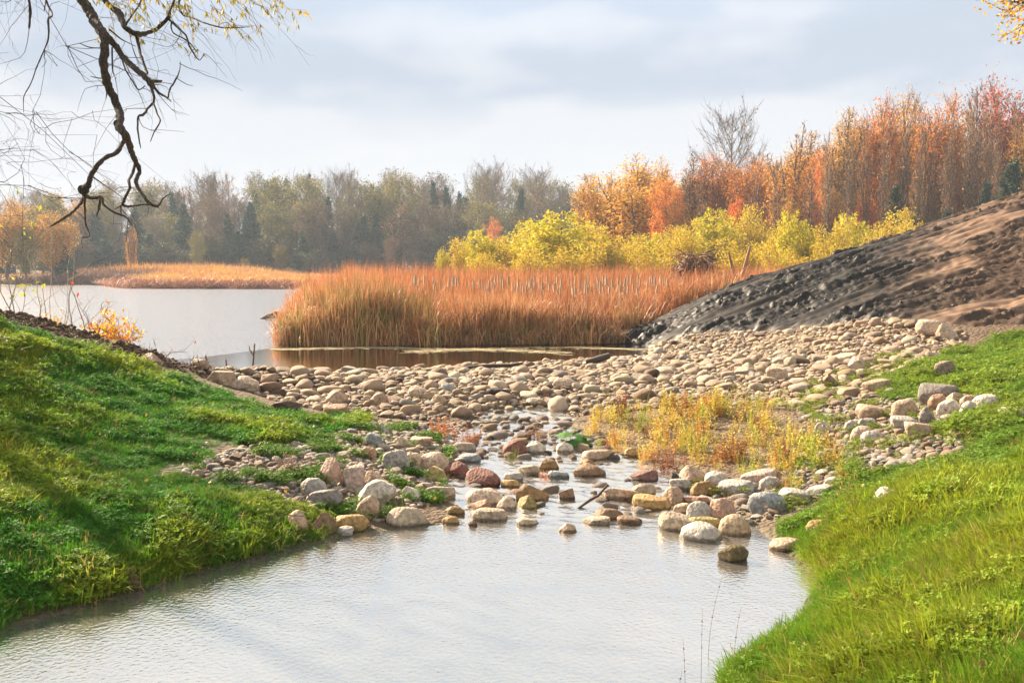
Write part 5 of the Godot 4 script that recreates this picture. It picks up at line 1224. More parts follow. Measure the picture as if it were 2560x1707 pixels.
func make_view() -> void:
	var cam := Camera3D.new()
	cam.name = "camera"
	cam.fov = 36.0
	cam.near = 0.1
	cam.far = 1500.0
	cam.position = Vector3(0, 2.6, 0)
	cam.rotation.x = -atan(178.5 / 2627.0)
	add_child(cam)
	cam.current = true
	var sun := DirectionalLight3D.new()
	sun.name = "sun"
	sun.light_energy = 1.6
	sun.light_color = Color(1.0, 0.91, 0.79)
	sun.light_angular_distance = 0.6
	sun.shadow_enabled = true
	sun.basis = Basis.looking_at(-SUN, Vector3.UP)
	add_child(sun)
	var env := Environment.new()
	env.background_mode = Environment.BG_SKY
	var sky := Sky.new()
	var pano := PanoramaSkyMaterial.new()
	pano.panorama = ImageTexture.create_from_image(sky_image())
	sky.sky_material = pano
	env.sky = sky
	env.background_energy_multiplier = 0.25
	env.tonemap_mode = Environment.TONE_MAPPER_LINEAR
	env.tonemap_exposure = 4.5
	env.sdfgi_enabled = true
	env.ssao_enabled = true
	env.ssil_enabled = true
	env.fog_enabled = true
	env.fog_density = 0.00052
	env.fog_light_color = Color(0.84, 0.91, 0.98)
	var we := WorldEnvironment.new()
	we.name = "environment"
	we.environment = env
	add_child(we)

func make_land() -> void:
	hg.resize(HNX * HND)
	for j in HND:
		for i in HNX:
			hg[j * HNX + i] = tps(HX0 + i * HS, HD0 + j * HS)
	var xs := steps([[-300.0, -60.0, 12.0], [-60.0, -26.0, 3.4], [-26.0, -11.0, 0.5], [-11.0, 13.0, 0.15], [13.0, 26.0, 0.5], [26.0, 60.0, 3.4], [60.0, 300.0, 12.0]])
	var ds := steps([[-60.0, -12.0, 8.0], [-12.0, 2.0, 0.5], [2.0, 28.0, 0.15], [28.0, 40.0, 0.4], [40.0, 120.0, 3.0], [120.0, 430.0, 6.0]])
	var m := plain_mat(0.95)
	m.heightmap_enabled = true
	m.heightmap_texture = noise_tex(0.03, 512, 5, null)
	m.heightmap_scale = 6.0
	m.uv1_triplanar = true
	m.uv1_world_triplanar = true
	m.uv1_scale = Vector3(0.7, 0.7, 0.7)
	var o := single("ground", sheet(xs, ds, gh, keep_all, ground_tint), m, "earth of the banks, the stream bed and the far marsh", "", "", "structure")
	o.set_meta("kind", "structure")

func water_mat(albedo: Color, metal: float, rough: float, freq: float, strength: float, tile: float, scale_: float) -> StandardMaterial3D:
	var m := StandardMaterial3D.new()
	m.albedo_color = albedo
	m.metallic = metal
	m.metallic_specular = 0.7
	m.roughness = rough
	m.normal_enabled = true
	m.normal_texture = noise_tex(freq, 1024, 3, null, strength)
	m.normal_scale = scale_
	m.uv1_scale = Vector3(tile, tile, tile)
	return m

func stream_h(x: float, d: float) -> float:
	var fast := smoothstep(10.2, 11.4, d)
	var a := 0.004 + 0.032 * fast
	var n := nz.get_noise_2d(x * 60.0, d * 90.0) * 0.7 + nz.get_noise_2d(x * 170.0 + 50.0, d * 170.0) * 0.3 * fast
	return yw(d) + a * n - 0.003

func lake_near(x: float) -> float:
	var e := [[-60.0, 19.5], [-11.0, 18.9], [-6.3, 18.9], [-3.8, 19.0], [-2.3, 19.7], [-0.4, 20.4], [1.5, 21.0], [2.75, 22.6], [3.9, 24.8], [4.5, 27.0], [6.0, 30.0], [60.0, 36.0], [400.0, 36.0]]
	for k in e.size() - 1:
		if x < e[k + 1][0]: return lerpf(e[k][1], e[k + 1][1], clampf((x - e[k][0]) / (e[k + 1][0] - e[k][0]), 0.0, 1.0))
	return 36.0

func make_water() -> void:
	var xs := steps([[-16.0, -4.0, 0.5], [-4.0, -1.5, 0.15], [-1.5, 2.8, 0.05], [2.8, 4.4, 0.2]])
	var ds := steps([[-10.0, 3.0, 0.5], [3.0, 10.2, 0.09], [10.2, 18.2, 0.045]])
	var keep := func(x: float, d: float) -> bool: return gh(x, d) < yw(d) + 0.10
	var tint := func(_x: float, _d: float, _y: float) -> Color: return Color.WHITE
	var pond := water_mat(lin(0.72, 0.71, 0.67), 0.92, 0.035, 0.038, 6.0, 1.0, 0.25)
	single("stream_water", sheet(xs, ds, stream_h, keep, tint, 0.42), pond, "rippled pond in the foreground and the shallow stream that feeds it", "", "", "structure")
	# the lake
	var b := Mb.new()
	var lx := steps([[-420.0, -100.0, 40.0], [-100.0, -12.0, 8.0], [-12.0, 8.0, 0.5], [8.0, 60.0, 8.0]])
	var rows := 34
	for j in rows:
		for x in lx:
			var d := lerpf(lake_near(x), 330.0, pow(j / (rows - 1.0), 2.2))
			b.v.push_back(Vector3(x, LAKE, -d))
			b.n.push_back(Vector3.UP)
			b.uv.push_back(Vector2(x, d * 0.6) * 0.25)
	for j in rows - 1:
		for k in lx.size() - 1:
			var A := j * lx.size() + k
			for q in [A, A + lx.size(), A + 1, A + 1, A + lx.size(), A + lx.size() + 1]: b.i.push_back(q)
	var lake := water_mat(lin(0.97, 0.96, 0.94), 1.0, 0.16, 0.03, 6.0, 1.0, 0.9)
	var c := Mb.new()
	for j in 9:
		for k in 45:
			var x := -14.0 + 18.8 * k / 44.0
			var far_d := lerpf(23.5, 30.5, smoothstep(-7.5, -4.5, x)) + 0.5 * sin(x * 1.7)
			var d := lerpf(lake_near(x), far_d, j / 8.0)
			c.v.push_back(Vector3(x, LAKE + 0.004, -d))
			c.n.push_back(Vector3.UP)
			c.uv.push_back(Vector2(x, d) * 0.3)
	for j in 8:
		for k in 44:
			var A := j * 45 + k
			for q in [A, A + 45, A + 1, A + 1, A + 45, A + 46]: c.i.push_back(q)
	single("calm_water", c.done(), water_mat(lin(0.84, 0.83, 0.80), 1.0, 0.05, 0.03, 5.0, 1.0, 0.10), "sheltered calm water between the weir and the cattails", "", "", "structure")
	single("lake_water", b.done(), lake, "wide calm lake beyond the stone weir", "", "", "structure")

func mud_rough(x: float, d: float) -> float:
	return nz.get_noise_2d(x * 4.0 - 30.0 + 3.0 * nz.get_noise_2d(x * 9.0, d * 9.0), d * 13.0 + x * 2.0)

func track(x: float, d: float) -> float:      # the grooves a machine left, running up along the bank
	var o := 0.0
	for k in 5:
		var c: float = 21.3 + k * 1.15 + 0.16 * (x - 8.0) + 0.35 * sin(x * 0.45 + k * 2.1)
		for s in [-0.22, 0.22]:
			o += exp(-pow((d - c - s) / 0.05, 2.0)) * (0.6 + 0.4 * sin(x * 26.0))
	return o

func mud_h(x: float, d: float) -> float:
	var e := edge_gap(MUD, x, d)
	var up := smoothstep(0.0, 0.5, e)
	var rough := smoothstep(-0.28, 0.0, mud_rough(x, d))
	var ridge := absf(nz.get_noise_2d(x * 4.0 + 90.0, d * 34.0))
	var lump := 0.35 + 1.3 * smoothstep(-0.1, 0.3, nz.get_noise_2d(x * 14.0 + 33.0, d * 14.0))
	var clod := nz.get_noise_2d(x * 24.0 + d * 6.0, d * 62.0)
	var fine := nz.get_noise_2d(x * 120.0 + 9.0, d * 150.0)
	return gh(x, d) - 0.12 + up * (0.17 + 0.20 * (ridge - 0.1) + rough * (0.6 + 0.4 * lump) * (0.10 * clod + 0.075 * fine) - 0.035 * track(x, d) * (1.0 - rough * 0.7))

func mud_tint(x: float, d: float, y: float) -> Color:
	var sm := mud_rough(x, d)
	var n := nz.get_noise_2d(x * 60.0, d * 60.0)
	var dry := smoothstep(6.8, 10.2, x - (d - 22.0) * 0.45 + n * 1.8)
	var clump := Color(0.0075, 0.0065, 0.006).lerp(Color(0.048, 0.028, 0.017), dry)
	var plain := Color(0.021, 0.0175, 0.015).lerp(Color(0.18, 0.115, 0.075), dry)
	var c := plain.lerp(clump, smoothstep(-0.26, -0.08, sm + n * 0.2))
	return Color(c.r * (1.0 + n * 0.4), c.g * (1.0 + n * 0.4), c.b * (1.0 + n * 0.4))

func make_mud() -> void:
	var xs := steps([[2.0, 14.5, 0.042], [14.5, 19.0, 0.25]])
	var ds := steps([[19.3, 29.6, 0.045], [29.6, 34.0, 0.2]])
	var keep := func(x: float, d: float) -> bool: return inside(MUD, x, d)
	var m := plain_mat(0.42)
	m.metallic_specular = 0.34
	m.roughness_texture = noise_tex(0.02, 512, 3, ramp2(Color(0.45, 0.45, 0.45), Color(1, 1, 1)))
	m.roughness = 0.75
	m.uv1_triplanar = true
	m.uv1_world_triplanar = true
	m.uv1_scale = Vector3(0.3, 0.3, 0.3)
	single("mud_bank", sheet(xs, ds, mud_h, keep, mud_tint), m, "bank of freshly graded black and brown mud rising to the right", "", "", "structure")
	var clods := thing("mud_clods", "loose wet lumps of earth strewn over the mud bank", "mud", Vector3.ZERO, "", "stuff")
	var cm := plain_mat(0.5)
	for v in 3:
		var where := []
		var tint := []
		for k in 2600:
			var x := rng.randf_range(3.0, 15.0)
			var d := rng.randf_range(20.0, 30.0)
			if not inside(MUD, x, d) or mud_rough(x, d) < -0.02: continue
			var s := rng.randf_range(0.007, 0.02) * (1.0 if rng.randf() < 0.96 else 2.0)
			where.push_back(Transform3D(Basis.from_euler(Vector3(rng.randf() * 6, rng.randf() * 6, 0)).scaled(Vector3(s, s * 0.8, s)), Vector3(x, mud_h(x, d) + s * 0.2, -d)))
			var c := mud_tint(x, d, gh(x, d))
			tint.push_back(Color(c.r, c.g, c.b))
		scatter("clod", stone_mesh(stone_points(1, 1, v * 7.0), 1), cm, clods, where, tint)

func stone_mat() -> StandardMaterial3D:
	var m := plain_mat(0.72)
	m.metallic_specular = 0.4
	m.albedo_texture = noise_tex(0.02, 512, 5, ramp2(Color(0.72, 0.70, 0.68), Color(1, 1, 1), 0.25, 0.7))
	m.heightmap_enabled = true
	m.heightmap_texture = noise_tex(0.03, 512, 5, null)
	m.heightmap_scale = 1.2
	m.uv1_triplanar = true
	m.uv1_scale = Vector3(1.7, 1.7, 1.7)
	return m

var spots := {}      # what stands where, so that stones do not sink into each other
func free_at(x: float, d: float, r: float) -> bool:
	var cx := int(floor(x / 0.25))
	var cd := int(floor(d / 0.25))
	for a in range(cx - 2, cx + 3):
		for b in range(cd - 2, cd + 3):
			for s in spots.get(Vector2i(a, b), []):
				if Vector2(x - s.x, d - s.y).length() < (r + s.z) * 0.78: return false
	return true

func take(x: float, d: float, r: float) -> void:
	var k := Vector2i(int(floor(x / 0.25)), int(floor(d / 0.25)))
	if not spots.has(k): spots[k] = []
	spots[k].push_back(Vector3(x, d, r))

func make_boulders() -> void:
	var m := stone_mat()
	var idx := 0
	for row in BOULDERS:
		idx += 1
		var x: float = row[0]
		var d: float = row[1]
		var w: float = row[2]
		var h: float = row[3]
		var shape: int = row[5]
		var dep := w * rng.randf_range(0.62, 0.85)
		var pts := stone_points(3, shape, idx * 13.7)
		var tilt := Basis.from_euler(Vector3(rng.randf_range(-0.12, 0.12), rng.randf_range(-0.35, 0.35), rng.randf_range(-0.16, 0.16)))
		for k in pts.size(): pts[k] = tilt * (pts[k] * Vector3(w * 0.54, h * 0.74, dep * 0.54))
		var g := gh(x, d)
		var inwater := g < yw(d) + 0.03 and d < 17.5 and x < 2.8 and x > -1.6
		var floor_y := maxf(g, yw(d)) if inwater else g
		var at := Vector3(x, floor_y + h * (0.12 if inwater else 0.18), -d)
		var o := MeshInstance3D.new()
		o.name = nm("boulder")
		o.mesh = stone_mesh(pts, 3, TONES[row[4]], yw(d) + rng.randf_range(0.015, 0.05) if inwater else -9.0, at)
		o.material_override = m
		o.position = at
		tag(o, row[6], "boulder", "boulders of the stream, its banks and the weir")
		add_child(o, true)
		take(x, d, w * 0.36)

func make_stones() -> void:
	var m := stone_mat()
	var protos := []
	for k in 8: protos.push_back(stone_mesh(stone_points(2, [0, 1, 0, 2, 0, 1, 3, 2][k], k * 31.0), 2))
	var warm := [["tan", Color(0.43, 0.325, 0.22)], ["cream", Color(0.55, 0.44, 0.32)], ["sandy", Color(0.48, 0.365, 0.24)], ["brownish", Color(0.33, 0.225, 0.14)], ["grey", Color(0.36, 0.33, 0.29)], ["pale", Color(0.56, 0.48, 0.38)], ["dark brown", Color(0.19, 0.13, 0.085)]]
	var cool := [["pale grey", Color(0.50, 0.46, 0.41)], ["whitish", Color(0.60, 0.54, 0.47)], ["cream", Color(0.55, 0.46, 0.37)], ["tan", Color(0.42, 0.33, 0.23)], ["grey", Color(0.33, 0.31, 0.28)], ["pinkish", Color(0.43, 0.31, 0.25)], ["brown", Color(0.27, 0.19, 0.12)]]
	# zone: polygon, tries, smallest, largest, power, palette, what the label says
	var zones := [
		[WEIR, 26000, 0.04, 0.19, 2.6, warm, "weir"], [GRAVEL_L, 9000, 0.025, 0.085, 1.8, cool, "left bank"],
		[STREAM, 1000, 0.035, 0.125, 1.3, cool, "stream"], [GRAVEL_R, 2600, 0.03, 0.10, 1.8, cool, "right bank"], [PEBBLES_R, 1600, 0.035, 0.085, 1.3, cool, "right grass"],
	]
	var all := []
	for z in zones:
		var lo: Vector2 = z[0][0]
		var hi := lo
		for p in z[0]:
			lo = lo.min(p)
			hi = hi.max(p)
		for t in z[1]:
			var x := rng.randf_range(lo.x, hi.x)
			var d := rng.randf_range(lo.y, hi.y)
			if not inside(z[0], x, d): continue
			var big := 1.0 - 0.75 * float(t) / float(z[1])       # large ones find a place first
			var r := lerpf(z[2], z[3], pow(rng.randf(), z[4]) * big + 0.12 * big)
			if z[6] == "weir" and d > 20.0: r *= 0.78
			if z[6] == "weir" and d < 17.0 and rng.randf() < 0.4: r *= 0.7
			if not free_at(x, d, r): continue
			take(x, d, r)
			var tone: Array = z[5][rng.randi() % z[5].size()]
			if z[6] == "weir" and rng.randf() < 0.4: tone = z[5][rng.randi() % 3]
			var k := rng.randi() % 8
			var ry := r * rng.randf_range(0.45, 0.76)
			var g := gh(x, d)
			var long := rng.randf_range(0.9, 1.35)
			var bs := Basis.from_euler(Vector3(rng.randf_range(-0.3, 0.3), rng.randf() * TAU, rng.randf_range(-0.3, 0.3))) * Basis.from_scale(Vector3(r * long, ry, r / sqrt(long)))
			var sink := 0.28 if z[6] != "stream" else 0.1
			var py := g + ry * sink
			if z[6] == "stream":
				if d < 13.8 and rng.randf() < 0.8: continue
				py = yw(d) + ry * rng.randf_range(-0.75, 0.25)
			var c: Color = tone[1]
			if (z[6] == "stream" or g < yw(d) - 0.01) and d < 17.0: c = Color(c.r * 0.55, c.g * 0.52, c.b * 0.5)   # wet through
			c = shade(c, 0.16)
			all.push_back([r / d * (1.0 if absf(x / d) < 0.5 else 0.1), Transform3D(bs, Vector3(x, py, -d)), c, k, tone[0], z[6], x, d, long])
	all.sort_custom(func(a, b): return a[0] > b[0])
	var mats := {}
	var rest := []
	for k in 8: rest.push_back([[], []])
	for q in all.size():
		var s: Array = all[q]
		if q < 296:
			var key := str(Color(snappedf(s[2].r, 0.08), snappedf(s[2].g, 0.08), snappedf(s[2].b, 0.08)))
			if not mats.has(key):
				var mm := stone_mat_like(m)
				mm.albedo_color = Color(s[2].r, s[2].g, s[2].b).linear_to_srgb()
				mats[key] = mm
			var o := MeshInstance3D.new()
			o.name = nm("stone")
			o.mesh = protos[s[3]]
			o.material_override = mats[key]
			o.transform = s[1]
			var big: String = "large " if q < 70 else "small " if q > 210 else ""
			var shape := "long" if s[8] > 1.22 else "blocky" if s[3] in [1, 5] else "flat" if s[3] in [3, 7] else "round"
			tag(o, "%s%s %s stone %s" % [big, s[4], shape, stone_place(s[5], s[6], s[7])], "stone", "loose stones of the weir and the banks")
			add_child(o, true)
		else:
			rest[s[3]][0].push_back(s[1])
			rest[s[3]][1].push_back(s[2])
	var pile := thing("river_stones", "the many smaller stones of the weir, stream and gravel patches", "stones", Vector3.ZERO, "", "stuff")
	for k in 8: scatter("stones", protos[k], m, pile, rest[k][0], rest[k][1])
	var grit := thing("gravel", "fine gravel filling the gaps between the stones", "gravel", Vector3.ZERO, "", "stuff")
	var gw := []
	var gt := []
	for t in 26000:
		var x := rng.randf_range(-6.5, 8.6)
		var d := rng.randf_range(10.6, 25.5)
		if not inside(WEIR, x, d) and not inside(GRAVEL_L, x, d) and not inside(GRAVEL_R, x, d): continue
		var s := rng.randf_range(0.012, 0.034)
		gw.push_back(Transform3D(Basis.from_euler(Vector3(rng.randf() * 6, rng.randf() * 6, 0)).scaled(Vector3(s, s * 0.7, s)), Vector3(x, gh(x, d) + s * 0.3, -d)))
		var tn: Array = warm[rng.randi() % warm.size()] if d > 16.0 else cool[rng.randi() % cool.size()]
		gt.push_back(shade(tn[1], 0.25))
	scatter("pebbles", stone_mesh(stone_points(1, 0, 5.0), 1), m, grit, gw, gt)
	print("stones ", all.size())

func stone_mat_like(m: StandardMaterial3D) -> StandardMaterial3D:
	return m.duplicate()

func stone_place(zone: String, x: float, d: float) -> String:
	match zone:
		"weir":
			if x < -2.6: return "at the berm end of the weir"
			if d > 19.5 and x < 4.0: return "on the weir's lake edge"
			if x > 4.8: return "on the stony slope below the mud"
			if x > 2.0: return "on the weir above the yellow weeds"
			if d < 17.4: return "at the weir's foot by the stream head"
			if x < -0.5: return "on the left half of the weir"
			return "on the right half of the weir"
		"left bank":
			if d > 14.0: return "in the gravel below the grass tongue"
			if x < -2.4: return "in the pale pebble patch on the grassy slope"
			if d > 12.4: return "among pebbles behind the pink boulders"
			return "between the boulders of the left bank"
		"stream": return "awash in the shallow stream"
		"right bank":
			if d > 13.0: return "by the boulder row on the right bank"
			return "at the edge of the right bank by the weeds"
	return "in the pebble patch within the right grass"

var crest := PackedFloat32Array()
func crest_d(k: float) -> float:     # where the left berm's top lies, along the direction x = k * d
	if crest.is_empty():
		for q in 80:
			var kk := -0.62 + 0.006 * q
			var best := -9.0
			var at := 15.0
			for s in 70:
				var d := 12.0 + 0.09 * s
				var e := (near_h(kk * d, d) - 2.6) / d
				if e > best:
					best = e
					at = d
			crest.push_back(at)
	return crest[clampi(int((k + 0.62) / 0.006), 0, 79)]

func make_grass() -> void:
	var gm := leaf_mat(0.9, 0.62)
	gm.metallic_specular = 0.28
	var tufts := []
	for k in 5: tufts.push_back(grass_tuft(18, 0.095, 0.0056, 0.07, [0.5, 0.9, 1.4, 0.7, 1.1][k]))
	var clovers := []
	for k in 4: clovers.push_back(clover_tuft(18, 0.085, 0.017, 0.085))
	for side in 2:
		var poly: PackedVector2Array = [GRASS_L, GRASS_R][side]
		var root := thing("bank_grass", ["long green grass and clover covering the shaded left berm", "sunlit grass covering the right bank from pond edge to slope"][side], "grass", Vector3.ZERO, "", "stuff")
		var where := []
		var tint := []
		for k in 9:
			where.push_back([])
			tint.push_back([])
		for t in 400000:
			var d := 2.6 + 18.6 * pow(rng.randf(), 1.3)
			var x := rng.randf_range(-0.78, 0.02) * d - 0.7 if side == 0 else rng.randf_range(0.05, 0.78) * d + 0.7
			if rng.randf() > minf(1.0, d / 9.0): continue
			if not inside(poly, x, d) and not (d < 10.0 and (x < -1.6 if side == 0 else x > 0.2) and gh(x, d) < 0.4): continue
			if d < 10.2 and gh(x, d) < (0.02 + rng.randf() * 0.05 if side == 0 else (0.03 if d > 7.3 else -0.01) + rng.randf() * 0.06): continue
			var n := nz.get_noise_2d(x * 9.0, d * 9.0)
			var n2 := nz.get_noise_2d(x * 30.0 + 70.0, d * 30.0)
			var g := gh(x, d)
			var gap := 1.0
			if side == 0 and x / d < -0.2 and d > crest_d(x / d) - 0.55 + nz.get_noise_2d(x * 50.0, 7.0) * 0.5: continue
			if inside(GRAVEL_L, x, d): continue
			if side == 1 and d > 11.0 and inside(PEBBLES_R, x, d) and rng.randf() > 0.04: continue
			if side == 1 and d > 10.2:
				gap = edge_gap(poly, x, d)
				if rng.randf() > clampf(0.15 + gap * 0.35 + n2 * 0.6, 0.12, 1.0): continue
			elif side == 0 and d > 10.0:
				gap = edge_gap(poly, x, d)
				if gap < 0.35 and rng.randf() > 0.35 + n2: continue
			var leafy := n2 > (0.06 if side == 0 else 0.2 if d < 10.0 else -0.12)
			var kind := 5 + rng.randi() % 4 if leafy and rng.randf() < (0.55 if side == 0 else 0.8 if d > 10.0 else 0.25) else rng.randi() % 5
			if not leafy and d > 14.0 and rng.randf() < 0.4: continue
			var s := rng.randf_range(0.6, 1.3) * (1.0 + n * 0.9)
			if kind < 5 and n2 > 0.22: s *= 1.3
			if d > 11.0: s *= 0.8 if kind < 5 else 0.95
			if side == 0 and d < 11.5 and d > 8.5: s *= 0.45 + 0.55 * smoothstep(0.0, 1.6, edge_gap(GRAVEL_L, x, d))
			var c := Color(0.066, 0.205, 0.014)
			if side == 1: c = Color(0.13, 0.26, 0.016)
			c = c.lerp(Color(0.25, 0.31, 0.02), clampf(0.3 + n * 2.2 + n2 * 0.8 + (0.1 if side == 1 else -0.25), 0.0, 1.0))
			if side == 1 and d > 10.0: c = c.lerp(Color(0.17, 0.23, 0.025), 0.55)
			if kind >= 5: c = Color(c.r * 0.85, c.g * 0.95, c.b * 1.1)
			if kind < 5 and rng.randf() < 0.09: c = Color(0.34, 0.27, 0.08)
			c = shade(c, 0.2)
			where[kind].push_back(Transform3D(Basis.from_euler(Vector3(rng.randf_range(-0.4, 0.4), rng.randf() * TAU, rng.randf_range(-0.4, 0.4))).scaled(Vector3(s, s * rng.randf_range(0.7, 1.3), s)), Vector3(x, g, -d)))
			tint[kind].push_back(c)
		for t in 9000:          # sprigs between the stones
			var x := rng.randf_range(-3.4, -0.8) if side == 0 else rng.randf_range(1.9, 7.5)
			var d := rng.randf_range(10.4, 15.6) if side == 0 else rng.randf_range(10.4, 19.5)
			var n2 := nz.get_noise_2d(x * 30.0 + 20.0, d * 30.0)
			if n2 < (0.24 if side == 0 else 0.08): continue
			if not inside(GRAVEL_L if side == 0 else GRAVEL_R, x, d) and not (side == 1 and d > 15.0 and inside(WEIR, x, d) and edge_gap(GRASS_R, x, d) < 1.1): continue
			var kind := 5 + rng.randi() % 4 if rng.randf() < 0.6 else rng.randi() % 5
			var s := rng.randf_range(0.5, 1.1)
			where[kind].push_back(Transform3D(Basis(Vector3.UP, rng.randf() * TAU).scaled(Vector3(s, s, s)), Vector3(x, gh(x, d) + 0.02, -d)))
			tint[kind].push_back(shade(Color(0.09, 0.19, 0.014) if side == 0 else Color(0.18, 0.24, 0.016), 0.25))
		var total := 0
		for k in 9:
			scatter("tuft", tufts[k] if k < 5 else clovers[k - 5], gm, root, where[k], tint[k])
			total += where[k].size()
		print("grass ", total)

func make_weeds() -> void:
	var lm := leaf_mat(0.8, 0.6)
	var root := thing("marsh_weeds", "yellow and orange weeds crowding the wet flat right of the stream", "weeds", Vector3.ZERO, "", "stuff")
	var protos := [weed_mesh(7, 0.42, 1.4, 0.10, 0.045), weed_mesh(6, 0.5, 0.9, 0.12, 0.05), weed_mesh(9, 0.34, 1.6, 0.12, 0.035), grass_tuft(22, 0.42, 0.006, 0.09, 0.35), weed_mesh(30, 0.42, 1.7, 0.22, 0.042)]
	var where := [[], [], [], []]
	var tint := [[], [], [], []]
	for t in 900:
		var x := rng.randf_range(0.9, 4.4)
		var d := rng.randf_range(11.2, 16.5)
		if not inside(WEEDS, x, d): continue
		var n := nz.get_noise_2d(x * 30.0, d * 30.0)
		if n < -0.02 and rng.randf() < 0.8: continue
		var k := rng.randi() % 4
		var c := Color(0.56, 0.46, 0.09)
		var f := rng.randf() + n * 0.8 - (x - 2.4) * 0.10
		if f > 0.86: c = Color(0.54, 0.27, 0.06)
		elif f > 0.72: c = Color(0.24, 0.09, 0.04)
		elif f < 0.22: c = Color(0.34, 0.40, 0.05)
		c = shade(c, 0.2)
		var s := rng.randf_range(0.35, 0.95) * (0.7 + 0.5 * smoothstep(0.0, 0.5, edge_gap(WEEDS, x, d)))
		where[k].push_back(Transform3D(Basis(Vector3.UP, rng.randf() * TAU).scaled(Vector3(s, s, s)), Vector3(x, gh(x, d), -d)))
		tint[k].push_back(c)
	for k in 4: scatter("weed_patch", protos[k], lm, root, where[k], tint[k])
	# single plants that stand apart
	var list := [
		[-0.98, 15.05, 0.75, Color(0.46, 0.17, 0.05), 4, "rusty orange weed on the stones left of the stream head", "rusty_weed"],
		[-0.62, 14.65, 0.72, Color(0.36, 0.14, 0.055), 4, "rusty brown weed drooping over the low rock in the stream", "rusty_weed"],
		[0.38, 14.9, 0.65, Color(0.24, 0.13, 0.06), 4, "thin brown weed with bare stalks in midstream", "brown_weed"],
		[0.42, 12.7, 0.36, Color(0.44, 0.16, 0.045), 4, "small orange weed on a muddy islet in the stream", "rusty_weed"],
		[2.35, 11.1, 0.5, Color(0.42, 0.13, 0.05), 3, "rust red grass tuft between the pink and blue grey boulders", "rusty_weed"],
		[1.95, 13.1, 0.75, Color(0.20, 0.075, 0.04), 4, "dark reddish dead weed at the front of the yellow weeds", "brown_weed"],
		[2.75, 13.3, 0.85, Color(0.30, 0.12, 0.05), 4, "reddish brown dead weed amid the yellow weeds", "brown_weed"],
		[-2.45, 11.45, 0.6, Color(0.26, 0.17, 0.13), 4, "greyish seed-headed weed on the pale pebble patch", "brown_weed"],
		[-2.15, 10.35, 0.5, Color(0.16, 0.085, 0.04), 3, "clump of brown dead grass on the left pond edge", "dead_grass"],
		[3.05, 11.5, 0.55, Color(0.36, 0.17, 0.05), 0, "orange brown weed by the pale flat slab on right bank", "rusty_weed"],
		[3.4, 10.7, 0.7, Color(0.38, 0.22, 0.06), 1, "tall straw coloured weed at the right bank's edge", "straw_weed"],
		[-1.2, 10.85, 0.7, Color(0.07, 0.20, 0.018), 3, "bright green grass tuft between the tan upright and oval boulders", "grass_tuft"],
		[-1.65, 11.0, 0.5, Color(0.09, 0.19, 0.02), 3, "green grass tuft below the wedge-topped boulder", "grass_tuft"],
		[0.0, 13.75, 0.62, Color(0.20, 0.22, 0.03), 3, "green rush tuft standing in the stream by the red brown boulder", "rush_tuft"],
		[2.45, 16.3, 0.95, Color(0.16, 0.24, 0.02), 3, "green rush tuft at the back of the yellow weeds", "rush_tuft"],
		[3.75, 16.0, 1.0, Color(0.20, 0.26, 0.02), 3, "tallest green rush tuft before the weir stones on right", "rush_tuft"],
		[4.15, 14.1, 1.0, Color(0.16, 0.25, 0.03), 3, "green rush tuft half hiding a pale right bank boulder", "rush_tuft"],
	]
	for r in list:
		var o := single(r[6], protos[r[4]], null, r[5], "weed" if not r[6].contains("tuft") else "grass", "single plants by the stream")
		var mm := leaf_mat(0.8, 0.6, Color(r[3].r, r[3].g, r[3].b).linear_to_srgb())
		o.material_override = mm
		o.scale = Vector3.ONE * r[2]
		o.rotation.y = r[0] * 9.0
		o.position = Vector3(r[0], maxf(gh(r[0], r[1]), yw(r[1]) - 0.04 if r[1] > 11.0 and r[0] < 1.9 and r[0] > -0.8 else -1.0), -r[1])
	# the broad-leaved plant in the stream
	var bl := thing("broad_leaved_plant", "broad green leaves at the left end of the yellow weeds", "plant", Vector3(0.88, gh(0.88, 14.55), -14.55))
	var bm := leaf_mat(0.8, 0.5)
	for k in 11:
		var b := Mb.new()
		var a := k * 2.4
		var out := Vector3(cos(a), 0, sin(a))
		var base := out * 0.03
		var c0 := out * rng.randf_range(0.08, 0.26) + Vector3(0, rng.randf_range(0.10, 0.34), 0)
		var r := rng.randf_range(0.06, 0.11)
		var nrm := (Vector3.UP + out * rng.randf_range(0.1, 0.8)).normalized()
		var u := nrm.cross(Vector3(0.2, 0.1, 1)).normalized()
		var w := u.cross(nrm)
		var col := shade(Color(0.045, 0.13, 0.016), 0.25)
		var ring := []
		for q in 12:
			var an := TAU * q / 12.0
			ring.push_back(c0 + (u * cos(an) + w * sin(an)) * r * (1.0 + (0.16 if q % 2 == 0 else -0.12)) - nrm * r * 0.15)
		for q in 12: b.tri(c0, ring[q], ring[(q + 1) % 12], col)
		b.quad(base - Vector3(0.004, 0.1, 0), base + Vector3(0.004, -0.1, 0), c0 + Vector3(0.003, 0, 0), c0 - Vector3(0.003, 0, 0), Color(0.12, 0.2, 0.04))
		part("leaf", b.done(), bm, bl)

func reed_height(x: float, d: float) -> float:
	var front := lerpf(2.05, 1.45, smoothstep(-4.2, -1.8, x))
	return lerpf(front, 2.25, smoothstep(31.0, 42.0, d))

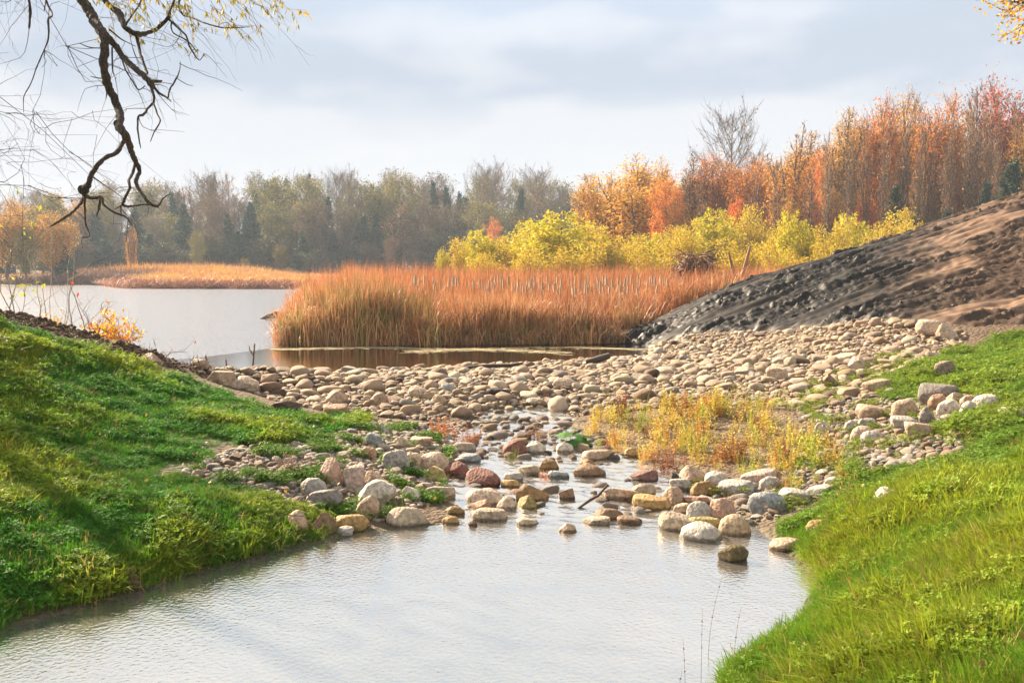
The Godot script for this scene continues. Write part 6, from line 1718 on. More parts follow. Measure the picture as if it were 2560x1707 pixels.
func make_reeds() -> void:
	var lm := leaf_mat(0.7, 0.55)
	lm.metallic_specular = 0.5
	var root := thing("cattail_reeds", "dense stand of dry russet cattail leaves at the lake's edge", "reeds", Vector3.ZERO, "", "stuff")
	var protos := []
	for k in 6: protos.push_back(reed_clump(24, 1.0, [0.25, 0.4, 0.6, 0.3, 0.5, 0.2][k]))
	var where := [[], [], [], [], [], []]
	var tint := [[], [], [], [], [], []]
	for t in 60000:
		var d := 27.4 + 60.0 * pow(rng.randf(), 2.2)
		var x := rng.randf_range(-20.0, 26.0)
		if not inside(MARSH, x, d): continue
		if d < 36.0 and inside(MUD, x, d) and edge_gap(MUD, x, d) > 0.35: continue
		if d < 36.0 and x > 6.5 + (d - 28.0) * 0.6: continue
		if d > 40.0 and x > 4.0 + d * 0.35: continue
		if d > 33.0 and rng.randf() > 12.0 / (d - 21.0): continue
		var n := nz.get_noise_2d(x * 12.0, d * 12.0)
		var n2 := nz.get_noise_2d(x * 40.0, d * 40.0)
		var gap := edge_gap(MARSH, x, d)
		var hgt := reed_height(x, d) * rng.randf_range(0.65, 1.12) * (1.0 + minf(n, 0.06) * 0.9)
		if x < -4.4 and gap < 1.8: hgt *= rng.randf_range(0.62, 1.0)
		if gap < 0.5: hgt *= 0.5 + 1.0 * gap * rng.randf_range(0.6, 1.2)
		if x > 1.5 and d < 31.0: hgt *= 0.85
		if d < 32.0 and n2 < -0.24 and rng.randf() < 0.7: continue
		var k := rng.randi() % 6
		var c := Color(0.37, 0.15, 0.06)
		c = c.lerp(Color(0.48, 0.27, 0.12), clampf(0.3 + n * 1.4, 0.0, 1.0))
		if d > 34.0: c = c.lerp(Color(0.42, 0.175, 0.06), 0.6)
		if n2 > 0.20 and x < -2.0 and d < 31.0: c = Color(0.14, 0.17, 0.035)
		elif gap < 0.9 and x > -1.5 and hgt < 1.2 and rng.randf() < 0.5: c = Color(0.17, 0.13, 0.05)
		elif d < 30.0 and n2 < -0.2: c = Color(0.20, 0.09, 0.04)
		if gap < 1.3 and d < 30.0 and rng.randf() < 0.5:
			k = [2, 4][rng.randi() % 2]
			c = c.lerp(Color(0.46, 0.30, 0.15), 0.6)
		c = shade(c, 0.35)
		where[k].push_back(Transform3D(Basis(Vector3.UP, rng.randf() * TAU).scaled(Vector3(1.0, hgt, 1.0)), Vector3(x, maxf(gh(x, d), LAKE - 0.05), -d)))
		tint[k].push_back(c)
	var total := 0
	for k in 6:
		scatter("reed", protos[k], lm, root, where[k], tint[k])
		total += where[k].size()
	print("reeds ", total)
	# stalks with brown seed heads
	var stem := Mb.new()
	stem.tube([Vector3(0, -0.1, 0), Vector3(0.01, 0.9, 0.01), Vector3(0, 1.75, 0)], [0.007, 0.006, 0.004], 4, Color(0.30, 0.17, 0.07))
	var head := Mb.new()
	head.tube([Vector3(0, 1.37, 0), Vector3(0, 1.385, 0), Vector3(0, 1.47, 0), Vector3(0, 1.56, 0), Vector3(0, 1.60, 0), Vector3(0, 1.615, 0)], [0.004, 0.022, 0.027, 0.027, 0.022, 0.004], 7, Color(0.40, 0.24, 0.13))
	var sm := stem.done()
	var hm := head.done()
	var pm := plain_mat(0.85)
	pm.rim_enabled = true
	pm.rim = 0.6
	for k in 170:
		var d := rng.randf_range(29.5, 34.5)
		var x := rng.randf_range(-3.2, 7.6) if k % 3 else rng.randf_range(-1.0, 6.5)
		if inside(MUD, x, d): x -= 3.0
		var part_of: String = ["at the row's left end", "left of the reed bed's middle", "in the reed bed's middle", "below the root mass", "right of the root mass", "beside the mud bank"][clampi(int((x + 3.2) / 1.8), 0, 5)]
		var t := thing("cattail", "cattail head %s, %s" % [part_of, "in front" if d < 31.2 else "in the middle row" if d < 33.0 else "farther back"], "cattail", Vector3(x, LAKE, -d), "cattail seed heads above the reed bed")
		part("stalk", sm, pm, t)
		part("seed_head", hm, pm, t)
		t.rotation = Vector3(rng.randf_range(-0.1, 0.1), rng.randf() * TAU, rng.randf_range(-0.16, 0.10))
		t.scale = Vector3(1.15, rng.randf_range(0.92, 1.16), 1.15)
	# the far marsh
	var far := thing("marsh_grass", "golden and russet marsh grass along the far lake shore", "grass", Vector3.ZERO, "", "stuff")
	var fw := [[], [], []]
	var ft := [[], [], []]
	for t in 26000:
		var d := rng.randf_range(90.0, 205.0)
		var x := rng.randf_range(-0.52, 0.40) * d
		if not inside(MARSH, x, d): continue
		if x > 8.0 and d > 100.0: continue
		var gap := edge_gap(MARSH, x, d)
		var n := nz.get_noise_2d(x * 2.5, d * 2.5)
		var c := Color(0.48, 0.28, 0.085)
		if gap < 4.0: c = Color(0.24, 0.095, 0.05)
		elif n > 0.18: c = Color(0.60, 0.36, 0.045)
		elif n < -0.15: c = Color(0.46, 0.24, 0.10)
		if x < -52.0 and gap < 14.0: c = Color(0.16, 0.085, 0.055)
		var hh := (1.0 if gap < 4.0 else 1.25) * rng.randf_range(0.7, 1.2)
		if d > 140.0: hh *= 1.0 + 1.5 * smoothstep(-74.0, -58.0, x) * smoothstep(-30.0, -48.0, x) * smoothstep(140.0, 160.0, d)
		var k := rng.randi() % 3
		fw[k].push_back(Transform3D(Basis(Vector3.UP, rng.randf() * TAU).scaled(Vector3(3.2, hh, 3.2)), Vector3(x, gh(x, d), -d)))
		ft[k].push_back(shade(c, 0.15))
	for k in 3: scatter("marsh_tuft", protos[k], lm, far, fw[k], ft[k])

# ---------------------------------------------------------------- woods
func make_woods() -> void:
	var bark := plain_mat(0.95)
	var lm := leaf_mat(0.8, 0.7)
	var P := {
		"maple_open": tree_mesh({"trunks": 8, "fan": 2.3, "r": 0.12, "base": 0.22, "branches": 40, "spread": 1.9, "rise": 2.2, "twigs": 6, "fine": 2, "leaves": 14000, "size": 0.10, "fuzz": 0.26, "form": "oval", "pal": [Color(0.62, 0.34, 0.05), Color(0.64, 0.42, 0.06), Color(0.58, 0.27, 0.04)]}),
		"maple_round": tree_mesh({"r": 0.2, "base": 0.12, "branches": 34, "spread": 2.6, "rise": 0.9, "twigs": 6, "fine": 1, "thin": 0.7, "leaves": 11000, "size": 0.11, "fuzz": 0.25, "form": "oval", "pal": [Color(0.62, 0.23, 0.04), Color(0.64, 0.29, 0.05), Color(0.57, 0.17, 0.035)]}),
		"maple_orange": tree_mesh({"trunks": 4, "fan": 1.7, "thin": 0.8, "r": 0.19, "base": 0.26, "branches": 46, "spread": 2.5, "rise": 1.4, "twigs": 6, "fine": 3, "leaves": 16000, "size": 0.095, "fuzz": 0.3, "form": "oval", "pal": [Color(0.62, 0.32, 0.05), Color(0.62, 0.38, 0.06), Color(0.56, 0.22, 0.04), Color(0.42, 0.28, 0.08)]}),
		"tall_rust": tree_mesh({"trunks": 4, "fan": 1.1, "thin": 0.85, "r": 0.16, "base": 0.28, "branches": 50, "spread": 1.35, "rise": 1.8, "twigs": 5, "fine": 4, "leaves": 9500, "size": 0.085, "fuzz": 0.22, "form": "oval", "pal": [Color(0.50, 0.27, 0.07), Color(0.58, 0.34, 0.06), Color(0.34, 0.21, 0.09)]}),
		"tall_gold": tree_mesh({"trunks": 5, "fan": 1.5, "r": 0.13, "base": 0.2, "branches": 44, "spread": 1.2, "rise": 1.6, "twigs": 5, "fine": 2, "leaves": 6000, "size": 0.10, "fuzz": 0.25, "hang": 1.2, "form": "oval", "pal": [Color(0.60, 0.32, 0.06), Color(0.58, 0.25, 0.05)]}),
		"bare": tree_mesh({"r": 0.17, "base": 0.25, "branches": 34, "spread": 3.0, "rise": 1.0, "twigs": 8, "fine": 5, "leaves": 250, "size": 0.13, "form": "round", "bark": Color(0.15, 0.115, 0.10), "pal": [Color(0.24, 0.15, 0.09)]}),
		"bare_tall": tree_mesh({"trunks": 2, "fan": 0.6, "r": 0.13, "base": 0.3, "branches": 40, "spread": 1.5, "rise": 1.3, "twigs": 6, "fine": 4, "leaves": 1500, "size": 0.09, "form": "oval", "bark": Color(0.085, 0.066, 0.055), "pal": [Color(0.46, 0.24, 0.08), Color(0.34, 0.20, 0.09)]}),
		"conifer": tree_mesh({"r": 0.16, "base": 0.05, "branches": 60, "spread": 2.1, "rise": 0.05, "sag": 0.15, "curl": 0.0, "twigs": 6, "leaves": 9000, "size": 0.14, "long": 2.4, "fuzz": 0.14, "form": "cone", "pal": [Color(0.026, 0.056, 0.034), Color(0.038, 0.070, 0.036), Color(0.022, 0.048, 0.036)]}),
		"brown_tree": tree_mesh({"r": 0.18, "base": 0.15, "branches": 36, "spread": 2.6, "rise": 0.9, "twigs": 7, "fine": 3, "leaves": 6000, "size": 0.11, "fuzz": 0.3, "form": "round", "bark": Color(0.10, 0.08, 0.068), "pal": [Color(0.14, 0.10, 0.06), Color(0.19, 0.11, 0.05), Color(0.11, 0.10, 0.055)]}),
		"olive_tree": tree_mesh({"r": 0.18, "base": 0.15, "branches": 36, "spread": 2.7, "rise": 0.8, "twigs": 7, "leaves": 9000, "size": 0.13, "fuzz": 0.3, "form": "round", "pal": [Color(0.18, 0.16, 0.045), Color(0.24, 0.20, 0.05), Color(0.12, 0.125, 0.045)]}),
		"willow": tree_mesh({"trunks": 3, "fan": 2.6, "r": 0.12, "base": 0.12, "branches": 44, "spread": 3.0, "rise": 0.8, "sag": 0.35, "twigs": 7, "leaves": 9000, "size": 0.15, "long": 2.8, "fuzz": 0.22, "hang": 0.3, "form": "round", "bark": Color(0.16, 0.12, 0.06), "pal": [Color(0.52, 0.44, 0.03), Color(0.56, 0.45, 0.03), Color(0.40, 0.39, 0.035)]}),
		"willow_gold": tree_mesh({"trunks": 6, "fan": 4.0, "r": 0.09, "base": 0.06, "branches": 50, "spread": 2.9, "rise": 1.3, "twigs": 7, "leaves": 6500, "size": 0.15, "long": 2.6, "fuzz": 0.3, "form": "round", "bark": Color(0.20, 0.14, 0.07), "pal": [Color(0.58, 0.43, 0.03), Color(0.55, 0.36, 0.035), Color(0.47, 0.42, 0.03)]}),
		"bush": tree_mesh({"trunks": 5, "fan": 4.5, "r": 0.1, "base": 0.05, "branches": 40, "spread": 3.6, "rise": 0.7, "twigs": 6, "leaves": 4500, "size": 0.34, "fuzz": 0.5, "form": "round", "pal": [Color(0.055, 0.07, 0.035), Color(0.075, 0.075, 0.04), Color(0.10, 0.08, 0.04)]}),
	}
	var called := {"maple_open": "maple_tree", "maple_round": "maple_tree", "maple_orange": "maple_tree", "tall_rust": "maple_tree", "tall_gold": "poplar_tree", "bare": "bare_tree", "bare_tall": "bare_tree", "conifer": "conifer_tree", "brown_tree": "oak_tree", "olive_tree": "ash_tree", "willow": "willow_shrub", "willow_gold": "willow_shrub", "bush": "bush"}
	for r in TREES:
		var k: String = r[0]
		var x: float = r[1]
		var d: float = r[2]
		var m: Material = lm
		if r[5] != 0:
			m = tinted(lm, r[5])
		var hh: float = r[3] / 10.0
		var label: String = r[6]
		var t := tree_thing(called[k], P[k], bark, m, Vector3(x, gh(x, d) - 0.1, -d), Vector3(r[4], hh, r[4]), label, "shrub" if called[k].contains("shrub") or k == "bush" else "tree", r[7])
		t.rotation.y = x * 3.0 + d

var tints := {}
func tinted(m: StandardMaterial3D, k: int) -> StandardMaterial3D:
	if not tints.has(k):
		var c: StandardMaterial3D = m.duplicate()
		c.albedo_color = [Color.WHITE, Color(1, 1, 0.9), Color(1.0, 0.86, 0.8), Color(0.82, 0.8, 0.95), Color(0.9, 0.62, 0.75), Color(1, 0.92, 0.6)][k]
		tints[k] = c
	return tints[k]

# ---------------------------------------------------------------- the trees that reach into the frame
func make_hanging_limb() -> void:
	var bark := plain_mat(0.9)
	bark.albedo_texture = noise_tex(0.02, 512, 5, ramp2(Color(0.45, 0.42, 0.4), Color(1, 1, 1)))
	bark.heightmap_enabled = true
	bark.heightmap_texture = noise_tex(0.02, 512, 5, null, 0.0, FastNoiseLite.TYPE_CELLULAR)
	bark.heightmap_scale = 1.5
	bark.uv1_triplanar = true
	bark.uv1_scale = Vector3(6, 2.5, 6)
	var bc := Color(0.085, 0.062, 0.045)
	var tree := thing("willow_tree", "old willow at the left whose dark crooked limb hangs over the pond", "tree", Vector3.ZERO)
	# trunk and big limb, standing outside the frame
	var b := Mb.new()
	var g := gh(-10.5, 6.0)
	var tp := [Vector3(-10.5, g - 0.3, -6.0), Vector3(-10.3, g + 1.5, -6.1), Vector3(-9.8, g + 3.0, -6.3), Vector3(-8.6, g + 4.6, -6.7), Vector3(-6.6, g + 5.6, -7.1), Vector3(-4.6, 6.25, -7.4), Vector3(LIMBS[0][1][0], LIMBS[0][1][1], LIMBS[0][1][2])]
	b.tube(tp, [0.5, 0.42, 0.36, 0.27, 0.18, 0.12, 0.055], 10, bc)
	b.tube([tp[2], Vector3(-10.4, g + 5.5, -5.8), Vector3(-11.2, g + 8.5, -5.5)], [0.3, 0.22, 0.08], 8, bc)
	var dl: Array = LIMBS[15][1]
	b.tube([tp[5], Vector3(-3.6, 6.1, -7.7), Vector3(dl[0], dl[1], dl[2])], [0.08, 0.06, 0.034], 7, bc)
	var el: Array = LIMBS[27][1]
	b.tube([tp[4], Vector3(-5.0, 6.4, -8.1), Vector3(el[0], el[1], el[2])], [0.07, 0.04, 0.018], 6, bc)
	var el2: Array = LIMBS[28][1]
	b.tube([Vector3(-5.0, 6.4, -8.1), Vector3(el2[0], el2[1], el2[2])], [0.03, 0.016], 5, bc)
	var d4: Array = LIMBS[18][1]
	b.tube([Vector3(-3.6, 6.1, -7.7), Vector3(-2.9, 5.6, -7.9), Vector3(d4[0], d4[1], d4[2])], [0.04, 0.03, 0.013], 5, bc)
	part("trunk", b.done(), bark, tree)
	var limb := Mb.new()
	var fine := Mb.new()
	var tips := []
	for r in LIMBS:
		var c := curve_of(r[1], 0.025, 0.22)
		limb.tube(c[0], c[1], 9 if r[0] in ["main", "a", "c", "d"] else 6, bc)
		if r[0] in ["d", "d3", "d4", "d5", "d6"]: tips.append_array(c[0])
		for k in range(0, c[0].size(), 9):
			if rng.randf() < 0.42 and r[0] != "main" and r[0] != "a" and c[1][k] < 0.03:
				tips.append_array(twig(fine, c[0][k], Vector3(rng.randf_range(-1, 1), rng.randf_range(-0.8, 0.3), rng.randf_range(-0.6, 0.6)).normalized(), rng.randf_range(0.12, 0.45), 0.0028, 0.3, bc, 1))
	# burrs on the limb
	for q in [[0, 11, 0.026], [1, 7, 0.036], [0, 13, 0.028]]:
		var j: Array = LIMBS[q[0]][1]
		var at := Vector3(j[q[1] * 4] - q[2] * 0.15, j[q[1] * 4 + 1], j[q[1] * 4 + 2] + 0.02)
		var s: float = q[2]
		limb.tube([at + Vector3(0, s, 0), at + Vector3(-s * 0.2, s * 0.7, 0), at + Vector3(-s * 0.3, s * 0.2, 0), at + Vector3(-s * 0.2, -s * 0.4, 0), at + Vector3(0, -s, 0)], [s * 0.15, s * 0.6, s * 0.8, s * 0.65, s * 0.1], 8, bc)
	part("hanging_limb", limb.done(), bark, tree)
	part("twigs", fine.done(), plain_mat(0.9), tree).set_meta("kind", "stuff")
	# narrow olive leaves on trailing shoots at the upper right of the limb
	var sh := Mb.new()
	var lf := Mb.new()
	for k in 66:
		var o: Vector3 = Vector3(rng.randf_range(-3.1, -1.85), rng.randf_range(4.45, 4.95), -7.8 + rng.randf_range(-0.4, 0.4))
		var dir := Vector3(rng.randf_range(0.2, 1.0), rng.randf_range(-0.5, 0.15), rng.randf_range(-0.4, 0.4)).normalized()
		var p := twig(sh, o, dir, rng.randf_range(0.25, 0.6), 0.0022, 0.4, Color(0.22, 0.15, 0.06), 1)
		if rng.randf() < 0.2: continue
		for q in 26:
			var at: Vector3 = p[rng.randi() % p.size()]
			if at.y < 4.28 or at.x < -3.2: continue
			var dn := Vector3(rng.randf_range(-0.5, 0.8), -1, rng.randf_range(-0.5, 0.5)).normalized() * rng.randf_range(0.03, 0.065)
			var sd := dn.cross(Vector3(rng.randf_range(-1, 1), 0.2, rng.randf_range(-1, 1))).normalized() * 0.0055
			lf.quad(at, at + dn * 0.45 + sd, at + dn, at + dn * 0.45 - sd, pick([Color(0.36, 0.29, 0.05), Color(0.42, 0.30, 0.05), Color(0.28, 0.26, 0.05)]))
	part("shoots", sh.done(), plain_mat(0.9), tree).set_meta("kind", "stuff")
	part("leaves", lf.done(), leaf_mat(0.9, 0.5), tree).set_meta("kind", "stuff")
	# crown outside the frame
	var cr := Mb.new()
	for k in 5200:
		var ctr: Vector3 = [Vector3(-11.5, g + 8.5, -5.6), Vector3(-9.0, g + 6.8, -6.6), Vector3(-12.5, g + 6.5, -7.5), Vector3(-8.2, g + 8.3, -4.6)][rng.randi() % 4]
		leaf_quad(cr, ctr + Vector3(rng.randfn(), rng.randfn() * 0.8, rng.randfn()) * 1.05, rng.randf_range(0.05, 0.13), pick([Color(0.20, 0.19, 0.04), Color(0.28, 0.24, 0.05)]), 3.0)
	part("crown", cr.done(), leaf_mat(0.8), tree).set_meta("kind", "stuff")
	# the half bare tree on the left berm: its fine twigs reach in at the left edge
	var t2 := thing("bare_tree", "half bare tree at the left edge whose thin twigs cross the sky", "tree", Vector3.ZERO)
	var w := Mb.new()
	var g2 := gh(-11.4, 16.5)
	var bc2 := Color(0.12, 0.09, 0.075)
	var main := [Vector3(-11.4, g2 - 0.2, -16.5), Vector3(-11.3, g2 + 2.0, -16.4), Vector3(-11.5, g2 + 4.5, -16.6), Vector3(-11.3, g2 + 8.0, -16.3)]
	w.tube(main, [0.26, 0.2, 0.14, 0.04], 9, bc2)
	var ends := []
	var reach := [[0.692, 5.45], [0.905, 4.6], [0.36, 7.0], [0.42, 6.7], [1.10, 3.9], [0.08, 8.0]]
	for k in 26:
		var y0 := rng.randf_range(1.5, 7.2)
		var from := Vector3(-11.35, g2 + y0, -16.45)
		var dir := Vector3(rng.randf_range(0.5, 1.0), rng.randf_range(-0.05, 0.5), rng.randf_range(-0.8, 0.8)).normalized()
		if k > 10: dir = Vector3(rng.randf_range(-1.0, 0.2), rng.randf_range(0.1, 0.7), rng.randf_range(-1, 1)).normalized()
		ends.append_array(twig(w, from, dir, rng.randf_range(3.4, 6.0) if k < 11 else 3.5, 0.010, 0.22, bc2, 9))
	for k in 520:
		var o: Vector3 = ends[rng.randi() % ends.size()]
		twig(w, o, Vector3(rng.randf_range(-0.3, 1), rng.randf_range(-0.6, 0.4), rng.randf_range(-0.7, 0.7)).normalized(), rng.randf_range(0.5, 1.5), 0.004, 0.3, bc2, 2)
	part("trunk", w.done(), bark, t2)
	var l2 := Mb.new()
	for k in 7000:
		var o: Vector3 = ends[rng.randi() % ends.size()] + Vector3(rng.randfn(), rng.randfn(), rng.randfn()) * 0.35
		if o.x > -0.60 * -o.z: continue
		leaf_quad(l2, o, rng.randf_range(0.06, 0.13), pick([Color(0.45, 0.28, 0.05), Color(0.40, 0.20, 0.05), Color(0.36, 0.30, 0.06)]))
	part("leaves", l2.done(), leaf_mat(0.85), t2).set_meta("kind", "stuff")
	# the maple at the right of which only a twig end shows
	var t3 := thing("maple_tree", "maple at the upper right corner reaching in with yellow-leaved twigs", "tree", Vector3.ZERO)
	var w3 := Mb.new()
	var g3 := gh(10.5, 11.5)
	w3.tube([Vector3(10.5, g3 - 0.2, -11.5), Vector3(10.4, g3 + 2.5, -11.5), Vector3(10.6, g3 + 5.5, -11.6), Vector3(10.4, g3 + 9.0, -11.4)], [0.28, 0.22, 0.15, 0.04], 9, bc2)
	var e3 := []
	w3.tube([Vector3(10.5, g3 + 3.2, -11.5), Vector3(8.2, 5.15, -11.8), Vector3(6.9, 5.18, -12.0), Vector3(6.3, 5.33, -12.0), Vector3(5.95, 5.36, -12.0)], [0.08, 0.05, 0.03, 0.02, 0.014], 6, bc2)
	w3.tube([Vector3(10.5, g3 + 3.9, -11.5), Vector3(8.2, 5.6, -11.9), Vector3(6.6, 5.62, -12.0), Vector3(5.9, 5.57, -12.0), Vector3(5.6, 5.60, -12.0)], [0.09, 0.05, 0.03, 0.018, 0.01], 6, bc2)
	for k in 34:
		var o := Vector3(rng.randf_range(5.6, 6.8), [5.36, 5.6, 5.75][rng.randi() % 3] + rng.randf_range(-0.05, 0.05), -12.0)
		e3.append_array(twig(w3, o, Vector3(-1, rng.randf_range(-0.35, 0.5), rng.randf_range(-0.5, 0.5)).normalized(), rng.randf_range(0.2, 0.45), 0.006, 0.1, bc2, 2))
	part("trunk", w3.done(), bark, t3)
	var l3 := Mb.new()
	for k in 1500:
		var o: Vector3 = e3[rng.randi() % e3.size()] + Vector3(rng.randfn(), rng.randfn() * 0.8 - 0.2, rng.randfn()) * 0.06
		if o.x < 5.25: continue
		leaf_quad(l3, o, rng.randf_range(0.02, 0.042), pick([Color(0.62, 0.38, 0.03), Color(0.60, 0.30, 0.05), Color(0.5, 0.36, 0.05)]))
	for k in 2500:
		leaf_quad(l3, Vector3(10.4, g3 + 7.0, -11.5) + Vector3(rng.randfn(), rng.randfn() * 1.2, rng.randfn()) * 1.3, rng.randf_range(0.07, 0.14), pick([Color(0.58, 0.36, 0.04), Color(0.5, 0.34, 0.05)]))
	part("leaves", l3.done(), leaf_mat(0.9), t3).set_meta("kind", "stuff")

# ---------------------------------------------------------------- small things
func stick(called: String, pts: Array, rad: Array, col: Color, label: String, category: String, sides := 6, group := "") -> MeshInstance3D:
	var b := Mb.new()
	b.tube(pts, rad, sides, col)
	var e: Vector3 = pts[-1]
	for q in [0, pts.size() - 1]:      # close the ends
		var k := b.v.size()
		var ring := k - sides if q > 0 else 0
		b.v.push_back(pts[q]); b.n.push_back((pts[q] - pts[1 if q == 0 else q - 1]).normalized()); b.c.push_back(col)
		for s in sides:
			var A := (0 if q == 0 else (pts.size() - 1) * sides) + s
			var B := (0 if q == 0 else (pts.size() - 1) * sides) + (s + 1) % sides
			if q == 0:
				b.i.push_back(k); b.i.push_back(B); b.i.push_back(A)
			else:
				b.i.push_back(k); b.i.push_back(A); b.i.push_back(B)
	return single(called, b.done(), plain_mat(0.85), label, category, group)

func leafy_bush(called: String, at: Vector3, h: float, w: float, stems: int, leaves: int, size: float, pal: Array, col: Color, label: String, twiggy := 2) -> void:
	var o := thing(called, label, "shrub", at)
	var b := Mb.new()
	var tips := []
	for k in stems:
		var dir := Vector3(rng.randf_range(-1, 1) * w, h, rng.randf_range(-1, 1) * w * 0.6).normalized()
		tips.append_array(twig(b, Vector3(rng.randf_range(-0.3, 0.3) * w, -0.1, rng.randf_range(-0.2, 0.2) * w), dir, h * rng.randf_range(0.6, 1.1), 0.008, rng.randf_range(-0.05, 0.25), col, twiggy))
	part("stems", b.done(), plain_mat(0.9), o)
	if leaves > 0:
		var l := Mb.new()
		for k in leaves:
			var p: Vector3 = tips[rng.randi() % tips.size()] + Vector3(rng.randfn(), rng.randfn(), rng.randfn()) * size * 0.9
			leaf_quad(l, p, size * rng.randf_range(0.6, 1.3), pick(pal))
		part("leaves", l.done(), leaf_mat(0.85), o)

func make_small_things() -> void:
	# on the crest of the left berm
	leafy_bush("autumn_shrub", Vector3(-6.75, gh(-6.75, 17.3), -17.3), 0.8, 0.75, 34, 900, 0.05, [Color(0.62, 0.36, 0.04), Color(0.6, 0.2, 0.04), Color(0.62, 0.42, 0.05)], Color(0.22, 0.11, 0.05), "yellow and orange shrub on the crest of the left berm", 4)
	leafy_bush("autumn_shrub", Vector3(-7.45, gh(-7.45, 16.9), -16.9), 0.55, 0.45, 16, 160, 0.05, [Color(0.62, 0.42, 0.05), Color(0.6, 0.3, 0.05)], Color(0.22, 0.13, 0.07), "sparse yellow shrub left of the fuller one on the berm", 2)
	leafy_bush("bramble", Vector3(-6.1, gh(-6.1, 17.5), -17.5), 0.5, 0.8, 30, 40, 0.035, [Color(0.25, 0.1, 0.05)], Color(0.10, 0.055, 0.04), "leafless dark bramble right of the yellow shrub", 4)
	leafy_bush("bramble", Vector3(-5.35, gh(-5.35, 17.5), -17.5), 0.34, 0.6, 18, 0, 0.03, [Color(0.2, 0.1, 0.05)], Color(0.13, 0.07, 0.05), "low leafless bramble beside the lake stones", 4)
	leafy_bush("sapling", Vector3(-7.7, gh(-7.7, 16.2), -16.2), 1.9, 0.5, 5, 70, 0.05, [Color(0.32, 0.36, 0.03), Color(0.42, 0.40, 0.04)], Color(0.24, 0.21, 0.17), "pale-stemmed sapling with green yellow leaves at the left edge", 3)
	leafy_bush("sapling", Vector3(-6.75, gh(-6.75, 16.7), -16.7), 1.25, 0.55, 5, 14, 0.045, [Color(0.62, 0.07, 0.03), Color(0.62, 0.13, 0.04)], Color(0.22, 0.18, 0.15), "thin sapling with a few red leaves above the yellow shrub", 2)
	leafy_bush("dry_stalks", Vector3(-7.15, gh(-7.15, 16.5), -16.5), 1.55, 0.6, 6, 0, 0.05, [Color(0.3, 0.2, 0.1)], Color(0.40, 0.34, 0.28), "bleached dead stalks leaning left of the yellow shrub", 2)
	# sticks by the lake, driftwood
	var sx := [[-5.57, 19.2, 0.32, 0.05], [-5.25, 19.3, 0.24, 0.03], [-4.83, 19.4, 0.52, -0.06]]
	for k in 3:
		var p: Array = sx[k]
		var y0 := minf(gh(p[0], p[1]), LAKE)
		stick("stick", [Vector3(p[0], y0 - 0.1, -p[1]), Vector3(p[0] - p[3] * 0.4, y0 + p[2] * 0.5, -p[1]), Vector3(p[0] - p[3], y0 + p[2] + 0.12, -p[1])], [0.022, 0.019, 0.013], Color(0.10, 0.075, 0.055), ["leftmost and stubby stick poking up at the lake edge", "shortest of three sticks poking up at the lake edge", "tallest stick poking up at the lake edge, forked on top"][k], "stick", 6, "sticks at the lake edge")
	var fork := Mb.new()
	fork.tube([Vector3(-4.795, LAKE + 0.42, -19.4), Vector3(-4.86, LAKE + 0.52, -19.4), Vector3(-4.87, LAKE + 0.60, -19.4)], [0.013, 0.011, 0.007], 5, Color(0.10, 0.075, 0.055))
	part("fork", fork.done(), plain_mat(0.85), get_node("stick_002"))
	stick("twig", [Vector3(-2.22, 0.30, -9.86), Vector3(-2.10, 0.275, -9.84), Vector3(-1.98, 0.26, -9.88)], [0.004, 0.004, 0.0025], Color(0.05, 0.035, 0.025), "thin dark twig lying across the tan boulder at the left pond edge", "twig", 5)
	stick("drift_log", [Vector3(-0.95, 0.70, -20.35), Vector3(-0.5, 0.73, -20.45), Vector3(0.0, 0.74, -20.5), Vector3(0.22, 0.78, -20.55)], [0.03, 0.04, 0.035, 0.02], Color(0.05, 0.038, 0.03), "thin dark driftwood lying along the weir's lake edge", "driftwood")
	stick("drift_log", [Vector3(1.5, 0.74, -21.2), Vector3(1.75, 0.80, -21.2), Vector3(1.98, 0.87, -21.25)], [0.05, 0.075, 0.06], Color(0.05, 0.04, 0.033), "short thick dark log end on the weir crest right of centre", "driftwood")
	leafy_bush("root_wad", Vector3(1.12, gh(1.12, 20.9) + 0.05, -20.9), 0.16, 0.3, 26, 0, 0.02, [Color.BLACK], Color(0.09, 0.06, 0.04), "small tangle of roots left of the log end", 3)
	stick("floating_log", [Vector3(-10.4, 0.58, -43.2), Vector3(-10.0, 0.72, -43.0), Vector3(-9.7, 0.78, -43.0), Vector3(-9.2, 0.70, -43.0), Vector3(-8.4, 0.63, -43.0)], [0.03, 0.1, 0.16, 0.10, 0.05], Color(0.06, 0.05, 0.05), "dark log adrift beside the left end of the cattails", "log")
	stick("broken_branch", [Vector3(0.70, -0.02, -11.35), Vector3(0.86, 0.08, -11.4), Vector3(0.95, 0.13, -11.4), Vector3(1.06, 0.24, -11.45)], [0.012, 0.018, 0.016, 0.012], Color(0.05, 0.035, 0.025), "dark broken branch sticking out of the stream", "branch")
	stick("plank", [Vector3(3.30, 0.42, -9.42), Vector3(3.55, 0.47, -9.40), Vector3(3.85, 0.56, -9.42)], [0.03, 0.028, 0.022], Color(0.085, 0.055, 0.035), "dark stick of wood below the white grey boulder in grass", "driftwood")
	stick("fallen_log", [Vector3(-7.6, gh(-7.6, 14.4) + 0.06, -14.4), Vector3(-7.0, gh(-7.0, 14.1) + 0.08, -14.1), Vector3(-6.65, gh(-6.65, 13.9) + 0.02, -13.9)], [0.09, 0.085, 0.07], Color(0.22, 0.15, 0.10), "short brown log lying in the grass at the left edge", "log", 8)
	# behind the reeds
	var heap := thing("brush_heap", "upturned root mass rising behind the cattails", "brush", Vector3(7.3, 2.75, -42.0))
	var hb := Mb.new()
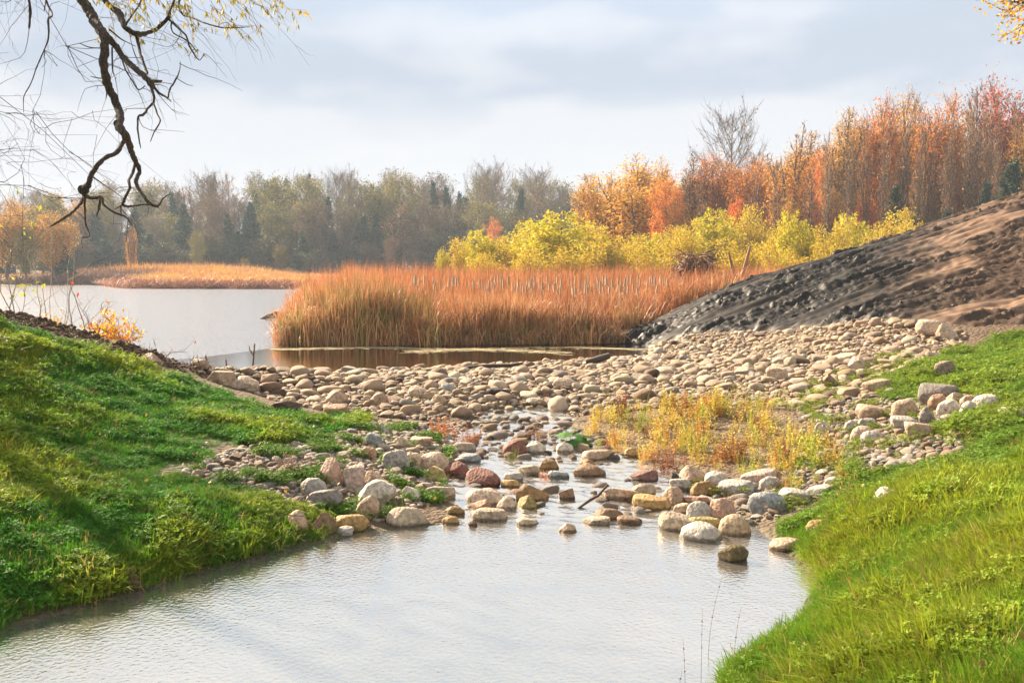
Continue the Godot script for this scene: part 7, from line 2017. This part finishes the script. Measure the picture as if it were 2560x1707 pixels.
	for k in 150:
		var a := rng.randf() * TAU
		var o := Vector3(cos(a) * rng.randf_range(0.0, 0.6), rng.randf_range(-0.6, 0.5), sin(a) * 0.5)
		twig(hb, o, Vector3(cos(a) + 0.2, rng.randf_range(-0.5, 1.0), sin(a)).normalized(), rng.randf_range(0.4, 1.0), 0.032, 0.5, Color(0.15, 0.085, 0.05) * rng.randf_range(0.6, 1.6), 1)
	part("roots", hb.done(), plain_mat(0.95), heap)
	var sp := stone_points(2, 1, 4.0)
	for k in sp.size(): sp[k] = sp[k] * Vector3(0.7, 0.6, 0.5) + Vector3(0, -0.15, 0)
	heap.set_meta("kind", "thing")
	var base := Mb.new()
	base.tube([Vector3(0.2, -2.2, 0), Vector3(0.1, -1.0, 0), Vector3(0, 0, 0)], [0.35, 0.3, 0.28], 9, Color(0.13, 0.08, 0.05))
	part("stump", base.done(), plain_mat(0.95), heap)
	part("soil_core", stone_mesh(sp, 2, Color(0.10, 0.055, 0.035)), plain_mat(0.95), heap)
	stick("snag", [Vector3(9.0, 0.6, -42.0), Vector3(9.15, 2.1, -42.0), Vector3(9.5, 3.55, -42.0)], [0.13, 0.11, 0.05], Color(0.26, 0.15, 0.09), "tallest broken snag leaning right behind the cattails", "snag", 7, "broken snags behind the cattails")
	stick("snag", [Vector3(8.7, 0.6, -42.0), Vector3(8.9, 2.3, -42.0), Vector3(8.65, 3.3, -42.0)], [0.09, 0.08, 0.04], Color(0.18, 0.11, 0.07), "thin broken snag leaning left behind the cattails", "snag", 7, "broken snags behind the cattails")
	stick("snag", [Vector3(7.6, 0.6, -33.5), Vector3(7.68, 1.6, -33.5), Vector3(7.62, 2.05, -33.5)], [0.06, 0.05, 0.03], Color(0.30, 0.22, 0.15), "grey stub standing where the cattails meet the mud bank", "snag", 7, "broken snags behind the cattails")
	stick("fallen_log", [Vector3(7.3, 2.05, -31.0), Vector3(7.7, 1.95, -30.6), Vector3(8.1, 2.2, -30.4)], [0.05, 0.07, 0.04], Color(0.07, 0.045, 0.03), "dark log end lying on the crest of the mud bank", "log")
	leafy_bush("root_wad", Vector3(6.2, gh(6.2, 31.2), -31.2), 0.7, 1.0, 40, 0, 0.03, [Color.BLACK], Color(0.10, 0.06, 0.04), "dark tangle of roots at the cattails' right end", 3)
	# floating mats of plant litter in front of the reeds
	var mat := thing("floating_litter", "pale mats of plant litter afloat along the foot of the cattails", "plant litter", Vector3.ZERO, "", "stuff")
	var lb := Mb.new()
	for k in 1300:
		var x := rng.randf_range(-6.0, 3.4)
		var d := 26.9 - absf(rng.randfn()) * 0.25 + 0.3 * sin(x * 1.3)
		if x > -2.6 and x < 1.4 and rng.randf() < 0.6: d = 25.7 + 0.55 * sin(x * 1.1 + 2.6) + rng.randfn() * 0.28
		var a := rng.randf_range(-0.6, 0.6)
		var u := Vector3(cos(a), 0, sin(a)) * rng.randf_range(0.03, 0.16)
		var w := Vector3(-sin(a), 0, cos(a)) * rng.randf_range(0.008, 0.03)
		var p := Vector3(x, LAKE + 0.006 + rng.randf() * 0.012, -d)
		lb.quad(p - u - w, p + u - w, p + u + w, p - u + w, pick([Color(0.30, 0.25, 0.13), Color(0.20, 0.18, 0.08), Color(0.38, 0.31, 0.19)]))
	part("litter", lb.done(), plain_mat(0.8), mat).set_meta("kind", "stuff")
	# earth lumps along the bare crest of the berm
	var lumps := thing("soil_lumps", "bare dark earth lumps along the crest of the left berm", "soil", Vector3.ZERO, "", "stuff")
	var lw := []
	var lt := []
	for k in 2600:
		var x := rng.randf_range(-9.5, -2.6)
		var d := crest_d(x / 15.5) + 0.15 - absf(rng.randfn()) * 0.35
		x = x / 15.5 * d
		var s := rng.randf_range(0.01, 0.035)
		lw.push_back(Transform3D(Basis.from_euler(Vector3(rng.randf() * 6, rng.randf() * 6, 0)).scaled(Vector3(s, s * 0.8, s)), Vector3(x, gh(x, d) + s * 0.2, -d)))
		lt.push_back(shade(Color(0.075, 0.045, 0.026), 0.35))
	scatter("lump", stone_mesh(stone_points(1, 1, 77.0), 1), plain_mat(0.95), lumps, lw, lt)
	var fallen := thing("fallen_leaves", "yellow and brown leaves fallen on the banks and stones", "leaves", Vector3.ZERO, "", "stuff")
	var fb := Mb.new()
	for k in 900:
		var d := 4.5 + 12.0 * rng.randf()
		var x := rng.randf_range(-0.5, 0.5) * d
		if gh(x, d) < yw(d) + 0.03: continue
		leaf_quad(fb, Vector3(x, gh(x, d) + rng.randf_range(0.03, 0.11), -d), rng.randf_range(0.02, 0.045), pick([Color(0.42, 0.25, 0.05), Color(0.26, 0.13, 0.05), Color(0.5, 0.34, 0.06), Color(0.20, 0.11, 0.06)]), 1.3)
	part("leaf_litter", fb.done(), leaf_mat(0.6), fallen).set_meta("kind", "stuff")
	# thin dry grass stalks at the right water's edge
	var st := [[1.05, 6.2, 0.42], [1.2, 6.5, 0.50], [1.32, 6.9, 0.62], [1.45, 6.7, 0.40], [0.95, 5.9, 0.34]]
	for k in 5:
		var s: Array = st[k]
		var b := Mb.new()
		var y0 := gh(s[0], s[1])
		var lean := rng.randf_range(-0.25, 0.2)
		var pts := []
		var rad := []
		for q in 7:
			var t := q / 6.0
			pts.push_back(Vector3(lean * s[2] * t * t, s[2] * t, 0.0))
			rad.push_back(0.0018 - 0.0011 * t)
		b.tube(pts, rad, 4, Color(0.16, 0.11, 0.06))
		for q in 14:
			var t := rng.randf_range(0.6, 1.0)
			leaf_quad(b_leaf(b), pts[int(t * 5.99)], 0.008, Color(0.2, 0.13, 0.08), 2.2)
		var o := single("dry_stalk", b.done(), plain_mat(0.9), ["thin dry grass stalk nearest the pond's right edge", "bent dry grass stalk at the right pond edge", "tallest dry grass stalk at the right pond edge", "short dry grass stalk rising from the right bank", "lowest dry grass stalk near the picture's bottom"][k], "grass stalk", "dry stalks at the right pond edge")
		o.position = Vector3(s[0], maxf(y0, -0.03), -s[1])

func b_leaf(b: Mb) -> Mb:
	while b.n.size() < b.v.size() + 4: b.n.push_back(Vector3.UP)
	return b
